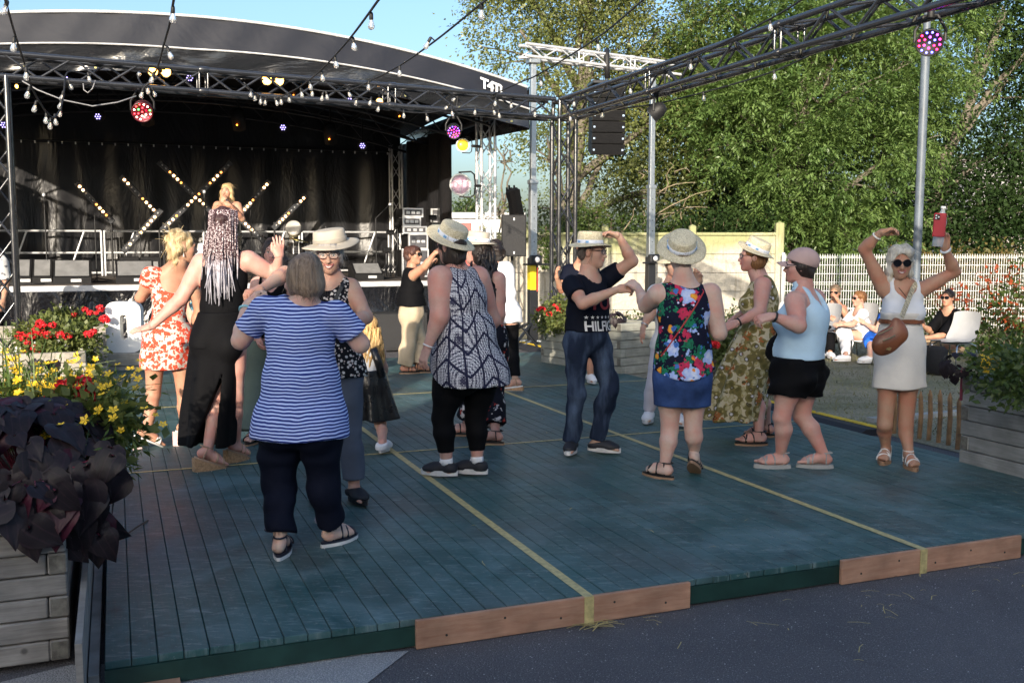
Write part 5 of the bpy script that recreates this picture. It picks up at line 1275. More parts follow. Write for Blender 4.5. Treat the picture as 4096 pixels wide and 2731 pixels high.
# ------------------------------------------------------------------ bodies and clothes as smooth implicit surfaces
A = lambda v: np.array(v, dtype=np.float64)
def nrm(v): v = A(v); return v/max(1e-9, np.linalg.norm(v))
def smin(a, b, k):
    if k <= 0: return np.minimum(a, b)
    h = np.maximum(k - np.abs(a-b), 0)/k; return np.minimum(a, b) - h*h*k*.25
def cone(a, b, ra, rb, cut=None, cut0=None):
    a, b = A(a), A(b); ba = b-a; L2 = max(1e-9, float(ba@ba)); L = math.sqrt(L2); ax = ba/L
    def f(p):
        q = p-a; t = np.clip(q@ba/L2, 0, 1); d = np.linalg.norm(q - t[:, None]*ba, axis=1) - (ra + (rb-ra)*t)
        if cut is not None: d = np.maximum(d, q@ax - cut*L)
        if cut0 is not None: d = np.maximum(d, cut0*L - q@ax)
        return d
    return f
def ell(c, r, R=None):
    c, r = A(c), A(r); R = np.eye(3) if R is None else A(R)
    def f(p):
        q = (p-c)@R.T; k0 = np.linalg.norm(q/r, axis=1); k1 = np.linalg.norm(q/(r*r), axis=1)
        return k0*(k0-1)/np.maximum(k1, 1e-9)
    return f
def union(prims, k=.03):
    def f(p):
        d = prims[0](p)
        for g in prims[1:]: d = smin(d, g(p), k)
        return d
    return f
def sdf_mesh(fn, lo, hi, h, grow=4):
    lo, hi = A(lo), A(hi); H = h*grow; nc = np.ceil((hi-lo)/H).astype(int) + 1
    ax = [lo[i] + H*np.arange(nc[i]+1) for i in range(3)]
    cp = np.stack(np.meshgrid(*ax, indexing='ij'), -1).reshape(-1, 3); cd = fn(cp).reshape(nc+1)
    near = np.abs(cd) < H*1.9
    cell = np.zeros(nc, bool)
    for i in (0, 1):
        for j in (0, 1):
            for k in (0, 1): cell |= near[i:nc[0]+i, j:nc[1]+j, k:nc[2]+k]
    nf = nc*grow
    d = np.repeat(np.repeat(np.repeat(cd[:-1, :-1, :-1], grow, 0), grow, 1), grow, 2)
    mk = np.repeat(np.repeat(np.repeat(cell, grow, 0), grow, 1), grow, 2)
    idx = np.argwhere(mk); d[mk] = fn(lo + idx*h)
    s = d < 0; n0, n1, n2 = (x-1 for x in nf); cnt = np.zeros((n0, n1, n2), np.int8)
    for i in (0, 1):
        for j in (0, 1):
            for k in (0, 1): cnt += s[i:n0+i, j:n1+j, k:n2+k]
    act = (cnt > 0) & (cnt < 8); ci = np.argwhere(act)
    if not len(ci): return np.zeros((0, 3)), np.zeros((0, 4), int)
    vid = np.full((n0, n1, n2), -1, np.int64); vid[act] = np.arange(len(ci))
    acc = np.zeros((len(ci), 3)); num = np.zeros(len(ci))
    for axis in range(3):
        o = [a for a in range(3) if a != axis]
        for e0 in (0, 1):
            for e1 in (0, 1):
                off = np.zeros(3, int); off[o[0]] = e0; off[o[1]] = e1; off2 = off.copy(); off2[axis] = 1
                p0 = ci+off; p1 = ci+off2; a = d[p0[:, 0], p0[:, 1], p0[:, 2]]; b = d[p1[:, 0], p1[:, 1], p1[:, 2]]
                m = (a < 0) != (b < 0); t = np.where(m, a/np.where(m, a-b, 1), 0)
                q = off + np.zeros((len(ci), 3)); q[:, axis] = t; acc += np.where(m[:, None], q, 0); num += m
    V = lo + (ci + acc/num[:, None])*h
    Q = []
    for axis in range(3):
        o1, o2 = (axis+1) % 3, (axis+2) % 3
        a = s; sl0 = [slice(None)]*3; sl1 = [slice(None)]*3; sl0[axis] = slice(0, -1); sl1[axis] = slice(1, None)
        ch = s[tuple(sl0)] != s[tuple(sl1)]; e = np.argwhere(ch)
        e = e[(e[:, o1] > 0) & (e[:, o2] > 0) & (e[:, o1] < (n0, n1, n2)[o1]) & (e[:, o2] < (n0, n1, n2)[o2])]
        if not len(e): continue
        inside = s[e[:, 0], e[:, 1], e[:, 2]]
        def cellv(d1, d2):
            c = e.copy(); c[:, o1] -= d1; c[:, o2] -= d2; return vid[c[:, 0], c[:, 1], c[:, 2]]
        q = np.stack([cellv(1, 1), cellv(0, 1), cellv(0, 0), cellv(1, 0)], 1)
        q[~inside] = q[~inside][:, ::-1]; Q.append(q)
    Q = np.concatenate(Q); Q = Q[(Q >= 0).all(1)]
    return V, Q
def bounds(pts, m): pts = A(pts); return pts.min(0)-m, pts.max(0)+m
def wrinkle(seed, amp, fr=22):
    rg = np.random.default_rng(seed); W = rg.normal(0, 1, (6, 3)); W /= np.linalg.norm(W, axis=1)[:, None]; ph = rg.random(6)*6.28; fq = fr*(.45+1.1*rg.random(6))
    def f(p):
        w = np.sin(p@(W[0]*fr*.3)+ph[0])*1.2; o = 0
        for k in range(1, 6): o = o + np.sin(p@(W[k]*fq[k]) + ph[k] + w)
        return o*amp/1.35
    return f
SKINS = {}
def skin(name, base):
    base = tuple(base)
    if name in SKINS: return SKINS[name]
    m, nt, b = nodes_of('skin_' + name); v = coords(nt); n1 = noise(nt, v, 9, 3); n2 = noise(nt, v, 60, 2)
    at = nt.nodes.new('ShaderNodeAttribute'); at.attribute_name = 'tint'
    c = mixc(nt, ramp(nt, n1, [(.35, 0.0), (.68, 1.0)]), (base[0]*.97, base[1]*1.04, base[2]*1.06), (base[0]*1.02, base[1]*.74, base[2]*.72))
    c = mixc(nt, math_(nt, 'MULTIPLY', n2, .5), c, tuple(x*.70 for x in base))
    c = mixc(nt, at.outputs['Fac'], c, (.42, .09, .085))
    nt.links.new(c, b.inputs['Base Color']); b.inputs['Roughness'].default_value = .5; b.inputs['Specular IOR Level'].default_value = .35
    b.inputs['Subsurface Weight'].default_value = .12; b.inputs['Subsurface Radius'].default_value = (.02, .008, .004); b.inputs['Subsurface Scale'].default_value = 1.0
    bump_(nt, b, noise(nt, v, 140, 3), .25, .004); SKINS[name] = m; return m
def hair_mat(name, a=(.1, .07, .05), b2=(.2, .15, .1), stretch=(90, 90, 5), rough=.45):
    if name in MATS: return MATS[name]
    m, nt, b = nodes_of(name); v = coords(nt, 'pos', stretch); n1 = noise(nt, v, 1, 3, .6, dist=.5); n2 = noise(nt, coords(nt), 7, 2)
    c = mixc(nt, ramp(nt, n1, [(.3, 0.0), (.72, 1.0)]), a, b2); c = mixc(nt, 1.0, c, ramp(nt, n2, [(.3, .7), (.7, 1.15)]), 'MULTIPLY')
    nt.links.new(c, b.inputs['Base Color']); b.inputs['Roughness'].default_value = rough; b.inputs['Specular IOR Level'].default_value = .4
    bump_(nt, b, n1, .7, .012); MATS[name] = m; return m
def cloth(name, base=(.5, .5, .5), rough=.8, var=.12, bump=.35, bs=14, sheen=.0):
    return M(name, base, rough, var=var, vs=5, bump=bump, bs=bs, sheen=sheen, spec=.12)
S_ = 4096/2352
def W_(j, Y):                                              # joint (u, v[, dY]) in overview pixels to a point
    return A(P(j[0]*S_, j[1]*S_, Y + (j[2] if len(j) > 2 else 0)))
m_eye = M('eye_white', (.7, .68, .66), .2, var=0); m_iris = M('iris', (.03, .02, .015), .15, var=0); m_teeth = M('teeth', (.75, .73, .68), .3, var=0)
class Body: pass
def make_body(label, Y, J, sk=('mid', (.50, .28, .19)), g=None, h=.011, face=None, hs=1.0, heel=0, feet_yaw=(None, None), hand=None, name='person', barefoot=True, heelR=0, heelL=0, footscale=1.0, group=None, gz=DECK_Z+.001, sole=.03, seated=False, dy0=0.):
    """J: joints; face: direction the head looks (x, y, z); g: girths"""
    B = Body(); G_ = dict(cw=.145, cd=.105, ww=.135, wd=.10, hw=.17, hd=.115, bust=.055, butt=.085, arm=1.0, thigh=1.0, calf=1.0, belly=.0, neck=.052)
    G_.update(g or {}); B.g = G_; B.h = h
    if not seated: Y = sum(G(J[k][0]*S_, J[k][1]*S_, gz).y for k in ('fR', 'fL'))/2 + dy0
    CURY[0] = Y; B.Y = Y; j = {k: W_(v, Y) for k, v in J.items() if k[0] != 'f'}; B.j = j
    for sd, hl in (('R', heelR or heel), ('L', heelL or heel)):              # f: where the sole under the ankle meets the ground
        q = J['f'+sd]; p = A(G(q[0]*S_, q[1]*S_, gz)); j['a'+sd] = p + A((0, 0, sole + .078*math.cos(hl) + .135*math.sin(hl)*footscale + (q[2] if len(q) > 2 else 0)))
    S = (j['sR']+j['sL'])/2; Hp = (j['hR']+j['hL'])/2; B.S, B.H = S, Hp; up = nrm(S-Hp); B.up = up
    cr = j['sR']-j['sL']; cr = nrm(cr - up*(cr@up)); cf = np.cross(up, cr); B.cr, B.cf = cr, cf
    hr = j['hR']-j['hL']; hr = nrm(hr - up*(hr@up)); hf = np.cross(up, hr); B.hr, B.hf = hr, hf
    RC, RH = np.stack([cr, cf, up]), np.stack([hr, hf, up]); B.RC, B.RH = RC, RH
    T = np.linalg.norm(S-Hp); B.T = T
    ff = nrm(face if face is not None else cf); hu = nrm(np.array([0, 0, 1.]) - ff*ff[2] + up*.15); hu = nrm(hu - ff*(hu@ff)); hrt = np.cross(ff, hu)
    RHd = np.stack([hrt, ff, hu]); B.RHd, B.Hc, B.hs = RHd, j['head'], hs
    mix = lambda t: nrm(cr*t + hr*(1-t))
    Rm = np.stack([mix(.5), np.cross(up, mix(.5)), up])
    tor = [ell(S-up*.14, (G_['cw'], G_['cd'], .19), RC), ell(Hp+up*T*.42, (G_['ww'], G_['wd'], .17), Rm), ell(Hp+up*.03, (G_['hw'], G_['hd'], .145), RH)]
    if G_['belly']: tor.append(ell(Hp+up*.13+hf*G_['wd']*.55, (G_['ww']*.85, G_['wd']*.7+G_['belly'], .13), Rm))
    if G_['bust']:
        for s in (-1, 1): tor.append(ell(S-up*.17+cf*G_['cd']*.72+cr*s*.072, (G_['bust']*1.1, G_['bust']*1.05, G_['bust']), RC))
    if G_['butt']:
        for s in (-1, 1): tor.append(ell(Hp-up*.04-hf*G_['hd']*.5+hr*s*G_['hw']*.45, (G_['butt'], G_['butt']*.95, G_['butt']*1.05), RH))
    shd = [cone(j['sR']-cr*.02, S+cr*.04, .052, .06), cone(j['sL']+cr*.02, S-cr*.04, .052, .06)]
    trap = [cone(S+up*.0, j['head']-hu*.07*hs-ff*.02, .075, G_['neck']*.95), cone(S-up*.02+cr*.1, j['head']-hu*.12*hs-ff*.02, .045, .04), cone(S-up*.02-cr*.1, j['head']-hu*.12*hs-ff*.02, .045, .04)]
    B.tor, B.shd, B.trap = tor, shd, trap
    ag = G_['arm']; lg = G_['thigh']; cg = G_['calf']; fg = .6+.4*ag
    def arm(s, e, w): return [cone(s, e, .054*ag, .043*ag), cone(s, (s+e)/2, .058*ag, .050*ag)], [cone(e, e+(w-e)*.3, .042*ag, .043*fg), cone(e+(w-e)*.3, w, .043*fg, .0265*(.75+.25*ag))]
    B.armR1, B.armR2 = arm(j['sR'], j['eR'], j['wR']); B.armL1, B.armL2 = arm(j['sL'], j['eL'], j['wL'])
    def leg(hp, k, a):
        c = k + (a-k)*.32 - hf*.016
        return [cone(hp, k, .092*lg, .058*(.5+.5*lg)), cone(hp+(k-hp)*.1, hp+(k-hp)*.5, .092*lg, .080*lg)], [cone(k, c, .054*cg, .058*cg), cone(c, a, .058*cg, .036*(.6+.4*cg)), cone(k+hf*.012, k+(a-k)*.15, .05*cg, .045*cg)]
    B.legR1, B.legR2 = leg(j['hR'], j['kR'], j['aR']); B.legL1, B.legL2 = leg(j['hL'], j['kL'], j['aL'])
    allp = tor+shd+trap+B.armR1+B.armR2+B.armL1+B.armL2+B.legR1+B.legR2+B.legL1+B.legL2
    lo, hi = bounds(list(j.values()), .26)
    B.core = union(tor+shd+trap, .045)
    limbs = [union(x, .02) for x in (B.armR1+B.armR2, B.armL1+B.armL2, B.legR1+B.legR2, B.legL1+B.legL2)]
    def whole(p):
        d = np.maximum(B.core(p), (p-zc)@hu)
        for q in limbs: d = smin(d, q(p), .03)
        return d
    B.whole = whole
    zc = j['head']-hu*.095*hs
    V1, Q1 = sdf_mesh(whole, lo, hi, h)
    # head
    def L(x, y, z): return j['head'] + (hrt*x + ff*y + hu*z)*hs
    B.L = L
    he = lambda c, r: ell(L(*c), A(r)*hs, RHd)
    hp = [he((0, -.014, .03), (.073, .094, .087)), he((0, .026, -.03), (.060, .066, .083)), he((0, .040, -.074), (.044, .044, .038)), he((0, .070, -.097), (.019, .017, .017)),
          he((.041, .052, -.022), (.024, .026, .026)), he((-.041, .052, -.022), (.024, .026, .026)), cone(L(-.034, .079, .024), L(.034, .079, .024), .011*hs, .011*hs)]
    nose = [cone(L(0, .088, .008), L(0, .108, -.03), .0085*hs, .0125*hs), he((0, .098, -.034), (.018, .012, .009))]
    ears = [he((s*.075, -.008, -.008), (.009, .019, .031)) for s in (-1, 1)]
    lips = he((0, .089, -.0585), (.026, .011, .010)); neck = cone(L(0, -.022, -.05), S+up*.02-cf*.01, G_['neck'], G_['neck']*1.12)
    soc = [he((s*.031, .103, .007), (.020, .016, .013)) for s in (-1, 1)]
    def headf(p):
        d = union(hp, .03*hs)(p); d = np.maximum(d, -smin(soc[0](p), soc[1](p), 0) - 0) if False else d
        sd = np.minimum(soc[0](p), soc[1](p)); d = -smin(-d, sd, .012*hs)
        d = smin(d, union(nose, .01)(p), .014*hs); d = smin(d, np.minimum(ears[0](p), ears[1](p)), .008); d = smin(d, lips(p), .006)
        d = smin(d, neck(p), .03)
        return np.maximum(d, -((p-(zc-hu*.05))@hu))
    B.headf = headf
    c = j['head']; hh = .0062 if h < .0125 else .009
    V2, Q2 = sdf_mesh(headf, c-.165*hs, c+.165*hs, hh)
    parts = [(V1, Q1), (V2, Q2)]; tints = [np.zeros(len(V1)), None]
    lt = lips(V2); q = (V2-c)@RHd.T/hs
    ti = np.clip(.9 - np.abs(lt+.002)/.006, 0, .75)*(q[:, 1] > .075); ck = np.exp(-((np.abs(q[:, 0])-.042)**2 + (q[:, 2]+.025)**2)/.0007)*.16*(q[:, 1] > .04)
    tints[1] = np.maximum(ti, ck)
    # hands
    hd = hand or {}
    for sd, w, e in (('R', j['wR'], j['eR']), ('L', j['wL'], j['eL'])):
        o = dict(dir=None, palm=None, curl=.55, spread=.12, skip=False); o.update(hd.get(sd, {}))
        if o['skip']: continue
        d = nrm(w-e) if o['dir'] is None else nrm(o['dir']); side = 1 if sd == 'R' else -1
        pn = A(o['palm']) if o['palm'] is not None else (Hp - w + cf*.1)
        pn = nrm(pn - d*(pn@d)); xx = np.cross(d, pn)*side       # thumb side
        HL = lambda x, y, z: w + (xx*x + d*y + pn*z)*1.0
        pr = [cone(w-nrm(w-e)*.03, w+d*.01, .027, .024), cone(HL(-.02, .02, 0), HL(-.027, .082, .004), .017, .012), cone(HL(.018, .02, 0), HL(.027, .085, .002), .019, .013), cone(HL(0, .02, 0), HL(0, .088, 0), .018, .013)]
        fin = []
        for i, (bx, Lf) in enumerate(((-.031, .058), (-.0105, .072), (.0105, .078), (.031, .070))):
            p0 = A((bx, .086 - .004*abs(i-1.5), 0)); an = o['curl']*(.55+.1*(3-i)); sp = (bx/.031)*o['spread']
            pts = [p0]
            for sg, inc in ((.46, 1.0), (.30, 1.25), (.24, .9)):
                dirv = A((math.sin(sp), math.cos(an)*math.cos(sp), math.sin(an))); pts.append(pts[-1]+dirv*Lf*sg); an += o['curl']*inc*.8
            rr = (.0098, .0088, .008, .0068)
            for a_, b_2, r0, r1 in zip(pts, pts[1:], rr, rr[1:]): fin.append(cone(HL(*a_), HL(*b_2), r0, r1))
        tc = o['curl']*.5
        th = [A((.026, .028, .006)), A((.05-.015*tc, .058, .012+.02*tc)), A((.052-.03*tc, .088, .016+.035*tc)), A((.048-.035*tc, .108, .02+.04*tc))]
        for a_, b_2, r0, r1 in zip(th, th[1:], (.0135, .0115, .0098), (.0115, .0098, .0078)): fin.append(cone(HL(*a_), HL(*b_2), r0, r1))
        pf, ffn = union(pr, .022), union(fin, .004)
        hf_ = lambda p, pf=pf, ffn=ffn: smin(pf(p), ffn(p), .009)
        cc = HL(0, .07, 0); V, Q = sdf_mesh(hf_, cc-.135, cc+.135, .0052 if h < .0125 else .0075); parts.append((V, Q)); tints.append(np.zeros(len(V)))
        setattr(B, 'hand'+sd, HL); setattr(B, 'handax'+sd, (xx, d, pn))
    # feet
    B.foot = {}
    for sd, a, k, yw, hl in (('R', j['aR'], j['kR'], feet_yaw[0], heelR), ('L', j['aL'], j['kL'], feet_yaw[1], heelL)):
        f = nrm(A((hf[0], hf[1], 0))) if yw is None else A((math.sin(rad(yw)), math.cos(rad(yw)), 0)); hl = hl or heel
        r = np.cross(f, A((0, 0, 1))); an = hl
        ca, sa = math.cos(an), math.sin(an); f2 = f*ca - A((0, 0, sa)); u2 = A((0, 0, ca)) + f*sa
        FL = lambda x, y, z, a=a, r=r, f2=f2, u2=u2: a + (r*x + f2*(y) + u2*(z-.078))*footscale   # origin under the ankle, sole at z=0
        B.foot[sd] = (FL, r, f2, u2, f, a, an)
        if not barefoot: continue
        sg = 1 if sd == 'R' else -1; big = -sg
        pr = [cone(a+(k-a)*.18, a, .036, .034), ell(FL(0, -.032, .034), A((.029, .036, .034))*footscale, np.stack([r, f2, u2])), cone(FL(0, -.005, .055), FL(big*.004, .085, .034), .034*footscale, .030*footscale), cone(FL(big*.004, .085, .03), FL(big*.004, .125, .02), .033*footscale, .022*footscale), ell(FL(0, .12, .018), A((.044, .038, .019))*footscale, np.stack([r, f2, u2])), cone(FL(-big*.018, -.02, .022), FL(-big*.026, .1, .018), .024*footscale, .018*footscale)]
        toes = [cone(FL(big*(.028-.0165*i), .145-.008*i, .016), FL(big*(.027-.0165*i), .178-.012*i-(0 if i else .0), .0115), (.0135 if i == 0 else .0095)*footscale, (.011 if i == 0 else .0078)*footscale) for i in range(5)]
        pf, tf = union(pr, .025), union(toes, .003)
        V, Q = sdf_mesh(lambda p, pf=pf, tf=tf: smin(pf(p), tf(p), .008), FL(0, .07, .05)-.17, FL(0, .07, .05)+.17, .007 if h < .0125 else .009); parts.append((V, Q)); tints.append(np.zeros(len(V)))
    base = (j['aR']+j['aL'])/2; base[2] = min(j['aR'][2], j['aL'][2])-.09
    B.root = thing(name, Vector(base), label, 'person', group); B.name = name
    Vs, Qs, off = [], [], 0
    for V, Q in parts: Vs.append(V); Qs.append(Q+off); off += len(V)
    me = np_mesh('body', np.concatenate(Vs), np.concatenate(Qs), skin(*sk), True)
    at = me.attributes.new('tint', 'FLOAT', 'POINT'); at.data.foreach_set('value', np.concatenate(tints).astype(np.float32))
    B.body = link('body', me, B.root); B.sk = sk
    return B
def sdf_part(B, name, fn, lo, hi, h, mat, parent=None):
    V, Q = sdf_mesh(fn, lo, hi, h)
    if not len(Q): return None
    return link(name, np_mesh(name, V, Q, mat, True), parent or B.root)
def hemz(z, amp=.006, seed=0):
    rg = np.random.default_rng(seed+50); a, b = rg.normal(0, 14, 2), rg.random(2)*6
    return lambda p: z + amp*np.sin(p[:, 0]*a[0]+p[:, 1]*9+b[0]) + amp*.6*np.sin(p[:, 1]*a[1]-p[:, 0]*11+b[1])
CURY = [7.]
def VZ(v, Y): return P(2048, v*S_, CURY[0]).z                     # height seen at overview row v at depth Y
def topwear(B, name, mat, hem, sleeve=0, t=.012, neck=(0.0, .03, .085, .08), strap=None, wr=.003, flare=0, seed=1, h=None, top=None, extra=None, back=None, loose=None, armhole=.0, flare_from=.0, k=.045, openback=None, fr=22, drop=None):
    """hem: height of the lower edge; sleeve: fraction of the upper arm covered (over 1 runs down the forearm); neck: opening centre offset (up, forward) and size"""
    g = B.g; S, up, cr, cf = B.S, B.up, B.cr, B.cf; j = B.j; pr = list(B.tor)
    pr += B.shd + [cone(S-cr*.06, S+cr*.06, .062, .062)]
    if strap is not None: pr += B.trap[1:]
    if loose: pr += loose
    for e in (extra or []): pr.append(e)
    core = union(pr, k); sl = []
    dr_ = None
    if drop:
        zt_ = B.H[2]+B.T*.5
        def dr_(p):
            x = (p-B.H)@B.hr; y = (p-B.H)@B.hf - (drop[2] if len(drop) > 2 else 0); s_ = .62+.38*np.clip((zt_-p[:, 2])/.42, 0, 1.15)**.7; q = np.sqrt((x/drop[0])**2+(y/drop[1])**2)/s_; return np.maximum((q-1)*min(drop[:2])*.8, p[:, 2]-zt_)
    for s, e, w in ((j['sR'], j['eR'], j['wR']), (j['sL'], j['eL'], j['wL'])):
        ag = g['arm']; r_ = w is j['wR']; a1, a2 = (B.armR1, B.armR2) if r_ else (B.armL1, B.armL2)
        if sleeve > 0:
            u_ = union(a1 + (a2 if sleeve > 1 else []), .02); hp_ = s + (e-s)*sleeve if sleeve <= 1 else e + (w-e)*(sleeve-1); ax_ = nrm(e-s) if sleeve <= 1 else nrm(w-e)
            lz = cone(s, e, .05*ag, .058*ag+.008)
            sl.append(lambda p, u_=u_, hp_=hp_, ax_=ax_, lz=lz: np.maximum(np.minimum(u_(p)-.004, lz(p)) if sleeve <= 1 else u_(p)-.008, (p-hp_)@ax_))
    hz = hemz(hem, .005, seed) if not callable(hem) else hem; wf = wrinkle(seed, wr, fr)
    nk = ell(S+up*(.05+neck[0])+cf*neck[1], (neck[2], neck[3], .085), B.RC)
    nb = ell(S+up*back[0]-cf*back[1], (back[2], back[3], back[4]), B.RC) if back else None
    ah = [ell(s+up*.0+c*.055*armhole, (.06*armhole, .12, .10), B.RC) for s, c in ((j['sR'], cr), (j['sL'], -cr))] if armhole else []
    def f(p):
        d = core(p)
        if dr_ is not None: d = smin(d, dr_(p), .07)
        for q in sl: d = smin(d, q(p), .02)
        z = p[:, 2]; tt = t
        if flare: tt = t + flare*np.clip((B.H[2]+B.T*.55+flare_from-z)/.4, 0, 1)
        d = d - tt - np.maximum(wf(p), .005-t); d = np.maximum(d, hz(p)-z); d = np.maximum(d, -nk(p))
        if nb is not None: d = np.maximum(d, -nb(p))
        for a in ah: d = np.maximum(d, -a(p))
        if strap is not None:
            q_ = p-S; hh_ = q_@up; x_ = np.abs(q_@cr); d = np.maximum(d, np.where(hh_ > -.10, np.minimum(np.abs(x_-strap) - .024 - np.clip(-hh_-.02, 0, .08)*1.1, 9), -1.))
        if top is not None: d = np.maximum(d, (p-(S-up*top))@up)
        return d
    B.topf = f
    pts = [S, B.H, A((B.H[0], B.H[1], hem if not callable(hem) else B.H[2]-.3)), j['sR'], j['sL']] + ([j['eR'], j['eL']] if sleeve else []) + ([j['wR'], j['wL']] if sleeve > 1 else [])
    lo, hi = bounds(pts, .30); lo[2] = max(lo[2], (hem if not callable(hem) else B.H[2]-.32)-.05)
    return sdf_part(B, name, f, lo, hi, h or B.h, mat)
def pants(B, name, mat, waist, hemR, hemL, t=.012, loose=0., wr=.003, seed=2, h=None, flare=0):
    """hem fractions along knee-ankle; negative runs along the thigh (-0.4 = 40 percent up from the knee)"""
    j = B.j; g = B.g; core = union(list(B.tor[2:]) + [B.tor[1]], .045); L = []
    for hp, k, a, hm, l1, l2 in ((j['hR'], j['kR'], j['aR'], hemR, B.legR1, B.legR2), (j['hL'], j['kL'], j['aL'], hemL, B.legL1, B.legL2)):
        lg, cg = g['thigh'], g['calf']; c = k + (a-k)*.32 - B.hf*.012; up_ = union(l1 + (l2 if hm > 0 else []), .03)
        if hm <= 0: lz = [cone(hp, k, .095*lg+loose*.6, .07*(.5+.5*lg)+loose)]; hpt, ax = hp + (k-hp)*(1+hm), nrm(k-hp)
        else: lz = [cone(hp, k, .092*lg, .060*(.5+.5*lg)+loose*.5), cone(k, c, .056*cg+loose*.5, .060*cg+loose*.7), cone(c, a, .060*cg+loose*.7, .038+loose+flare)]; hpt, ax = k + (a-k)*hm, nrm(a-k)
        lz = union(lz, .02); L.append(lambda p, up_=up_, lz=lz, hpt=hpt, ax=ax, k=k, hp=hp: np.maximum(np.minimum(up_(p), lz(p)), np.where((p-(hp+k)/2)@nrm(k-hp) > -.3, (p-hpt)@ax, -1.)))
    wf = wrinkle(seed, wr, 26)
    def f(p):
        d = core(p); d = smin(d, np.minimum(L[0](p), L[1](p)), .03) - t - np.maximum(wf(p), .004-t)
        return np.maximum(d, np.where((p-B.H)@B.hf < .15, (p-A((B.H[0], B.H[1], waist)))@nrm(A((0, 0, 1))*.7+B.up*.3), -1.))
    pts = [B.H, j['kR'], j['kL'], A((B.H[0], B.H[1], waist))] + ([j['aR'], j['aL']] if hemR > 0 else [])
    lo, hi = bounds(pts, .26); hi[2] = max(waist, max(B.j['kR'][2], B.j['kL'][2]))+.16
    return sdf_part(B, name, f, lo, hi, h or B.h, mat)
def skirt(B, name, mat, waist, hem, rt, rb, folds=0, famp=.0, shift=(0, 0), wr=.002, seed=3, h=None, slit=None, shape=1.0, tilt=None, legs=True, tk=.012):
    """waist and hem heights; rt, rb: (half width, half depth) at the top and bottom; shift moves the hem"""
    c = B.H; R = B.RH; wf = wrinkle(seed, wr, 20); hz = hemz(hem, .006, seed); hips = union(B.tor[1:], .045); lg_ = [union(B.legR1, .02), union(B.legL1, .02)] if legs else []
    def f(p):
        z = p[:, 2]; t = np.clip((waist-z)/(waist-hem), -.2, 1.1); tt = np.clip(t, 0, 1)**shape
        x = (p-c)@R[0] - shift[0]*tt; y = (p-c)@R[1] - shift[1]*tt; a = rt[0] + (rb[0]-rt[0])*tt; b = rt[1] + (rb[1]-rt[1])*tt
        q = np.sqrt((x/a)**2 + (y/b)**2); th = np.arctan2(y, x); d = (q-1)*np.minimum(a, b)
        if folds: d = d - famp*tt*(np.sin(th*folds + 1.3*np.sin(th*2+seed)) + .5*np.sin(th*(folds*1.7)+seed))
        d = smin(d, hips(p)-tk, .04)
        for q_ in lg_: d = smin(d, q_(p)-tk, .05)
        d = d - np.maximum(wf(p), .005-tk)
        hzz = hz(p) + (tilt(p) if tilt else 0)
        d = np.maximum(d, np.maximum(hzz-z, z-waist))
        if slit is not None: d = np.maximum(d, slit(p))
        return d*.85
    r = max(rb[0], rb[1], rt[0], rt[1]) + max(abs(shift[0]), abs(shift[1])) + .08
    lo = A((c[0]-r, c[1]-r, hem-.12)); hi = A((c[0]+r, c[1]+r, waist+.05))
    return sdf_part(B, name, f, lo, hi, h or B.h, mat)
def hair(B, name, mat, adds, face_cut=(0, .105, -.04, .068, .085, .118), cap=(.081, .103, .096), zcut=-.03, wr=.004, h=None, extra_world=None, ext=.26, kk=.03, nstr=420):
    """cap of hair plus locks: adds are (x,y,z, rx,ry,rz) ellipsoids or (x0,y0,z0,r0,x1,y1,z1,r1) locks in head space"""
    L, hs, R = B.L, B.hs, B.RHd; pr = [ell(L(0, -.018, .032), A(cap)*hs, R)]
    for a in adds:
        if len(a) == 6: pr.append(ell(L(*a[:3]), A(a[3:])*hs, R))
        else: pr.append(cone(L(*a[:3]), L(*a[4:7]), a[3]*hs, a[7]*hs))
    pr += extra_world or []
    fc = ell(L(*face_cut[:3]), A(face_cut[3:])*hs, R); wf = wrinkle(hash(name) % 97 + int(abs(B.Hc[0])*10), wr, 55); core = union(pr, kk); c = B.Hc
    c2 = L(0, .02, zcut)
    capc = ell(L(0, -.018, .032), A(cap)*hs*1.02, R)
    def f(p):
        d = core(p) - wf(p); return np.maximum(d, -fc(p))
    lo, hi = c-ext*hs, c+ext*hs
    o = sdf_part(B, name, f, lo, hi, h or (.0075 if B.h < .0125 else .010), mat)
    if o and nstr:                                           # loose strands lying over the mass break up its outline
        me = o.data; n = len(me.vertices); co = np.empty(n*3); no = np.empty(n*3); me.vertices.foreach_get('co', co); me.vertices.foreach_get('normal', no); co, no = co.reshape(-1, 3), no.reshape(-1, 3)
        rg = np.random.default_rng(n); ids = rg.choice(n, min(nstr, n), False); dn = -R[2]*.9 - R[1]*.25; V, F = [], []
        for i in ids:
            if fc(co[i][None])[0] < .004: continue
            t_ = dn - no[i]*(dn@no[i]); t_ = nrm(t_ + rg.normal(0, .22, 3)); sd = nrm(np.cross(t_, no[i]))*.0016; L_ = (.035+.06*rg.random())*hs; q0 = len(V)
            for s_, lift_ in ((0, .0005), (.5, .0045), (1, .002+.006*rg.random())):
                q = co[i] + t_*L_*s_ + no[i]*lift_ - no[i]*.5*(s_**2)*L_*.25; w_s = 1-.7*s_; V += [q-sd*w_s, q+sd*w_s]
            F += [[q0, q0+1, q0+3, q0+2], [q0+2, q0+3, q0+5, q0+4]]
        if F: link('strands', np_mesh('strands', V, F, mat), o)['kind'] = 'stuff'
    return o
m_straw, nt_, b_ = nodes_of('woven_straw'); v_ = coords(nt_); w_ = nt_.nodes.new('ShaderNodeTexWave'); w_.wave_type = 'RINGS'; w_.rings_direction = 'Z'
nz_ = noise(nt_, v_, 120, 2); nz2 = noise(nt_, v_, 8, 3)
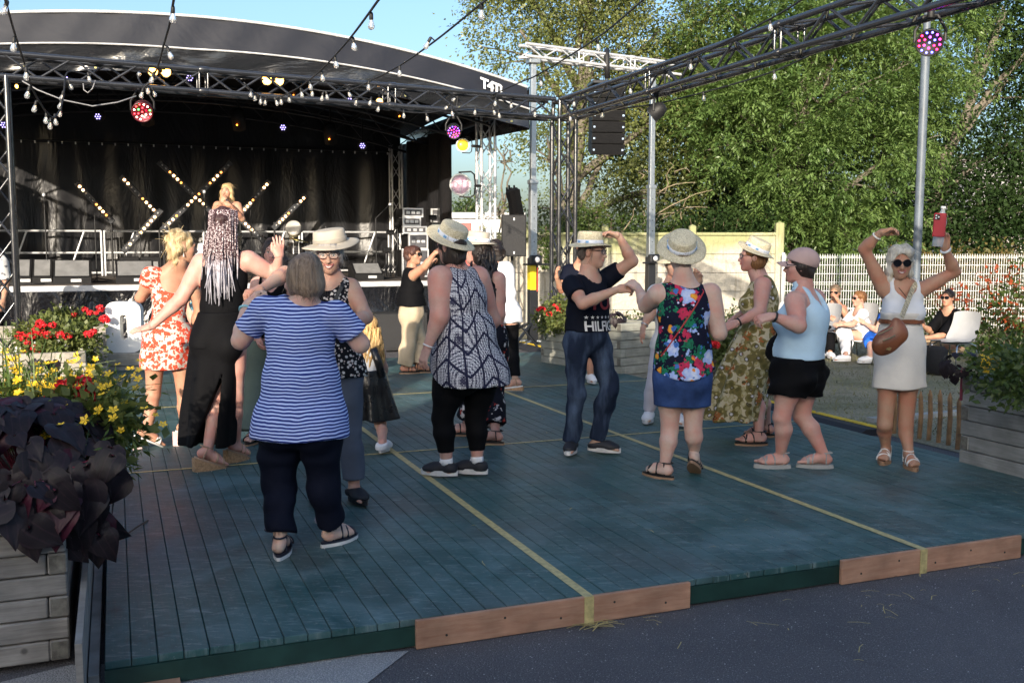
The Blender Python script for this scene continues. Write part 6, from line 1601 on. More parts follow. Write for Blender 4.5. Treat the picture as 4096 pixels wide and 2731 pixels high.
c_ = mixc(nt_, ramp(nt_, nz_, [(.35, 0.0), (.65, 1.0)]), (.55, .46, .28), (.80, .72, .52)); c_ = mixc(nt_, 1.0, c_, ramp(nt_, nz2, [(.3, .85), (.7, 1.08)]), 'MULTIPLY')
nt_.links.new(c_, b_.inputs['Base Color']); b_.inputs['Roughness'].default_value = .75; bump_(nt_, b_, nz_, .6, .006); MATS['woven_straw'] = m_straw
m_felt = M('pale_felt', (.50, .44, .35), .85, var=.1); m_band = M('white_ribbon', (.72, .74, .80), .6, var=.05); m_bprint = M('blue_print', (.16, .36, .62), .6)
def hat(B, up, centre, r_brim=.165, r_crown=.092, hc=.085, mat=None, label='straw_hat', band=True, sag=.012, fwd=None, ribbon=None):
    up = Vector(nrm(up)); T = Matrix.Translation(Vector(centre)) @ up.to_track_quat('Z', 'Y').to_matrix().to_4x4(); mat = mat or m_straw
    wob = lambda t, r: (-.010*math.cos(2*t+.6) if r > r_crown*1.2 else 0)*(r/r_brim)
    prof = [(r_crown*.97, .002), (r_crown*1.02, .0), (r_crown*1.25, -.002), (r_brim*.9, -sag*.7), (r_brim, -sag), (r_brim, -sag+.004), (r_brim*.9, -sag*.7+.005), (r_crown*1.25, .005), (r_crown*1.04, .007), (r_crown*1.0, hc*.55), (r_crown*.955, hc*.93), (r_crown*.9, hc), (r_crown*.6, hc+.003), (0, hc+.002)]
    o = MB(T).lathe(prof, 40, None, (1, 1.08), wob).build('hat', mat, B.root, True)
    if band:
        b = MB(T).lathe([(r_crown*1.045, .008), (r_crown*1.055, .010), (r_crown*1.035, .036), (r_crown*1.0, .037)], 40, None, (1, 1.08)).build('hat_band', ribbon or m_band, o, True)
        if ribbon is None:
            for k in range(8):
                th = .785*k + .3; T2 = T @ Matrix.Rotation(th, 4, 'Z')
                MB(T2).box((r_crown*1.04, -.012, .014), (r_crown*1.095, .012, .029)).build('band_print', m_bprint, o)
    return o
def glasses(B, mat_lens, frame=None, w=.030, hgt=.022, name='glasses', round_=False, z=.006):
    L = B.L; fr = frame or m_dark; o = None
    for s in (-1, 1):
        pts = []
        for k in range(14):
            t = 6.283*k/14; c, sn = math.cos(t), math.sin(t); e = 1 if round_ else .75
            pts.append((s*.0335 + w*math.copysign(abs(c)**e, c), .103 - .010*abs(c)*(1 if c*s > 0 else 0), z + hgt*math.copysign(abs(sn)**e, sn)))
        ln = MB().poly([L(*p) for p in pts]).build('lens', mat_lens, B.root)
        MB().tube([L(*p) for p in pts+[pts[0]]], .0024, 5).build('lens_rim', fr, ln)
        MB().tube([L(s*.062, .095, z+.006), L(s*.079, .03, z+.006), L(s*.08, -.01, z)], .0024, 5).build('temple', fr, ln)
    MB().tube([L(-.006, .108, z+.006), L(.006, .108, z+.006)], .0024, 5).build('bridge', fr, B.root)
m_sung = M('sunglass_lens', (.008, .008, .01), .08, var=0); m_clear, nt_, b_ = nodes_of('clear_lens'); b_.inputs['Base Color'].default_value = (.9, .92, .95, 1); b_.inputs['Roughness'].default_value = .05; b_.inputs['Alpha'].default_value = .16
def face_bits(B, eyes=True, brow=None, smile=0, lips=True):
    L = B.L; hs = B.hs
    for s in (-1, 1):
        if eyes:
            e = MB(Matrix.Translation(Vector(L(s*.031, .0775, .006)))).lathe([(0, -.0125*hs), (.009*hs, -.009*hs), (.0125*hs, 0), (.009*hs, .009*hs), (0, .0125*hs)], 12).build('eye', m_eye, B.root, True)
            MB().tube([L(s*.031, .088, .005), L(s*.031, .0903, .005)], .0056*hs, 10).build('iris', m_iris, e)
            MB().tube([L(s*.018, .087, .010), L(s*.031, .0915, .0145), L(s*.045, .084, .009)], .0026*hs, 5).build('eyelid', m_iris, e)
        if brow: MB().tube([L(s*.014, .0925, .026), L(s*.031, .093, .032), L(s*.05, .080, .026)], [.003*hs, .0038*hs, .002*hs], 6).build('eyebrow', brow, B.root)
    if smile:
        mb = MB(); w = .024*smile; n = 8
        for k in range(n):
            def q(i, lo): 
                t = i/n*2-1; return L(w*t, .101 - .010*t*t, -.058 + .006*t*t*1.6 - (.011*smile*(1-t*t) if lo else 0))
            mb.poly([q(k, 0), q(k+1, 0), q(k+1, 1), q(k, 1)])
        o = mb.build('teeth', m_teeth, B.root)
        for lo in (0, 1): MB().tube([L(w*1.1*t, .1015 - .010*t*t, -.0565 + .011*t*t - (.014*smile*(1-t*t) if lo else 0)) for t in np.linspace(-1, 1, 9)], .0032, 5).build('lip', M('lip_pink', (.42, .12, .11), .4), B.root, True)
def sole_outline(FL, z, w=1.0, y0=-.072, y1=.188, n=22):
    pts = []
    for k in range(n):
        t = 6.283*k/n; yy = (y0+y1)/2 + (y1-y0)/2*math.sin(t); s = (yy-y0)/(y1-y0); hw = (.030 + .016*math.sin(min(1, s*1.15)*3.0-.25))*w; c = math.cos(t)
        pts.append(Vector(FL(hw*math.copysign(abs(c)**.8, c), yy, z)))
    return pts
def shoes(B, kind_, mat, sole=None, strap=None, thick=.022, which='RL', wedge=0):
    """sneaker, sandal, wedge, mule"""
    sole = sole or mat
    for sd in which:
        FL, r, f2, u2, f, a, an = B.foot[sd]; big = -1 if sd == 'R' else 1
        if kind_ in ('sneaker', 'loafer'):
            R = np.stack([r, f2, u2]); hi_ = .085 if kind_ == 'sneaker' else .06
            pr = [ell(FL(0, -.03, .04), (.04, .046, .05), R), cone(FL(0, -.01, .052), FL(0, .08, .038), .041, .038), ell(FL(0, .115, .028), (.051, .068, .034), R), cone(FL(0, -.03, .03), FL(0, .1, .026), .042, .040)]
            core = union(pr, .03)
            cutp = A(FL(0, 0, hi_)); cn = nrm(u2 - f2*.25)
            fn = lambda p: np.maximum(np.maximum(core(p), (p-cutp)@cn), (A(FL(0, 0, .012))-p)@u2)
            c = A(FL(0, .06, .05)); o = sdf_part(B, 'shoe', fn, c-.19, c+.19, .009, mat)
            o2 = MB().extr(sole_outline(FL, -.012, 1.13, -.082, .192), Vector(u2*(.012+thick*.8))).build('sole', sole, o, False)
            if kind_ == 'sneaker':
                for k in range(3): MB().tube([FL(-.022, .045+.022*k, .078-.010*k), FL(0, .05+.022*k, .086-.010*k), FL(.022, .045+.022*k, .078-.010*k)], .0035, 5).build('lace', strap or m_white, o)
        else:
            ht = wedge
            low = sole_outline(FL, -.003, 1.04, -.075, .192); o = MB().extr(low, Vector(-u2*.012)).build('insole', strap if kind_ == 'mule' and strap else mat, B.root)
            if kind_ == 'sandal': MB().extr(sole_outline(FL, -.0155, 1.07, -.078, .195), Vector(-u2*thick)).build('sole', sole, o)
            else:                                            # wedge or block heel reaching down to the floor
                gz = min(FL(0, .15, -.016)[2], FL(0, .1, -.016)[2]) - .012
                prof = [(-.08, 1), (.19, 1)] if kind_ == 'wedge' else [(-.078, 1), (-.02, 1)]
                mb = MB(); T0 = []; n = 12
                for k in range(n+1):
                    y = prof[0][0] + (prof[1][0]-prof[0][0])*k/n; s = (y+.075)/.267; hw = (.030+.016*math.sin(min(1, max(0, s)*1.15)*3.0-.25))*1.02
                    tp = [Vector(FL(x*hw, y, -.0165)) for x in (-1, 1)]; T0.append((tp, [Vector((q.x, q.y, min(q.z-.004, gz))) for q in tp]))
                for (t0, b0), (t1, b1) in zip(T0, T0[1:]):
                    mb.poly([t0[0], t1[0], t1[1], t0[1]]); mb.poly([b0[0], b0[1], b1[1], b1[0]]); mb.poly([t0[0], b0[0], b1[0], t1[0]]); mb.poly([t0[1], t1[1], b1[1], b0[1]])
                for t0, b0 in (T0[0], T0[-1]): mb.poly([t0[0], t0[1], b0[1], b0[0]])
                mb.build('heel', sole, o)
                if kind_ == 'wedge': 
                    mb = MB(); q = [t[1] for t in T0]
                    mb.extr([Vector((b[0].x, b[0].y, gz)) for b in q] + [Vector((b[1].x, b[1].y, gz)) for b in q[::-1]], (0, 0, -.012)); mb.build('sole', m_white, o)
            st = strap or mat
            def band(y, z, hw, rr=.006, tilt=0, wide=1):
                pts = [FL(hw*math.cos(t), y + tilt*math.cos(t), max(-.004, z*math.sin(t)**.7)) for t in np.linspace(.0, math.pi, 9)]
                MB().tube(pts, rr, 6).build('strap', st, o, True)
            if kind_ == 'mule': 
                for yy in (.098, .112, .126): band(yy, .052, .046, .009)
            else:
                band(.125, .046, .047, .0065, .012); band(.095, .060, .045, .0065, -.012); band(.062, .073, .042, .006, .018*big)
                MB().tube([FL(.034*math.cos(t), -.012+.05*math.sin(t), .085) for t in np.linspace(0, 6.283, 15)], .005, 6).build('ankle_strap', st, o, True)
                for x_ in (.033, -.033): MB().tube([FL(x_, -.02, 0), FL(x_*1.06, -.015, .085)], .005, 5).build('heel_strap', st, o)
def bracelet(B, sd, mat, name='bracelet', r=.031, w=.006, off=.02):
    e, w_ = B.j['e'+sd], B.j['w'+sd]; d = nrm(w_-e); c = w_ - d*off; a = nrm(np.cross(d, A((.3, .5, 1)))); b = np.cross(d, a)
    return MB().tube([c + (a*math.cos(t) + b*math.sin(t))*r for t in np.linspace(0, 6.283, 17)], w, 6).build(name, mat, B.root, True)
def band_on(B, fn, name, mat, p0, p1, normal_hint, w, n=20, lift=.006, start=.3):
    """flat strap laid over a body surface from p0 to p1 by marching in from outside"""
    pts = []; nh = nrm(normal_hint)
    for k in range(n+1):
        q = A(p0) + (A(p1)-A(p0))*k/n; o = q + nh*start
        for _ in range(26):
            if (q+nh*start-o)@nh > start+.22: break
            d = fn(o[None])[0]
            if d < .002: break
            o = o - nh*max(d*.8, .002)
        pts.append(o + nh*lift)
    mb = MB(); dv = nrm(A(p1)-A(p0)); s = nrm(np.cross(dv, nh))*w/2
    for a, b in zip(pts, pts[1:]):
        mb.poly([a-s, a+s, b+s, b-s]); mb.poly([a-s-nh*.004, b-s-nh*.004, b+s-nh*.004, a+s-nh*.004]); mb.poly([a+s, a+s-nh*.004, b+s-nh*.004, b+s]); mb.poly([a-s, b-s, b-s-nh*.004, a-s-nh*.004])
    return mb.build(name, mat, B.root, True)
# ------------------------------------------------------------------ printed cloths
def axis_coords(nt, R, c):
    """coordinates along the wearer's right, forward and up"""
    p = nt.nodes.new('ShaderNodeNewGeometry').outputs['Position']; s = nt.nodes.new('ShaderNodeVectorMath'); s.operation = 'SUBTRACT'; s.inputs[1].default_value = Vector(c); nt.links.new(p, s.inputs[0])
    outs = []
    for a in R:
        d = nt.nodes.new('ShaderNodeVectorMath'); d.operation = 'DOT_PRODUCT'; d.inputs[1].default_value = Vector(a); nt.links.new(s.outputs[0], d.inputs[0]); outs.append(d.outputs['Value'])
    return outs
def fin(nt, b, c, rough=.8, bs=26, st=.4):
    nt.links.new(c, b.inputs['Base Color']); b.inputs['Roughness'].default_value = rough; b.inputs['Specular IOR Level'].default_value = .12
    bump_(nt, b, noise(nt, coords(nt), bs, 3, dist=.6), st, .012)
def mat_stripe():
    m, nt, b = nodes_of('blue_white_stripe'); v = coords(nt); z = nt.nodes.new('ShaderNodeSeparateXYZ'); nt.links.new(v, z.inputs[0])
    w = noise(nt, v, 7, 2); zz = math_(nt, 'ADD', z.outputs[2], math_(nt, 'MULTIPLY', w, .028)); f = math_(nt, 'FRACT', math_(nt, 'MULTIPLY', zz, 56))
    c = mixc(nt, ramp(nt, f, [(.0, 0.0), (.04, 1.0), (.46, 1.0), (.52, 0.0)]), (.025, .045, .22), (.47, .56, .88)); fin(nt, b, c, .8); return m
def mat_tunic(B):
    m, nt, b = nodes_of('navy_lattice_print'); X, Yy, Z = axis_coords(nt, B.RC, B.S); v = coords(nt)
    wv = noise(nt, v, 3, 2); dots = voro(nt, v, 95, rnd=.2)
    base = mixc(nt, ramp(nt, dots, [(.40, 1.0), (.52, 0.0)]), (.05, .05, .09), (.76, .76, .78))
    th = math_(nt, 'MULTIPLY', math_(nt, 'ARCTAN2', X, math_(nt, 'MULTIPLY', Yy, -1)), .19)
    xw = math_(nt, 'ADD', th, math_(nt, 'MULTIPLY', wv, .03))
    l1 = math_(nt, 'ABSOLUTE', math_(nt, 'SUBTRACT', math_(nt, 'FRACT', math_(nt, 'MULTIPLY', xw, 12)), .5))
    tri = math_(nt, 'PINGPONG', th, .12)
    l2 = math_(nt, 'ABSOLUTE', math_(nt, 'SUBTRACT', math_(nt, 'FRACT', math_(nt, 'MULTIPLY', math_(nt, 'ADD', Z, math_(nt, 'MULTIPLY', tri, 1.1)), 6.6)), .5))
    k = math_(nt, 'MAXIMUM', ramp(nt, l1, [(.055, 1.0), (.09, 0.0)]), ramp(nt, l2, [(.06, 1.0), (.085, 0.0)]))
    fin(nt, b, mixc(nt, k, base, (.018, .02, .05)), .75); return m
def mat_print(name, base, layers, rough=.8):
    """layers: (scale, size, share of cells, inner colour, outer colour, petals)"""
    m, nt, b = nodes_of(name); v = coords(nt); c = None
    n0 = noise(nt, v, 30, 2); cc = mixc(nt, n0, base, tuple(x*.7 for x in base))
    for i, (sc, size, share, ci, co, warp) in enumerate(layers):
        off = nt.nodes.new('ShaderNodeVectorMath'); off.operation = 'ADD'; nt.links.new(v, off.inputs[0]); off.inputs[1].default_value = (i*3.17, i*1.71, i*2.3)
        nz = noise(nt, off.outputs[0], sc*warp[0], 2, out='Color'); w = nt.nodes.new('ShaderNodeVectorMath'); w.operation = 'MULTIPLY_ADD'; nt.links.new(nz, w.inputs[0]); w.inputs[1].default_value = (warp[1]/sc,)*3; nt.links.new(off.outputs[0], w.inputs[2])
        vn = nt.nodes.new('ShaderNodeTexVoronoi'); vn.inputs['Scale'].default_value = sc; nt.links.new(w.outputs[0], vn.inputs['Vector'])
        sep = nt.nodes.new('ShaderNodeSeparateColor'); nt.links.new(vn.outputs['Color'], sep.inputs[0])
        on = math_(nt, 'LESS_THAN', sep.outputs[0], share); d = vn.outputs['Distance']
        msk = math_(nt, 'MULTIPLY', on, ramp(nt, d, [(size*.92, 1.0), (size, 0.0)]))
        col_ = mixc(nt, ramp(nt, d, [(size*.3, 0.0), (size*.75, 1.0)]), ci, co); cc = mixc(nt, msk, cc, col_)
    fin(nt, b, cc, rough); return m
# ------------------------------------------------------------------ dancers
GD = 'people dancing on the floor'
SK = dict(fair=('fair', (.62, .40, .31)), pink=('pink', (.62, .36, .29)), mid=('mid', (.58, .36, .26)), tan=('tan', (.50, .28, .18)), light=('light', (.64, .45, .36)))
navy = cloth('navy_cotton', (.005, .007, .017)); black = cloth('black_jersey', (.004, .004, .005)); white_c = cloth('white_cotton', (.75, .75, .76), var=.04)
m_sand_n = M('navy_leather', (.015, .018, .035), .4); m_sand_b = M('black_leather', (.012, .011, .011), .4); m_wsole = M('white_rubber', (.68, .67, .65), .6); m_tans = M('tan_sole', (.36, .21, .12), .6); m_cork = M('cork', (.42, .25, .13), .8, var=.25, vs=60)
# 1. woman in the striped shirt, back to us
Y = 5.22
B = make_body('woman in a blue and white striped T-shirt, back to the camera, cropped navy trousers', Y, dict(head=(703, 636, .02), sR=(771, 722, .02), sL=(606, 716, .02), eR=(828, 790, .06), wR=(792, 752, .27), eL=(553, 782, .05), wL=(566, 704, .2), hR=(733, 965), hL=(644, 965), kR=(742, 1108, .03), kL=(642, 1118), fR=(762, 1250), fL=(645, 1278)),
    SK['light'], dict(cw=.175, cd=.14, ww=.185, wd=.15, hw=.205, hd=.16, bust=.07, butt=.10, arm=1.12, thigh=1.2, calf=.95, belly=.05, neck=.058), .0105, (-.15, .98, -.1), feet_yaw=(38, -4), hand=dict(L=dict(dir=(.45, .5, .75), palm=(.8, .3, -.5), curl=.9), R=dict(curl=.7)), group=GD, footscale=.98)
topwear(B, 'striped_shirt', mat_stripe(), VZ(1000, Y), .62, .014, (.035, .0, .075, .07), flare=.012, wr=.006, seed=3, fr=15, drop=(.225, .19))
pants(B, 'navy_trousers', navy, VZ(940, Y), .80, .84, .014, .022, .008, 4)
for sd, fr in (('R', .80), ('L', .84)):
    k, a = B.j['k'+sd], B.j['a'+sd]; c = k + (a-k)*fr; d = nrm(a-k); x = nrm(np.cross(d, A((0, 1, 0)))); y = np.cross(d, x)
    MB().tube([c + (x*math.cos(t) + y*math.sin(t))*.076 for t in np.linspace(0, 6.283, 25)], .009, 6).build('turn_up', M('grey_cuff', (.16, .17, .24), .8), B.root, True)
hair(B, 'bob_hair', hair_mat('ash_brown_hair', (.15, .10, .068), (.40, .30, .215)), [(0, -.03, -.03, .094, .088, .085), (.06, -.02, -.06, .03, .06, .05), (-.06, -.02, -.06, .03, .06, .05), (0, -.075, -.06, .06, .035, .055)], cap=(.09, .108, .099), wr=.003, nstr=500)
shoes(B, 'sandal', m_sand_n, m_wsole, thick=.022); bracelet(B, 'L', M('turquoise_bead', (.25, .52, .60), .3), r=.033, w=.0075)
# 2. laughing grey-haired woman in a hat behind her
Y = 6.1
B = make_body('laughing grey haired woman in a pale hat and glasses, black floral top', Y, dict(head=(757, 583, -.03), sR=(706, 660, .0), sL=(806, 662, .02), eR=(655, 628, -.28), wR=(602, 664, -.58), eL=(840, 728, -.1), wL=(806, 745, -.33), hR=(735, 850), hL=(795, 850), kR=(745, 985, .08), kL=(803, 990, -.02), fR=(735, 1150), fL=(814, 1152)),
    SK['mid'], dict(cw=.15, cd=.115, ww=.15, wd=.12, hw=.17, hd=.125, arm=1.02), .011, (.08, -.97, -.16), feet_yaw=(180, 150), hand=dict(R=dict(dir=(-.6, -.6, -.1), palm=(.2, .2, -1), curl=1.0)), group=GD, heelL=.0)
topwear(B, 'floral_top', mat_print('white_floral_on_black', (.012, .012, .015), [(42, .42, .75, (.72, .68, .62), (.55, .50, .46), (1.5, .5)), (60, .3, .4, (.6, .25, .2), (.7, .6, .55), (1.5, .4))]), VZ(862, Y), 0, .011, (.01, .05, .085, .09), flare=.01, seed=11, armhole=.8, drop=(.19, .145))
pants(B, 'grey_trousers', cloth('blue_grey_cotton', (.10, .115, .15)), VZ(825, Y), .86, .84, .012, .012, .004, 12)
hair(B, 'grey_hair', hair_mat('grey_hair', (.22, .20, .19), (.50, .48, .46)), [(.066, .01, -.02, .022, .045, .05), (-.066, .01, -.02, .022, .045, .05), (0, -.07, -.03, .06, .04, .06), (.035, .07, .048, .035, .022, .022), (-.025, .075, .05, .035, .02, .022)], face_cut=(0, .115, -.052, .06, .075, .09), cap=(.084, .106, .098))
face_bits(B, True, M('grey_brow', (.12, .10, .09), .8), 1.15); glasses(B, m_clear, M('dark_red_frame', (.06, .015, .015), .3), .028, .019)
hat(B, B.RHd[2]*1.0 + A((-.12, .0, 0)), B.L(-.006, -.018, .062), .172, .098, .085, m_felt, band=True, ribbon=M('felt_ribbon', (.40, .35, .28), .7))
shoes(B, 'loafer', M('black_canvas', (.012, .013, .018), .7), m_sand_b); 
st = band_on(B, B.topf, 'bag_strap', m_sand_b, B.S+B.cr*-.10+B.up*.03, B.H+B.hr*.14+B.up*.1, B.cf, .022)
bracelet(B, 'L', m_sand_b, 'watch', .031, .008)
# 3. woman with long white braids in a black dress
Y = 6.9
B = make_body('woman with long white-tipped braids in a long black dress, back to the camera', Y, dict(head=(514, 515, .0), sR=(571, 598, .02), sL=(463, 604, .0), eR=(632, 634, .1), wR=(641, 592, .02), eL=(417, 684, -.03), wL=(348, 750, -.1), hR=(533, 775), hL=(476, 778), kR=(540, 915, .05), kL=(500, 930, -.02), fR=(543, 1058), fL=(479, 1078)),
    SK['pink'], dict(cw=.165, cd=.125, ww=.15, wd=.125, hw=.185, hd=.145, bust=.07, butt=.10, arm=1.22, thigh=1.1), .011, (.0, .99, .05), heel=.42, feet_yaw=(28, 52), sole=.03, hand=dict(L=dict(dir=(-.9, -.15, -.18), palm=(0, .3, -1), curl=.12, spread=.2), R=dict(dir=(.05, -.1, 1), palm=(-.6, .7, .1), curl=.18, spread=.16)), group=GD)
topwear(B, 'black_vest_top', black, VZ(800, Y), 0, .010, (.02, -.01, .078, .08), strap=.085, seed=15, back=(.03, .10, .075, .09, .13), armhole=.6)
def slit3(p):
    c = B.H + B.hr*.085; x = (p-c)@B.hr; z = p[:, 2]; z0 = VZ(855, Y); return np.where(z < z0, np.maximum((.0 + (x+.10)*.0) - 9, .125*np.clip((z0-z)/.62, 0, 1) - np.abs(x + .05*np.clip((z0-z)/.62, 0, 1))), -1.) * (1)
def slit3b(p):
    z0 = VZ(850, Y); t = np.clip((z0-p[:, 2])/.60, 0, 1); x = (p-B.H)@B.hr; y = (p-B.H)@B.hf
    w = .085*t; return np.where((y < 0.02) & (t > 0), w - np.abs(x - (.075 - .10*t)), -1.)
skirt(B, 'black_skirt', black, VZ(715, Y), VZ(1020, Y), (.155, .135), (.205, .15), 3, .012, (-.03, -.02), seed=5, slit=slit3b, shape=.45, legs=False)
shoes(B, 'wedge', M('tan_strap', (.40, .26, .17), .5), m_cork, strap=M('tan_strap', (.40, .26, .17), .5))
br = MB(); brt = MB(); rg = random.Random(9); hc = B.Hc
m_braid, nt, b = nodes_of('braids'); z = nt.nodes.new('ShaderNodeSeparateXYZ'); nt.links.new(coords(nt), z.inputs[0])
zt, zl = VZ(575, Y), VZ(640, Y); f = math_(nt, 'MULTIPLY_ADD', z.outputs[2], 1/(zt-zl), -zl/(zt-zl)); f2_ = math_(nt, 'ADD', f, math_(nt, 'MULTIPLY_ADD', noise(nt, coords(nt), 30, 2), 1.2, -.6))
tw_ = math_(nt, 'FRACT', math_(nt, 'MULTIPLY', z.outputs[2], 42)); bead = ramp(nt, noise(nt, coords(nt), 95, 2), [(.5, 0.0), (.56, 1.0)])
up_ = mixc(nt, bead, (.06, .018, .024), (.55, .47, .48)); c = mixc(nt, ramp(nt, f2_, [(.2, 0.0), (.8, 1.0)]), (.66, .64, .72), up_); nt.links.new(c, b.inputs['Base Color']); b.inputs['Roughness'].default_value = .6; bump_(nt, b, tw_, .5, .01)
for k in range(120):
    th = rg.uniform(-1.75, 1.75) - math.pi/2; fr = (k+.5)/120
    d0 = A((math.cos(th), math.sin(th)*1.0, 0)); top = hc + A((d0[0]*.035, d0[1]*.03+.01, .112))
    side = hc + A((d0[0]*(.085+.02*rg.random()), d0[1]*(.105+.02*rg.random())-.0, rg.uniform(-.01, .03)))
    L_ = rg.uniform(.42, .60) if abs(d0[0]) < .7 else rg.uniform(.32, .46)
    end = side + A((-d0[0]*.02+rg.gauss(-.01, .035), -.02-.05*rg.random(), -L_)); mid = (side+end)/2 + A((rg.gauss(0, .015), -.03, 0))
    pts = [top, (top+side)/2 + (d0*.03 + A((0, 0, .028))), side, mid, end]
    (br if k % 3 else brt).tube([Vector(p) for p in pts], [.005, .0062, .0062, .0055, .003], 5)
o = br.build('braids', m_braid, B.root, True); brt.build('braids', m_braid, B.root, True)
hair(B, 'hair_cap', hair_mat('dark_plum_hair', (.03, .01, .012), (.10, .05, .05)), [], cap=(.082, .102, .098))
bracelet(B, 'L', M('silver', (.6, .6, .6), .3, metal=1), 'ring', .012, .002, -.10)
# 4. blonde woman in the red floral dress
Y = 7.75
B = make_body('blonde woman with pinned-up hair in a short red floral dress, from behind', Y, dict(head=(420, 568, .02), sR=(437, 636, .1), sL=(349, 634, -.02), eR=(458, 712, .16), wR=(440, 775, .18), eL=(322, 684, .05), wL=(352, 655, .25), hR=(412, 775, .04), hL=(358, 775), kR=(424, 915, .08), kL=(352, 905), fR=(424, 1018), fL=(340, 1030)),
    SK['tan'], dict(cw=.135, cd=.105, ww=.12, wd=.10, hw=.165, hd=.12, arm=.95, thigh=.98, calf=.95), .0115, (.86, .5, -.05), heel=.5, feet_yaw=(20, 48), hand=dict(L=dict(curl=.5), R=dict(skip=False)), group=GD)
redf = mat_print('red_white_floral', (.66, .60, .52), [(32, .62, .66, (.74, .10, .05), (.66, .06, .03), (1.4, 1.1)), (46, .45, .5, (.75, .16, .09), (.55, .05, .03), (1.4, .8))])
topwear(B, 'floral_bodice', redf, VZ(770, Y), .34, .010, (.0, .02, .10, .10), seed=21, back=(-.015, .11, .105, .08, .115), wr=.004)
skirt(B, 'floral_skirt', redf, VZ(742, Y), VZ(846, Y), (.152, .125), (.185, .145), 5, .004, wr=.006, seed=22, shape=.5)
blond = hair_mat('blonde_hair', (.36, .24, .10), (.72, .58, .34), (60, 60, 9))
hair(B, 'pinned_hair', blond, [(0, -.06, .06, .07, .06, .06), (-.03, -.08, .09, .04, .035, .035), (.03, -.09, .06, .045, .04, .04), (-.05, -.05, -.04, .045, .06, .06), (.05, -.07, -.03, .04, .05, .07), (0, -.10, -.05, .045, .03, .06), (-.02, -.07, -.075, .03, -.02, -.07, -.16, .018), (.04, -.06, -.08, .022, .035, -.06, -.15, .01)], cap=(.088, .108, .103), wr=.007)
wisp = MB(); rg = random.Random(31)
for k in range(46):
    th = rg.uniform(0, 6.28); r0 = rg.uniform(.05, .09); s = B.L(r0*math.cos(th), -.05+r0*math.sin(th)*.8, rg.uniform(.0, .12)); e = s + B.RHd.T@A((rg.gauss(0, .05), rg.gauss(-.03, .05), rg.gauss(.02, .06))); wisp.tube([s, (A(s)+e)/2 + A((rg.gauss(0, .012), 0, .015)), e], [.0022, .0018, .0007], 4, False)
wisp.build('stray_locks', blond, B.root, True)
face_bits(B, True, None); shoes(B, 'mule', M('pink_mule', (.62, .45, .42), .5), M('pink_mule', (.62, .45, .42), .5), strap=M('white_strap', (.75, .73, .70), .4))
MB().tube([B.L(.078, -.01, -.045), B.L(.08, -.01, -.075)], [.003, .005], 6).build('earring', M('pearl', (.75, .72, .66), .2), B.root)
# 5. woman in hat and lattice tunic
Y = 6.97
B = make_body('large woman in a tilted straw hat and navy lattice tunic over black leggings', Y, dict(head=(1036, 566, .02), sR=(1096, 640, .12), sL=(1012, 640, -.1), eR=(1128, 735, .25), wR=(1095, 790, .35), eL=(1010, 727, -.17), wL=(981, 800, -.18), hR=(1106, 845, .07), hL=(1042, 845, -.05), kR=(1092, 962, .06), kL=(1016, 960, -.04), fR=(1096, 1092), fL=(1026, 1096)),
    SK['pink'], dict(cw=.185, cd=.16, ww=.20, wd=.18, hw=.215, hd=.185, bust=.09, butt=.125, arm=1.55, thigh=1.35, calf=1.15, belly=.07, neck=.06), .011, (-.75, .62, -.12), feet_yaw=(-72, -75), hand=dict(L=dict(dir=(-.35, -.1, -1), palm=(.6, .5, 0), curl=.5)), group=GD)
hz5 = lambda p: VZ(868, Y) + .16*np.clip(((p-B.H)@B.hf + .02)/.30, -.25, 1.0)**1 + .004*np.sin(p[:, 0]*40)
topwear(B, 'lattice_tunic', mat_tunic(B), hz5, 0, .016, (.03, .0, .07, .07), flare=.0, seed=25, wr=.005, armhole=.12, fr=16, drop=(.265, .255))
pants(B, 'black_leggings', black, VZ(815, Y), .74, .74, .004, .002, .002, 26)
hair(B, 'dark_hair', hair_mat('dark_brown_hair', (.012, .008, .007), (.05, .032, .024)), [(0, -.05, -.07, .075, .06, .075), (.05, -.01, -.06, .03, .05, .07), (-.05, -.01, -.06, .03, .05, .07)], cap=(.084, .106, .10))
hat(B, A((.34, -.30, .80)), B.L(.0, -.012, .062), .172, .098, .092); face_bits(B, True, None); glasses(B, m_clear)
shoes(B, 'sneaker', M('black_canvas', (.012, .013, .018), .7), m_wsole, strap=m_white, thick=.03)
for sd in 'RL':
    k, a = B.j['k'+sd], B.j['a'+sd]; MB().tube([a+(k-a)*.10, a+(k-a)*.02, a-A((0, 0, .02))], [.047, .046, .045], 14).build('sock', white_c, B.root, True)
bracelet(B, 'L', m_white, 'wristband', .034, .006)
# 6. woman with long curly hair behind her
Y = 7.95
B = make_body('woman with long dark curls, pale hat and floral jumpsuit behind the lattice tunic', Y, dict(head=(1094, 574, .05), sR=(1144, 642, .0), sL=(1086, 640, .12), eR=(1148, 722, -.03), wR=(1130, 785, .05), eL=(1060, 700, .25), wL=(1040, 650, .35), hR=(1140, 780, .0), hL=(1100, 780, .06), kR=(1136, 900, 0), kL=(1098, 890, .1), fR=(1138, 1020), fL=(1072, 1000)),
    SK['pink'], dict(arm=1.1), .0125, (-.8, .55, .0), feet_yaw=(-70, -80), group=GD)
flj = mat_print('dark_jumpsuit_floral', (.012, .012, .018), [(13, .42, .55, (.75, .70, .66), (.55, .50, .48), (2.2, 1.3)), (17, .3, .4, (.55, .08, .05), (.40, .04, .03), (2, 1.2))])
topwear(B, 'floral_bodice', flj, VZ(790, Y), 0, .010, (-.02, .02, .09, .09), strap=.08, seed=27, back=(-.02, .1, .1, .1, .16))
pants(B, 'floral_trousers', flj, VZ(775, Y), .80, .80, .014, .03, .004, 28, flare=.02)
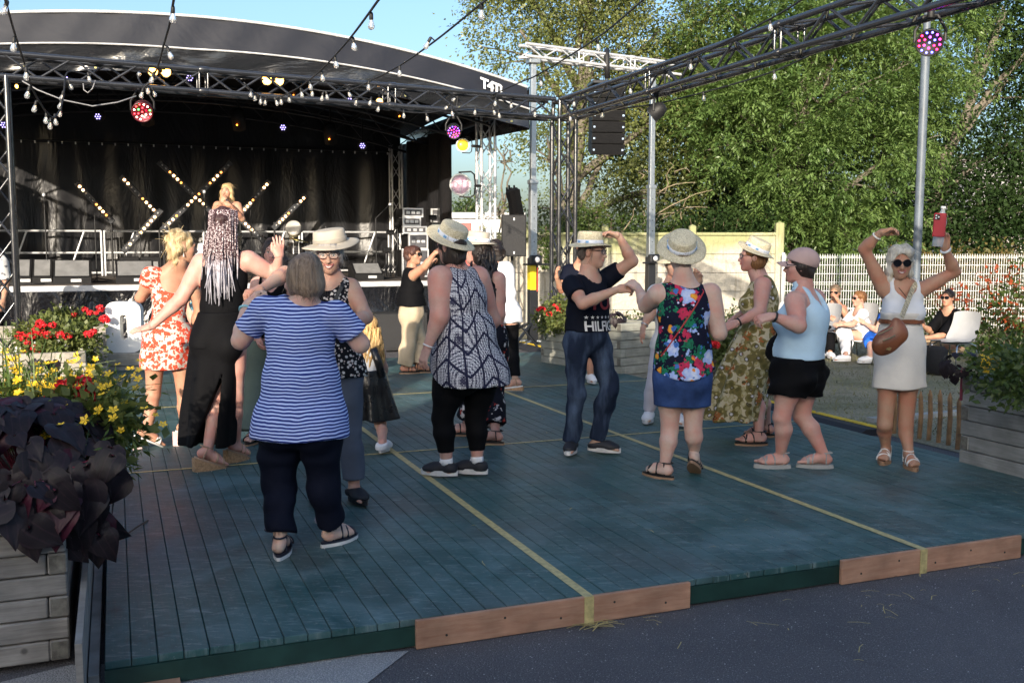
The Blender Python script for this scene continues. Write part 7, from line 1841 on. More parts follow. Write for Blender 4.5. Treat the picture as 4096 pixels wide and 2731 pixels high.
curl = hair_mat('black_curls', (.008, .006, .006), (.04, .028, .024), (50, 50, 30)); hair(B, 'dark_hair', curl, [(0, -.06, -.06, .085, .07, .08)], cap=(.088, .11, .10))
cu = MB(); rg = random.Random(41)
for k in range(46):
    x0 = rg.uniform(-.085, .09); s = A(B.L(x0, -.07-.03*rg.random(), rg.uniform(-.06, .03))); L_ = rg.uniform(.26, .42); ph = rg.uniform(0, 6)
    cu.tube([s + A((rg.gauss(.03, .01)*t*2 + .02*math.sin(ph+t*9), -.03-.02*t + .016*math.cos(ph+t*9), -L_*t)) for t in np.linspace(0, 1, 9)], [.016, .017, .017, .016, .015, .013, .011, .008, .004], 5)
cu.build('long_curls', curl, B.root, True); hat(B, A((.1, -.05, 1)), B.L(0, -.015, .066), .155, .092, .085, m_felt); shoes(B, 'sandal', m_sand_b, m_tans)
# 7. curly-haired woman in a white shirt
Y = 11.0
B = make_body('woman with dark curls in a loose white shirt and black trousers near the loudspeaker', Y, dict(head=(1130, 580), sR=(1160, 622, .0), sL=(1112, 622, .08), eR=(1170, 672, -.05), wR=(1158, 722, .0), eL=(1100, 672, .15), wL=(1095, 715, .2), hR=(1170, 735, 0), hL=(1148, 735, .05), kR=(1176, 805, 0), kL=(1150, 805, .1), fR=(1184, 896), fL=(1150, 890)),
    SK['mid'], dict(arm=1.1), .014, (-.7, .7, 0), feet_yaw=(-70, -60), heel=.15, group=GD)
topwear(B, 'white_shirt', white_c, VZ(740, Y), 1.75, .026, (.03, .0, .07, .07), wr=.006, seed=30, drop=(.2, .16)); pants(B, 'black_trousers', black, VZ(745, Y), .88, .88, .01, .01, seed=31)
hair(B, 'curly_hair', curl, [(0, -.04, .0, .105, .10, .11), (.05, -.06, -.04, .06, .05, .06), (-.05, -.06, -.04, .06, .05, .06)], cap=(.1, .115, .112), wr=.012); shoes(B, 'wedge', m_white, m_cork, strap=m_tans)
# 8. woman in a black top and cream trousers
Y = 12.3
B = make_body('short haired woman in sunglasses, black top and cream trousers, arm outstretched', Y, dict(head=(949, 586, -.02), sR=(950, 632, -.13), sL=(938, 628, .16), eR=(976, 612, -.25), wR=(998, 582, -.3), eL=(960, 640, .35), wL=(985, 610, .5), hR=(946, 720, -.08), hL=(944, 720, .1), kR=(940, 790, -.08), kL=(966, 790, .12), fR=(930, 858), fL=(962, 856)),
    SK['tan'], dict(cw=.15, ww=.15, wd=.13, hw=.165, hd=.14, arm=1.05), .013, (.93, -.33, .05), feet_yaw=(75, 80), group=GD, hand=dict(R=dict(dir=(.7, 0, .5), curl=.7)))
topwear(B, 'black_top', black, VZ(702, Y), 0, .02, (.0, .05, .085, .085), wr=.005, seed=33, flare=.02, armhole=.35, drop=(.22, .19))
pants(B, 'cream_trousers', cloth('cream_linen', (.50, .40, .28), bump=.6), VZ(694, Y), .93, .93, .016, .04, .006, 34)
hair(B, 'short_hair', hair_mat('auburn_short_hair', (.035, .014, .010), (.12, .05, .035), (60, 60, 20)), [(0, -.06, -.02, .07, .05, .07), (0, .05, .075, .055, .045, .03)], cap=(.086, .11, .10)); face_bits(B, False, None); glasses(B, m_sung, None, .03, .021); shoes(B, 'sandal', m_sand_b, m_tans)
# 9. girl in a leather skirt
Y = 7.55
B = make_body('small girl with long blonde hair in a white top and black leather skirt', Y, dict(head=(842, 752, .05), sR=(868, 806, .06), sL=(830, 803, -.04), eR=(882, 842, .1), wR=(876, 870, .18), eL=(808, 830, -.1), wL=(822, 812, .0), hR=(860, 878, .04), hL=(832, 878, -.02), kR=(874, 975, 0), kL=(818, 970, .08), fR=(879, 1044), fL=(806, 1010, .02)),
    SK['fair'], dict(cw=.105, cd=.082, ww=.10, wd=.08, hw=.11, hd=.09, bust=0, butt=.055, arm=.72, thigh=.72, calf=.72, neck=.04), .0105, (-.5, .85, 0), hs=.92, feet_yaw=(10, -30), group=GD, footscale=.8, sole=.02)
topwear(B, 'white_vest', white_c, VZ(858, Y), 0, .008, (.01, .0, .06, .06), seed=35, armhole=.4)
m_pvc = mat_vinyl('black_leatherette', (.010, .010, .011), .28, (2, 2, 1), 4, .4, .2, .05)
skirt(B, 'leather_skirt', m_pvc, VZ(848, Y), VZ(962, Y), (.115, .10), (.215, .20), 6, .026, (.06, .02), seed=36, shape=.9)
MB().tube([B.S - B.cr*.03 - B.cf*.095 + B.up*.03, B.S + B.cr*.02 - B.cf*.115 - B.up*.1, B.H + B.hr*.06 - B.hf*.12 + B.up*.06], [.03, .034, .03], 8).build('leather_sash', m_pvc, B.root, True)
blg = hair_mat('golden_hair', (.34, .19, .06), (.70, .48, .22), (60, 60, 8)); hair(B, 'long_blonde_hair', blg, [(0, -.06, -.05, .08, .06, .09)], cap=(.087, .108, .102))
cu = MB(); rg = random.Random(51)
for k in range(54):
    x0 = rg.uniform(-.075, .09); s = A(B.L(x0, -.07-.02*rg.random(), rg.uniform(-.07, .02))); L_ = rg.uniform(.2, .33); ph = rg.uniform(0, 6)
    cu.tube([s + A((.04*t + .012*math.sin(ph+t*8), -.03-.01*t + .01*math.cos(ph+t*8), -L_*t)) for t in np.linspace(0, 1, 8)], [.012, .013, .013, .012, .011, .009, .006, .003], 5)
cu.build('hair_locks', blg, B.root, True); shoes(B, 'sneaker', white_c, m_wsole, which='RL')
# 10. man in the printed T-shirt
Y = 7.66
B = make_body('man in a straw hat, dark printed T-shirt and jeans holding his brim', Y, dict(head=(1360, 578, .0), sR=(1313, 655, -.12), sL=(1391, 644, .14), eR=(1339, 697, -.32), wR=(1420, 664, -.30), eL=(1452, 600, .05), wL=(1421, 541, .02), hR=(1326, 785, -.03), hL=(1375, 785, .03), kR=(1322, 905, -.05), kL=(1399, 892, -.02), fR=(1313, 1040), fL=(1372, 1040)),
    SK['mid'], dict(cw=.165, cd=.12, ww=.15, wd=.115, hw=.165, hd=.12, bust=0, butt=.08, arm=1.05, thigh=.88, calf=.86, neck=.06), .0105, (.93, -.36, -.06), hs=1.03, feet_yaw=(192, 112), hand=dict(R=dict(dir=(.95, 0, .1), palm=(.2, .9, -.6), curl=1.0), L=dict(dir=(-.9, -.15, .25), palm=(-.2, -.2, -1), curl=.55)), group=GD)
topwear(B, 'printed_shirt', cloth('faded_navy_jersey', (.006, .008, .016)), VZ(760, Y), .52, .012, (.0, .03, .085, .085), seed=40, wr=.004, drop=(.185, .14))
jean = nodes_of('washed_jeans'); nt = jean[1]; v = coords(nt); z = nt.nodes.new('ShaderNodeSeparateXYZ'); nt.links.new(v, z.inputs[0])
fd_ = noise(nt, coords(nt, 'pos', (9, 9, 2.6)), 1, 3); wv_ = noise(nt, v, 90, 2); c = mixc(nt, ramp(nt, fd_, [(.45, 0.0), (.72, 1.0)]), (.014, .023, .048), (.085, .125, .20)); c = mixc(nt, math_(nt, 'MULTIPLY', wv_, .4), c, (.015, .02, .035))
fin(nt, jean[2], c, .85, 20, .5)
pants(B, 'jeans', jean[0], VZ(752, Y), .98, .98, .012, .006, .008, 41, flare=.006)
def print_text(B, txt, cu, cv, size, mat, name, squash=1.0):
    fc = bpy.data.curves.new('t', 'FONT'); fc.body = txt; fc.size = size; fc.offset = size*.022; fc.space_character = .95; o = bpy.data.objects.new('t', fc); col.objects.link(o)
    me = bpy.data.meshes.new_from_object(o.evaluated_get(bpy.context.evaluated_depsgraph_get())); bpy.data.objects.remove(o); me.materials.clear(); me.materials.append(mat)
    bmm = __import__('bmesh').new(); bmm.from_mesh(me); __import__('bmesh').ops.subdivide_edges(bmm, edges=[e for e in bmm.edges if e.calc_length() > .02], cuts=2); __import__('bmesh').ops.triangulate(bmm, faces=bmm.faces); bmm.to_mesh(me); bmm.free()
    n = len(me.vertices); co = np.empty(n*3); me.vertices.foreach_get('co', co); co = co.reshape(-1, 3)
    o0 = B.S - B.cr*cu + B.up*cv; p = o0 + np.outer(co[:, 0]*squash, -B.cr) + np.outer(co[:, 1], B.up) + B.cf*.35
    p00 = p.copy()
    for _ in range(40): d = np.maximum(B.topf(p)*.7, 0); d = np.minimum(d, np.maximum(0, .33-(p00-p)@B.cf)); p = p - B.cf*d[:, None]
    p = p + B.cf*.0055; me.vertices.foreach_set('co', p.astype(np.float32).ravel()); me.update(); return link(name, me, B.root)
print_text(B, 'TOM', -.11, -.20, .15, M('red_ink', (.38, .03, .035), .7), 'red_lettering')
print_text(B, 'HILFIG', -.135, -.365, .105, M('white_ink', (.62, .62, .62), .7), 'white_lettering', .9)
print_text(B, 'DEN', -.11, -.46, .105, M('blue_ink', (.03, .03, .22), .7), 'blue_lettering')
def stars():
    mb = MB()
    for k in range(6):
        c0 = B.S + B.cr*(.12-.042*k) - B.up*.262; pts = []
        for i in range(10):
            r = .015 if i % 2 == 0 else .0065; t = math.pi/2 + i*math.pi/5; q = (c0 - B.cr*r*math.cos(t) + B.up*r*math.sin(t) + B.cf*.35)[None]
            for _ in range(40): q = q - B.cf*np.maximum(B.topf(q)*.7, 0)[:, None]
            pts.append((q + B.cf*.006)[0])
        mb.poly(pts)
    mb.build('printed_stars', MATS['white_ink'], B.root)
stars()
hair(B, 'short_hair', hair_mat('grey_brown_hair', (.07, .05, .04), (.17, .13, .11)), [(0, -.06, -.02, .066, .045, .06)], cap=(.079, .100, .092), face_cut=(0, .10, -.05, .068, .1, .10)); face_bits(B, True, M('brown_brow', (.06, .04, .03), .8)); glasses(B, m_clear, None, .027, .018)
hat(B, B.RHd[2] + A((-.03, 0, 0)), B.L(0, -.02, .052), .158, .093, .10); shoes(B, 'loafer', M('navy_deck_shoe', (.014, .015, .02), .6), m_wsole, thick=.026)
# 11. woman in the tropical blouse
Y = 6.8
B = make_body('woman in a straw hat, dark tropical flower blouse and denim skirt, back turned', Y, dict(head=(1565, 588, .06), sR=(1632, 674, .02), sL=(1513, 676, .02), eR=(1652, 765, .0), wR=(1622, 738, .24), eL=(1484, 702, .18), wL=(1466, 662, .42), hR=(1595, 862), hL=(1540, 862), kR=(1592, 985, -.02), kL=(1538, 988), fR=(1594, 1090, .0), fL=(1527, 1098)),
    SK['light'], dict(cw=.165, cd=.13, ww=.165, wd=.135, hw=.175, hd=.14, arm=1.25, thigh=1.08, calf=1.05, bust=.07, belly=.03), .0105, (-.05, .93, -.34), feet_yaw=(20, -45), heelR=.55, hand=dict(L=dict(dir=(-.5, .5, .4), palm=(.4, .2, -1), curl=.9)), group=GD)
trop = mat_print('tropical_print', (.010, .012, .03), [(11, .50, .55, (.02, .10, .06), (.015, .18, .09), (3.0, 1.6)), (10, .44, .5, (.60, .04, .10), (.45, .03, .08), (2.6, 1.6)), (7.5, .46, .42, (.62, .66, .78), (.35, .45, .75), (2.4, 1.0)), (13, .32, .30, (.80, .45, .04), (.75, .25, .04), (2, .6)), (16, .34, .3, (.04, .10, .32), (.06, .16, .45), (2, .6)), (30, .25, .12, (.75, .75, .8), (.5, .5, .7), (1, .4))])
topwear(B, 'tropical_blouse', trop, lambda p: VZ(868, Y) + .06*np.clip(np.abs((p-B.H)@B.hr)/.2, 0, 1)**2, 0, .013, (.03, .0, .075, .075), flare=.006, seed=45, armhole=.2, wr=.006, drop=(.21, .17))
den = cloth('blue_denim', (.035, .07, .19), bump=.5, bs=30, var=.35); skirt(B, 'denim_skirt', den, VZ(822, Y), VZ(930, Y), (.18, .148), (.19, .155), 3, .003, seed=46, shape=.5)
hair(B, 'hair_under_hat', hair_mat('grey_hair'if False else 'light_brown_hair', (.12, .08, .05), (.28, .20, .13)), [(0, -.05, -.03, .07, .05, .06)], cap=(.08, .10, .094)); hat(B, A((-.02, -.62, .78)), B.L(0, -.03, .055), .172, .098, .09)
shoes(B, 'sandal', m_sand_b, m_tans, thick=.02); band_on(B, B.topf, 'red_strap', M('red_cord', (.45, .03, .03), .5), B.S+B.cr*.12+B.up*.02, B.H-B.hr*.17+B.up*.14, -B.cf, .009)
# 12. her partner, mostly hidden
Y = 8.95
B = make_body('person in a white top and pale trousers dancing behind the tropical blouse', Y, dict(head=(1549, 606), sR=(1506, 672, .05), sL=(1582, 668, .0), eR=(1494, 720, -.05), wR=(1478, 750, -.1), eL=(1604, 690, -.2), wL=(1606, 648, -.3), hR=(1522, 795), hL=(1562, 795), kR=(1503, 885, 0), kL=(1560, 885, -.05), fR=(1490, 970), fL=(1556, 976)),
    SK['mid'], dict(cw=.15), .0125, (.0, -1, -.05), feet_yaw=(195, 170), group=GD, hand=dict(R=dict(dir=(-.25, 0, -1), curl=.3)))
topwear(B, 'white_top', white_c, VZ(800, Y), .5, .014, (.0, .04, .08, .08), seed=48, flare=.02); pants(B, 'pale_trousers', cloth('lilac_white_cotton', (.55, .52, .58), var=.06), VZ(795, Y), .93, .93, .01, .008, .004, 49)
hair(B, 'hair', hair_mat('light_brown_hair'), [(0, -.05, -.03, .07, .05, .07)]); face_bits(B, True, None); hat(B, A((-.25, -.1, .9)), B.L(-.01, -.01, .06), .165, .094, .085); shoes(B, 'sneaker', white_c, m_wsole); bracelet(B, 'R', M('silver', (.6, .6, .6), .3, metal=1))
# 13. woman in the long retro dress
Y = 7.95
B = make_body('woman in a straw hat and long olive flower print dress, laughing to the left', Y, dict(head=(1729, 590, .0), sR=(1748, 652, .2), sL=(1752, 655, -.13), eR=(1730, 705, .3), wR=(1690, 730, .22), eL=(1745, 716, -.22), wL=(1692, 742, -.26), hR=(1742, 800, .08), hL=(1742, 802, -.08), kR=(1745, 905, .1), kL=(1735, 910, -.06), fR=(1760, 1003), fL=(1742, 1022)),
    SK['pink'], dict(cw=.14, cd=.125, ww=.135, wd=.125, hw=.16, hd=.14, bust=.08, arm=1.15), .011, (-.98, .1, .02), feet_yaw=(-80, -88), hand=dict(L=dict(dir=(-.95, 0, -.35), curl=.6)), group=GD)
retro = mat_print('retro_rings', (.20, .17, .07), [(13, .72, 1.0, (.60, .53, .36), (.58, .50, .33), (.8, .5)), (15, .58, .9, (.13, .11, .035), (.21, .17, .06), (.8, .5)), (15, .40, .9, (.55, .48, .30), (.42, .36, .18), (.8, .5)), (16, .34, .6, (.72, .70, .74), (.10, .08, .03), (.8, .5)), (8, .46, .34, (.13, .03, .01), (.38, .13, .04), (4, 1.2)), (30, .3, .3, (.5, .42, .2), (.35, .28, .1), (1, .4))])
topwear(B, 'print_bodice', retro, VZ(762, Y), 0, .011, (.01, .02, .085, .085), seed=51, armhole=.55)
skirt(B, 'print_skirt', retro, VZ(738, Y), VZ(960, Y), (.135, .125), (.235, .27), 7, .028, (0, .20), seed=52, shape=.85)
hair(B, 'auburn_hair', hair_mat('auburn_hair', (.13, .05, .015), (.36, .17, .06)), [(0, -.06, -.04, .078, .055, .065), (.05, -.02, -.06, .03, .04, .05), (-.05, -.02, -.06, .03, .04, .05)], cap=(.085, .106, .10)); face_bits(B, True, None, .7); glasses(B, m_clear)
hat(B, A((.36, -.22, .86)), B.L(0, -.028, .058), .150, .092, .088); shoes(B, 'sandal', m_sand_b, m_tans, thick=.028); bracelet(B, 'L', m_sand_b, 'watch', .03, .008)
# 14. woman in the pink cap
Y = 7.17
B = make_body('woman in a dusty pink cap, pale blue vest top and black shorts, facing left', Y, dict(head=(1838, 612, .0), sR=(1872, 686, .16), sL=(1826, 692, -.15), eR=(1850, 755, .28), wR=(1790, 735, .2), eL=(1834, 748, -.30), wL=(1774, 726, -.32), hR=(1850, 850, .08), hL=(1818, 852, -.08), kR=(1842, 955, .06), kL=(1796, 958, -.08), fR=(1890, 1074), fL=(1792, 1074)),
    SK['pink'], dict(cw=.165, cd=.145, ww=.16, wd=.15, hw=.165, hd=.155, bust=.085, butt=.095, arm=1.25, thigh=1.12, calf=1.08, belly=.05, neck=.058), .0105, (-.97, .24, .02), feet_yaw=(-80, -84), hand=dict(L=dict(dir=(-.95, 0, -.2), palm=(.1, .6, -.8), curl=.9)), group=GD)
topwear(B, 'pale_blue_vest', cloth('pale_blue_jersey', (.46, .64, .78), var=.08), VZ(822, Y), 0, .013, (.0, .035, .09, .095), strap=.075, flare=.006, seed=55, wr=.007, armhole=.55, back=(.045, .09, .07, .06, .08), drop=(.185, .185))
pants(B, 'black_shorts', black, VZ(819, Y), -.52, -.52, .014, .045, .007, 56)
hair(B, 'short_dark_hair', hair_mat('dark_brown_hair'), [(0, -.065, -.035, .07, .045, .065), (.05, -.02, -.02, .03, .05, .05), (-.05, -.02, -.02, .03, .05, .05)], cap=(.081, .102, .094), nstr=0); face_bits(B, True, None); glasses(B, m_clear)
pk = cloth('dusty_pink_cotton', (.50, .35, .32)); capf = ell(B.L(0, -.018, .042), A((.094, .119, .098)), B.RHd); cz = B.L(0, 0, .022)
o = sdf_part(B, 'cap', lambda p: np.maximum(capf(p), ((A(cz)-p)@B.RHd[2]) - .3*((p-A(cz))@-B.RHd[1])), B.Hc-.2, B.Hc+.2, .0075, pk)
MB().grid(lambda u, v: Vector(B.L((u-.5)*.15*(1-.25*v*v), .065 + .105*v - .045*(2*u-1)**2, .040 - .012*v - .03*(2*u-1)**2)), 12, 6).grid(lambda u, v: Vector(B.L((u-.5)*.15*(1-.25*v*v), .065 + .105*v - .045*(2*u-1)**2, .035 - .012*v - .03*(2*u-1)**2)), 12, 6).build('peak', pk, o, True)
shoes(B, 'sandal', M('grey_sandal', (.36, .36, .34), .6), M('grey_sandal', (.36, .36, .34), .6), thick=.03); bracelet(B, 'L', m_sand_b, 'watch', .032, .009)
# 15. woman with raised arms
Y = 7.1
B = make_body('smiling white haired woman in sunglasses and a beige pinafore dress with raised arms', Y, dict(head=(2068, 603, -.02), sR=(2030, 664, .02), sL=(2116, 666, .0), eR=(1985, 572, .02), wR=(2020, 536, -.06), eL=(2193, 624, -.02), wL=(2171, 572, -.1), hR=(2046, 800), hL=(2092, 800), kR=(2032, 975, -.03), kL=(2080, 975, -.02), fR=(2034, 1058), fL=(2086, 1070)),
    SK['tan'], dict(cw=.138, cd=.105, ww=.125, wd=.10, hw=.165, hd=.118, bust=.06, arm=.95, thigh=.9, calf=.88), .0105, (-.22, -.97, -.08), feet_yaw=(208, 186), hand=dict(R=dict(dir=(.85, -.1, .30), palm=(.2, -.3, -1), curl=.75), L=dict(dir=(-.06, -.05, 1), palm=(-.8, -.5, 0), curl=.65)), group=GD)
topwear(B, 'white_vest', white_c, VZ(760, Y), 0, .008, (-.02, .05, .085, .10), strap=.085, seed=60, armhole=.6, wr=.002)
bei = cloth('beige_linen', (.74, .69, .62), bump=.5, bs=18, var=.07)
topwear(B, 'pinafore_bodice', bei, VZ(790, Y), 0, .014, (-.1, .0, .01, .01), strap=.08, top=.165, seed=61, wr=.004)
skirt(B, 'pinafore_skirt', bei, VZ(745, Y), VZ(890, Y), (.148, .125), (.192, .148), 3, .004, wr=.008, seed=62, shape=.7)
whh = hair_mat('white_blonde_hair', (.50, .45, .36), (.80, .77, .68)); hair(B, 'white_hair', whh, [(0, .0, .07, .085, .09, .06), (.065, .0, -.06, .03, .05, .10), (-.065, .0, -.05, .028, .045, .07), (.06, -.04, -.09, .04, .075, -.04, -.19, .02), (0, -.07, -.06, .07, .04, .09)], cap=(.09, .108, .104), wr=.006)
face_bits(B, False, None, 1.1); glasses(B, m_sung, None, .028, .026, round_=True)
brn = M('cognac_leather', (.21, .07, .03), .4, var=.2); bl = MB(); pts = []
zb = VZ(737, Y)
for k in range(29):
    th = 6.283*k/28; d = B.hr*math.cos(th) + B.hf*math.sin(th); q = A((B.H[0], B.H[1], zb)) + d*.35
    for _ in range(30): q = q - d*max(0, B.topf(q[None])[0])*.8
    pts.append(q + d*.012)
for p0, p1 in zip(pts, pts[1:]): bl.poly([Vector(p0)+Vector((0, 0, .016)), Vector(p1)+Vector((0, 0, .016)), Vector(p1)-Vector((0, 0, .016)), Vector(p0)-Vector((0, 0, .016))])
bl.build('belt', brn, B.root, True)
bgc = W_((2040, 778, -.17), Y); bag = thing('shoulder_bag', Vector(bgc) - Vector((0, 0, .16)), 'cognac leather crossbody bag hanging at the beige dress', 'bag')
Rb = np.stack([nrm(A((1, 0, .45))), nrm(np.cross(A((0, 0, 1)), A((1, 0, 0)))), nrm(A((-.45, 0, 1)))])
bf = union([ell(bgc, (.11, .045, .08), Rb), ell(bgc + A((.07, 0, .07)), (.05, .035, .085), Rb), ell(bgc + A((-.02, 0, -.05)), (.085, .04, .07), Rb)], .05); wfb = wrinkle(77, .003, 30)
V, Q = sdf_mesh(lambda p: bf(p) - wfb(p), bgc-.28, bgc+.28, .009); link('bag_body', np_mesh('bag_body', V, Q, brn, True), bag)
gld = M('gold_zip', (.75, .62, .32), .3, metal=1)
for (x0, z0, x1, z1) in ((-.10, .035, .0, .085), (-.06, -.005, .02, .03)): MB().tube([bgc + A((x0, -.075, z0)), bgc + A(((x0+x1)/2, -.085, (z0+z1)/2)), bgc + A((x1, -.075, z1))], .004, 6).build('zip', gld, bag)
MB().tube([bgc + A((-.03, -.085, -.07)), bgc + A((-.02, -.088, -.05))], .006, 6).tube([bgc + A((-.02, -.085, -.072)), bgc + A((-.012, -.088, -.052))], .005, 6).tube([bgc + A((-.04, -.084, -.068)), bgc + A((-.034, -.086, -.054))], .004, 6).build('emblem', gld, bag)
stp = MB(); a0 = B.S - B.cr*.085 + B.up*.05 + B.cf*.02; a1 = bgc + A((.08, -.02, .15)); pp = []
for k in range(13):
    q = a0 + (a1-a0)*k/12 + B.cf*.3
    q9 = q
    for _ in range(30): q = q - B.cf*min(max(0, min(B.topf(q[None])[0], B.core(q[None])[0]))*.8, max(0, .32-(q9-q)@B.cf))
    pp.append(Vector(q + B.cf*.014))
sv = Vector(nrm(np.cross(a1-a0, B.cf)))*.02
for p0, p1 in zip(pp, pp[1:]): stp.poly([p0-sv, p0+sv, p1+sv, p1-sv])
stp.build('strap', M('patterned_webbing', (.55, .46, .30), .8, var=.5, vs=60), bag, True)
neck_ = MB(); neck_.tube([B.L(.055, .0, -.13), B.S + B.cf*.09 + B.cr*.04 - B.up*.0, B.S + B.cf*.115 - B.up*.06, B.S + B.cf*.09 - B.cr*.04, B.L(-.055, .0, -.13)], .0028, 5).build('necklace', m_dark, B.root, True)
MB(Matrix.Translation(Vector(B.S + B.cf*.12 - B.up*.07))).lathe([(0, .014), (.012, .004), (.006, -.012), (0, -.016)], 8).build('pendant', M('blue_stone', (.25, .50, .58), .3), B.root)
bracelet(B, 'R', M('pearl', (.75, .72, .66), .2), r=.03, w=.007, off=.03); bracelet(B, 'L', m_white, 'watch', .03, .010, .01)
shoes(B, 'sandal', m_tans, m_tans, strap=M('white_strap', (.75, .73, .70), .4), thick=.016)
ph = thing('phone', Vector(W_((2157, 515, -.16), Y)) - Vector((0, 0, .08)), 'red cased phone held up by the woman in the beige dress', 'phone'); pc = Vector(W_((2158, 517, -.14), Y))
T = Matrix.Translation(pc) @ Matrix.Rotation(rad(-12), 4, 'Z') @ Matrix.Rotation(rad(3), 4, 'Y'); MB(T).cbox((0, 0, 0), (.082, .012, .162), .005).build('case', M('red_case', (.50, .03, .045), .4), ph)
cmb = MB(T).box((-.036, -.0085, .035), (-.004, -.0062, .072)).build('camera_plate', m_dark, ph)
for k in range(3): MB(T @ Matrix.Translation((-.028+.016*(k % 2), -.009, .045+.009*k)) @ Matrix.Rotation(rad(90), 4, 'X')).lathe([(0, .002), (.006, .002), (.006, 0)], 10).build('camera_lens', m_white, cmb)
cw = Vector(W_((2160, 520, -.06), Y)); cpw = thing('water_bottle', cw - Vector((0, 0, .12)), 'clear plastic bottle held behind the red phone', 'bottle')
MB(Matrix.Translation(cw) @ Matrix.Rotation(.12, 4, 'Y')).lathe([(0, -.14), (.035, -.14), (.037, -.1), (.034, -.04), (.037, .03), (.03, .075), (.014, .105), (.014, .125), (0, .125)], 18).build('bottle_body', M('clear_plastic', (.75, .78, .8), .15, var=0, alpha=.45), cpw, True)
MB(Matrix.Translation(cw) @ Matrix.Rotation(.12, 4, 'Y')).lathe([(0, .14), (.017, .138), (.017, .122), (0, .12)], 14).build('bottle_cap', m_white, cpw, True)
# 16. dark-haired woman facing us behind the braids
Y = 7.7
B = make_body('dark haired woman in a black vest and sage trousers behind the braided dancer', Y, dict(head=(628, 582), sR=(592, 652), sL=(664, 652), eR=(578, 720, -.02), wR=(590, 770, -.1), eL=(682, 715), wL=(668, 760, -.12), hR=(600, 780), hL=(652, 780), kR=(588, 905, -.03), kL=(645, 905, .05), fR=(585, 1015), fL=(640, 1005)),
    SK['pink'], dict(), .0125, (.1, -.98, .05), feet_yaw=(185, 170), group=GD)
topwear(B, 'black_vest', black, VZ(775, Y), 0, .009, (-.01, .05, .085, .09), strap=.08, seed=70); pants(B, 'sage_trousers', cloth('sage_cotton', (.13, .17, .14)), VZ(780, Y), .98, .98, .015, .06, .005, 71, flare=.05)
hair(B, 'long_brown_hair', hair_mat('dark_brown_hair'), [(.07, .0, -.06, .035, .05, .10), (-.07, .0, -.06, .035, .05, .10), (.075, .01, -.08, .035, .085, .03, -.21, .02), (-.075, .01, -.08, .035, -.085, .03, -.21, .02), (0, -.06, -.06, .08, .04, .10)], cap=(.09, .108, .104)); face_bits(B, True, m_iris); shoes(B, 'sandal', m_sand_b, m_tans)
# 17. person in a white hat beyond the blonde woman
Y = 9.2
B = make_body('person in a white hat mostly hidden between the blonde and the braided dancer', Y, dict(head=(478, 596), sR=(448, 655, .0), sL=(506, 655, .03), eR=(438, 715, -.05), wR=(450, 760, -.1), eL=(512, 715), wL=(500, 760, -.1), hR=(460, 775), hL=(496, 775), kR=(458, 870), kL=(495, 870), fR=(458, 962), fL=(496, 962)),
    SK['mid'], dict(), .0135, (-.3, -.95, 0), feet_yaw=(190, 170), group=GD)
topwear(B, 'patterned_shirt', mat_print('multicolour_print', (.03, .05, .07), [(20, .4, .6, (.5, .5, .5), (.1, .3, .4), (1, .6)), (24, .3, .4, (.6, .2, .1), (.7, .4, .1), (1, .6))]), VZ(785, Y), .5, .014, (.0, .04, .08, .08), seed=72); pants(B, 'dark_trousers', navy, VZ(785, Y), .97, .97, .012, .015, seed=73)
hair(B, 'hair', hair_mat('auburn_hair'), [(0, -.05, -.03, .07, .05, .07)]); face_bits(B, True, m_iris); hat(B, A((0, -.1, 1)), B.L(0, -.01, .055), .165, .095, .095, M('white_felt', (.70, .68, .64), .8)); shoes(B, 'sneaker', navy, m_wsole)
# 18. person behind the man
Y = 11.5
B = make_body('person in shorts and white shoes hidden behind the man in jeans', Y, dict(head=(1340, 566), sR=(1306, 622), sL=(1362, 622), eR=(1290, 665, -.05), wR=(1279, 640, -.2), eL=(1372, 670), wL=(1360, 705, -.1), hR=(1322, 722), hL=(1350, 722), kR=(1318, 800), kL=(1354, 800), fR=(1316, 880), fL=(1356, 880)),
    SK['tan'], dict(bust=0), .0145, (-.2, -.97, 0), feet_yaw=(190, 170), group=GD, hand=dict(R=dict(dir=(-.1, -.2, 1), curl=.6)))
topwear(B, 'dark_shirt', navy, VZ(735, Y), .5, .014, seed=75); pants(B, 'dark_shorts', black, VZ(730, Y), -.3, -.3, .012, .03, seed=76); hair(B, 'hair', hair_mat('dark_brown_hair'), []); face_bits(B, True, m_iris); shoes(B, 'sneaker', white_c, m_wsole)
# 19. man cut by the left edge
Y = 12.4
B = make_body('man in a pale patterned shirt cut off by the left picture edge', Y, dict(head=(-30, 552), sR=(-58, 600, .05), sL=(4, 600, -.05), eR=(-66, 650), wR=(-60, 690, -.15), eL=(14, 650), wL=(8, 690, -.2), hR=(-42, 705), hL=(-10, 705), kR=(-42, 780), kL=(-10, 780), fR=(-42, 868), fL=(-10, 868)), SK['tan'], dict(bust=0), .0145, (.6, -.8, 0), feet_yaw=(180, 170), gz=.001)
topwear(B, 'patterned_shirt', mat_print('grey_white_print', (.62, .62, .62), [(20, .4, .5, (.1, .12, .14), (.2, .2, .22), (1.5, .8))]), VZ(712, Y), .75, .02, seed=77); pants(B, 'dark_trousers', black, VZ(715, Y), .97, .97, .012, .02, seed=78); hair(B, 'hair', hair_mat('dark_brown_hair'), []); face_bits(B, True, m_iris); shoes(B, 'sneaker', m_sand_b, m_wsole)
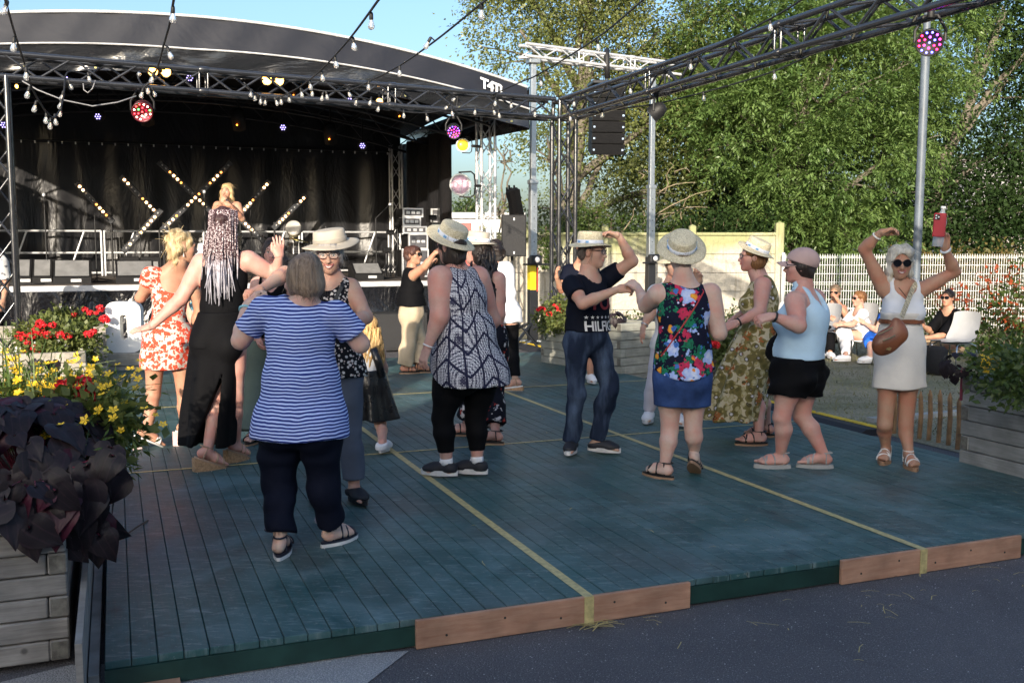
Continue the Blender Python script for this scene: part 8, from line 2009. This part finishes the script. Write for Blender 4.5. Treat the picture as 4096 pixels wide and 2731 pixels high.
# ------------------------------------------------------------------ singer on the stage
sg = PB(521*S_, 440*S_, 14.0); Y = sg.y
B = make_body('blonde singer in a glittering black dress holding a microphone on stage', Y, dict(head=(521, 441), sR=(499, 472, .03), sL=(546, 473, -.0), eR=(489, 500, -.1), wR=(508, 466, -.22), eL=(556, 503, -.05), wL=(531, 474, -.24), hR=(511, 542), hL=(535, 542), kR=(510, 600), kL=(535, 600), fR=(511, 660), fL=(535, 660)), SK['tan'], dict(ww=.115, arm=.95), .013, (-.12, -.98, .08), feet_yaw=(180, 175), gz=SZ+.001, hand=dict(R=dict(dir=(.5, -.2, .8), palm=(.3, 1, 0), curl=1.1), L=dict(dir=(-1, -.1, .2), palm=(0, 1, 0), curl=.2)), group='performer on stage')
glit = M('sequin_black', (.05, .045, .04), .25, var=.9, vs=130, metal=.4); topwear(B, 'sequin_dress', glit, VZ(560, Y), 0, .009, (-.05, .05, .12, .12), strap=.085, seed=80, top=.10); skirt(B, 'sequin_skirt', glit, VZ(535, Y), VZ(640, Y), (.14, .12), (.19, .16), 5, .008, seed=81)
sh_ = hair_mat('honey_blonde_hair', (.42, .25, .09), (.80, .58, .30)); hair(B, 'long_hair', sh_, [(.07, -.01, -.07, .03, .05, .11), (-.07, -.01, -.07, .03, .05, .11), (.075, .0, -.1, .03, .10, .02, -.33, .022), (-.07, .0, -.1, .028, -.085, .02, -.28, .018), (.06, -.04, -.1, .05, .07, -.05, -.33, .04), (-.05, -.04, -.1, .05, -.06, -.05, -.3, .04)], cap=(.086, .106, .1), ext=.42); face_bits(B, True, m_iris, .6); shoes(B, 'sandal', m_sand_b, m_tans)
mm_ = thing('hand_microphone', Vector(B.j['wR']), 'black hand microphone held at the mouth of the singer', 'microphone'); a0 = Vector(B.handR(.012, .055, .028)); a1 = Vector(B.L(-.01, .12, -.07)); dq = (a1-a0).normalized()
MB().tube([a0-dq*.10, a0+dq*.06], [.012, .017], 10).build('handle', m_dark, mm_, True); MB(Matrix.Translation(a0+dq*.06) @ dq.to_track_quat('Z', 'Y').to_matrix().to_4x4()).lathe([(.017, 0), (.027, .018), (.026, .04), (0, .055)], 12).build('mesh_head', m_alu, mm_, True)
# ------------------------------------------------------------------ people seated on the lawn
GS = 'people seated on the lawn'
def seat(key, label, Y, J, sk, g, face, group=GS, **kw): return make_body(label, Y, J, sk, g, .0145, face, gz=.012, seated=True, group=group, **kw)
Y = 16.0
B = seat('w0', 'seated woman in a grey vest and sunglasses shading her eyes, blue skirt', Y, dict(head=(1918, 672), sR=(1896, 708), sL=(1937, 708, .05), eR=(1888, 742, -.1), wR=(1902, 752, -.3), eL=(1944, 728, -.2), wL=(1924, 690, -.22), hR=(1902, 770, .1), hL=(1926, 770, .1), kR=(1884, 762, -.33), kL=(1905, 760, -.36), fR=(1886, 822), fL=(1906, 824)), SK['tan'], dict(), (-.5, -.85, -.05), feet_yaw=(190, 180))
topwear(B, 'grey_vest', cloth('grey_jersey', (.32, .32, .34)), VZ(765, Y), 0, .01, (-.01, .04, .08, .08), strap=.08, seed=85); pants(B, 'black_trousers', black, VZ(775, Y), .95, .95, .012, .02, seed=86); hair(B, 'short_hair', hair_mat('light_brown_hair'), [(0, .0, .06, .085, .09, .05)]); face_bits(B, False); glasses(B, m_sung); shoes(B, 'sneaker', white_c, m_wsole)
Y = 15.6
B = seat('w1', 'seated woman in a white blouse and white trousers with crossed legs', Y, dict(head=(1973, 686), sR=(1962, 722, .14), sL=(1982, 722, -.13), eR=(1938, 748, .1), wR=(1918, 735, .05), eL=(1958, 745, -.25), wL=(1935, 745, -.3), hR=(1985, 772, .09), hL=(1985, 774, -.06), kR=(1938, 768, .1), kL=(1932, 764, -.1), fR=(1942, 832), fL=(1906, 806, .10)), SK['mid'], dict(), (-.95, -.25, .03), feet_yaw=(-95, -105))
topwear(B, 'white_blouse', white_c, VZ(775, Y), .7, .018, seed=88, wr=.005); pants(B, 'white_trousers', white_c, VZ(778, Y), .9, .9, .012, .012, seed=89); hair(B, 'short_hair', hair_mat('auburn_hair'), [(0, -.03, .03, .088, .09, .08)]); face_bits(B, False); glasses(B, m_sung); shoes(B, 'sneaker', white_c, m_wsole)
Y = 15.6
B = seat('w2', 'seated person in a bright blue vest half hidden by the beige dress', Y, dict(head=(2040, 686), sR=(2030, 724, .14), sL=(2034, 726, -.13), eR=(2010, 750, .12), wR=(1990, 735, .1), eL=(2012, 758, -.2), wL=(1986, 742, -.25), hR=(2045, 780, .09), hL=(2045, 780, -.08), kR=(1998, 772, .1), kL=(1996, 772, -.1), fR=(1998, 835), fL=(2000, 836)), SK['mid'], dict(bust=.05), (-.95, -.2, 0), feet_yaw=(-90, -90))
topwear(B, 'blue_vest', cloth('royal_blue_cotton', (.02, .12, .55)), VZ(795, Y), .35, .02, seed=91); pants(B, 'blue_skirt_trousers', cloth('royal_blue_cotton'), VZ(790, Y), .4, .4, .014, .03, seed=92); hair(B, 'hair', hair_mat('dark_brown_hair'), []); face_bits(B, True); shoes(B, 'sneaker', white_c, m_wsole)
Y = 14.4
B = seat('man', 'seated man in a black shirt, sunglasses and beige trousers', Y, dict(head=(2177, 684), sR=(2163, 722, .1), sL=(2200, 724, -.1), eR=(2138, 760, .0), wR=(2120, 748, -.15), eL=(2168, 770, -.3), wL=(2126, 776, -.32), hR=(2185, 790, .1), hL=(2190, 792, -.08), kR=(2126, 782, -.0), kL=(2128, 784, -.2), fR=(2128, 844), fL=(2138, 850)), SK['tan'], dict(bust=0, cw=.165, ww=.15, wd=.14, belly=.04), (-.75, -.65, 0), feet_yaw=(-105, -110))
topwear(B, 'black_shirt', black, VZ(793, Y), .95, .018, (.02, .05, .07, .08), seed=94, wr=.005); pants(B, 'beige_trousers', cloth('beige_chino', (.40, .29, .18)), VZ(797, Y), .95, .95, .014, .02, seed=95); hair(B, 'dark_hair', hair_mat('dark_brown_hair'), [(0, -.06, -.04, .07, .045, .07)]); face_bits(B, False); glasses(B, m_sung); shoes(B, 'sneaker', navy, m_wsole)
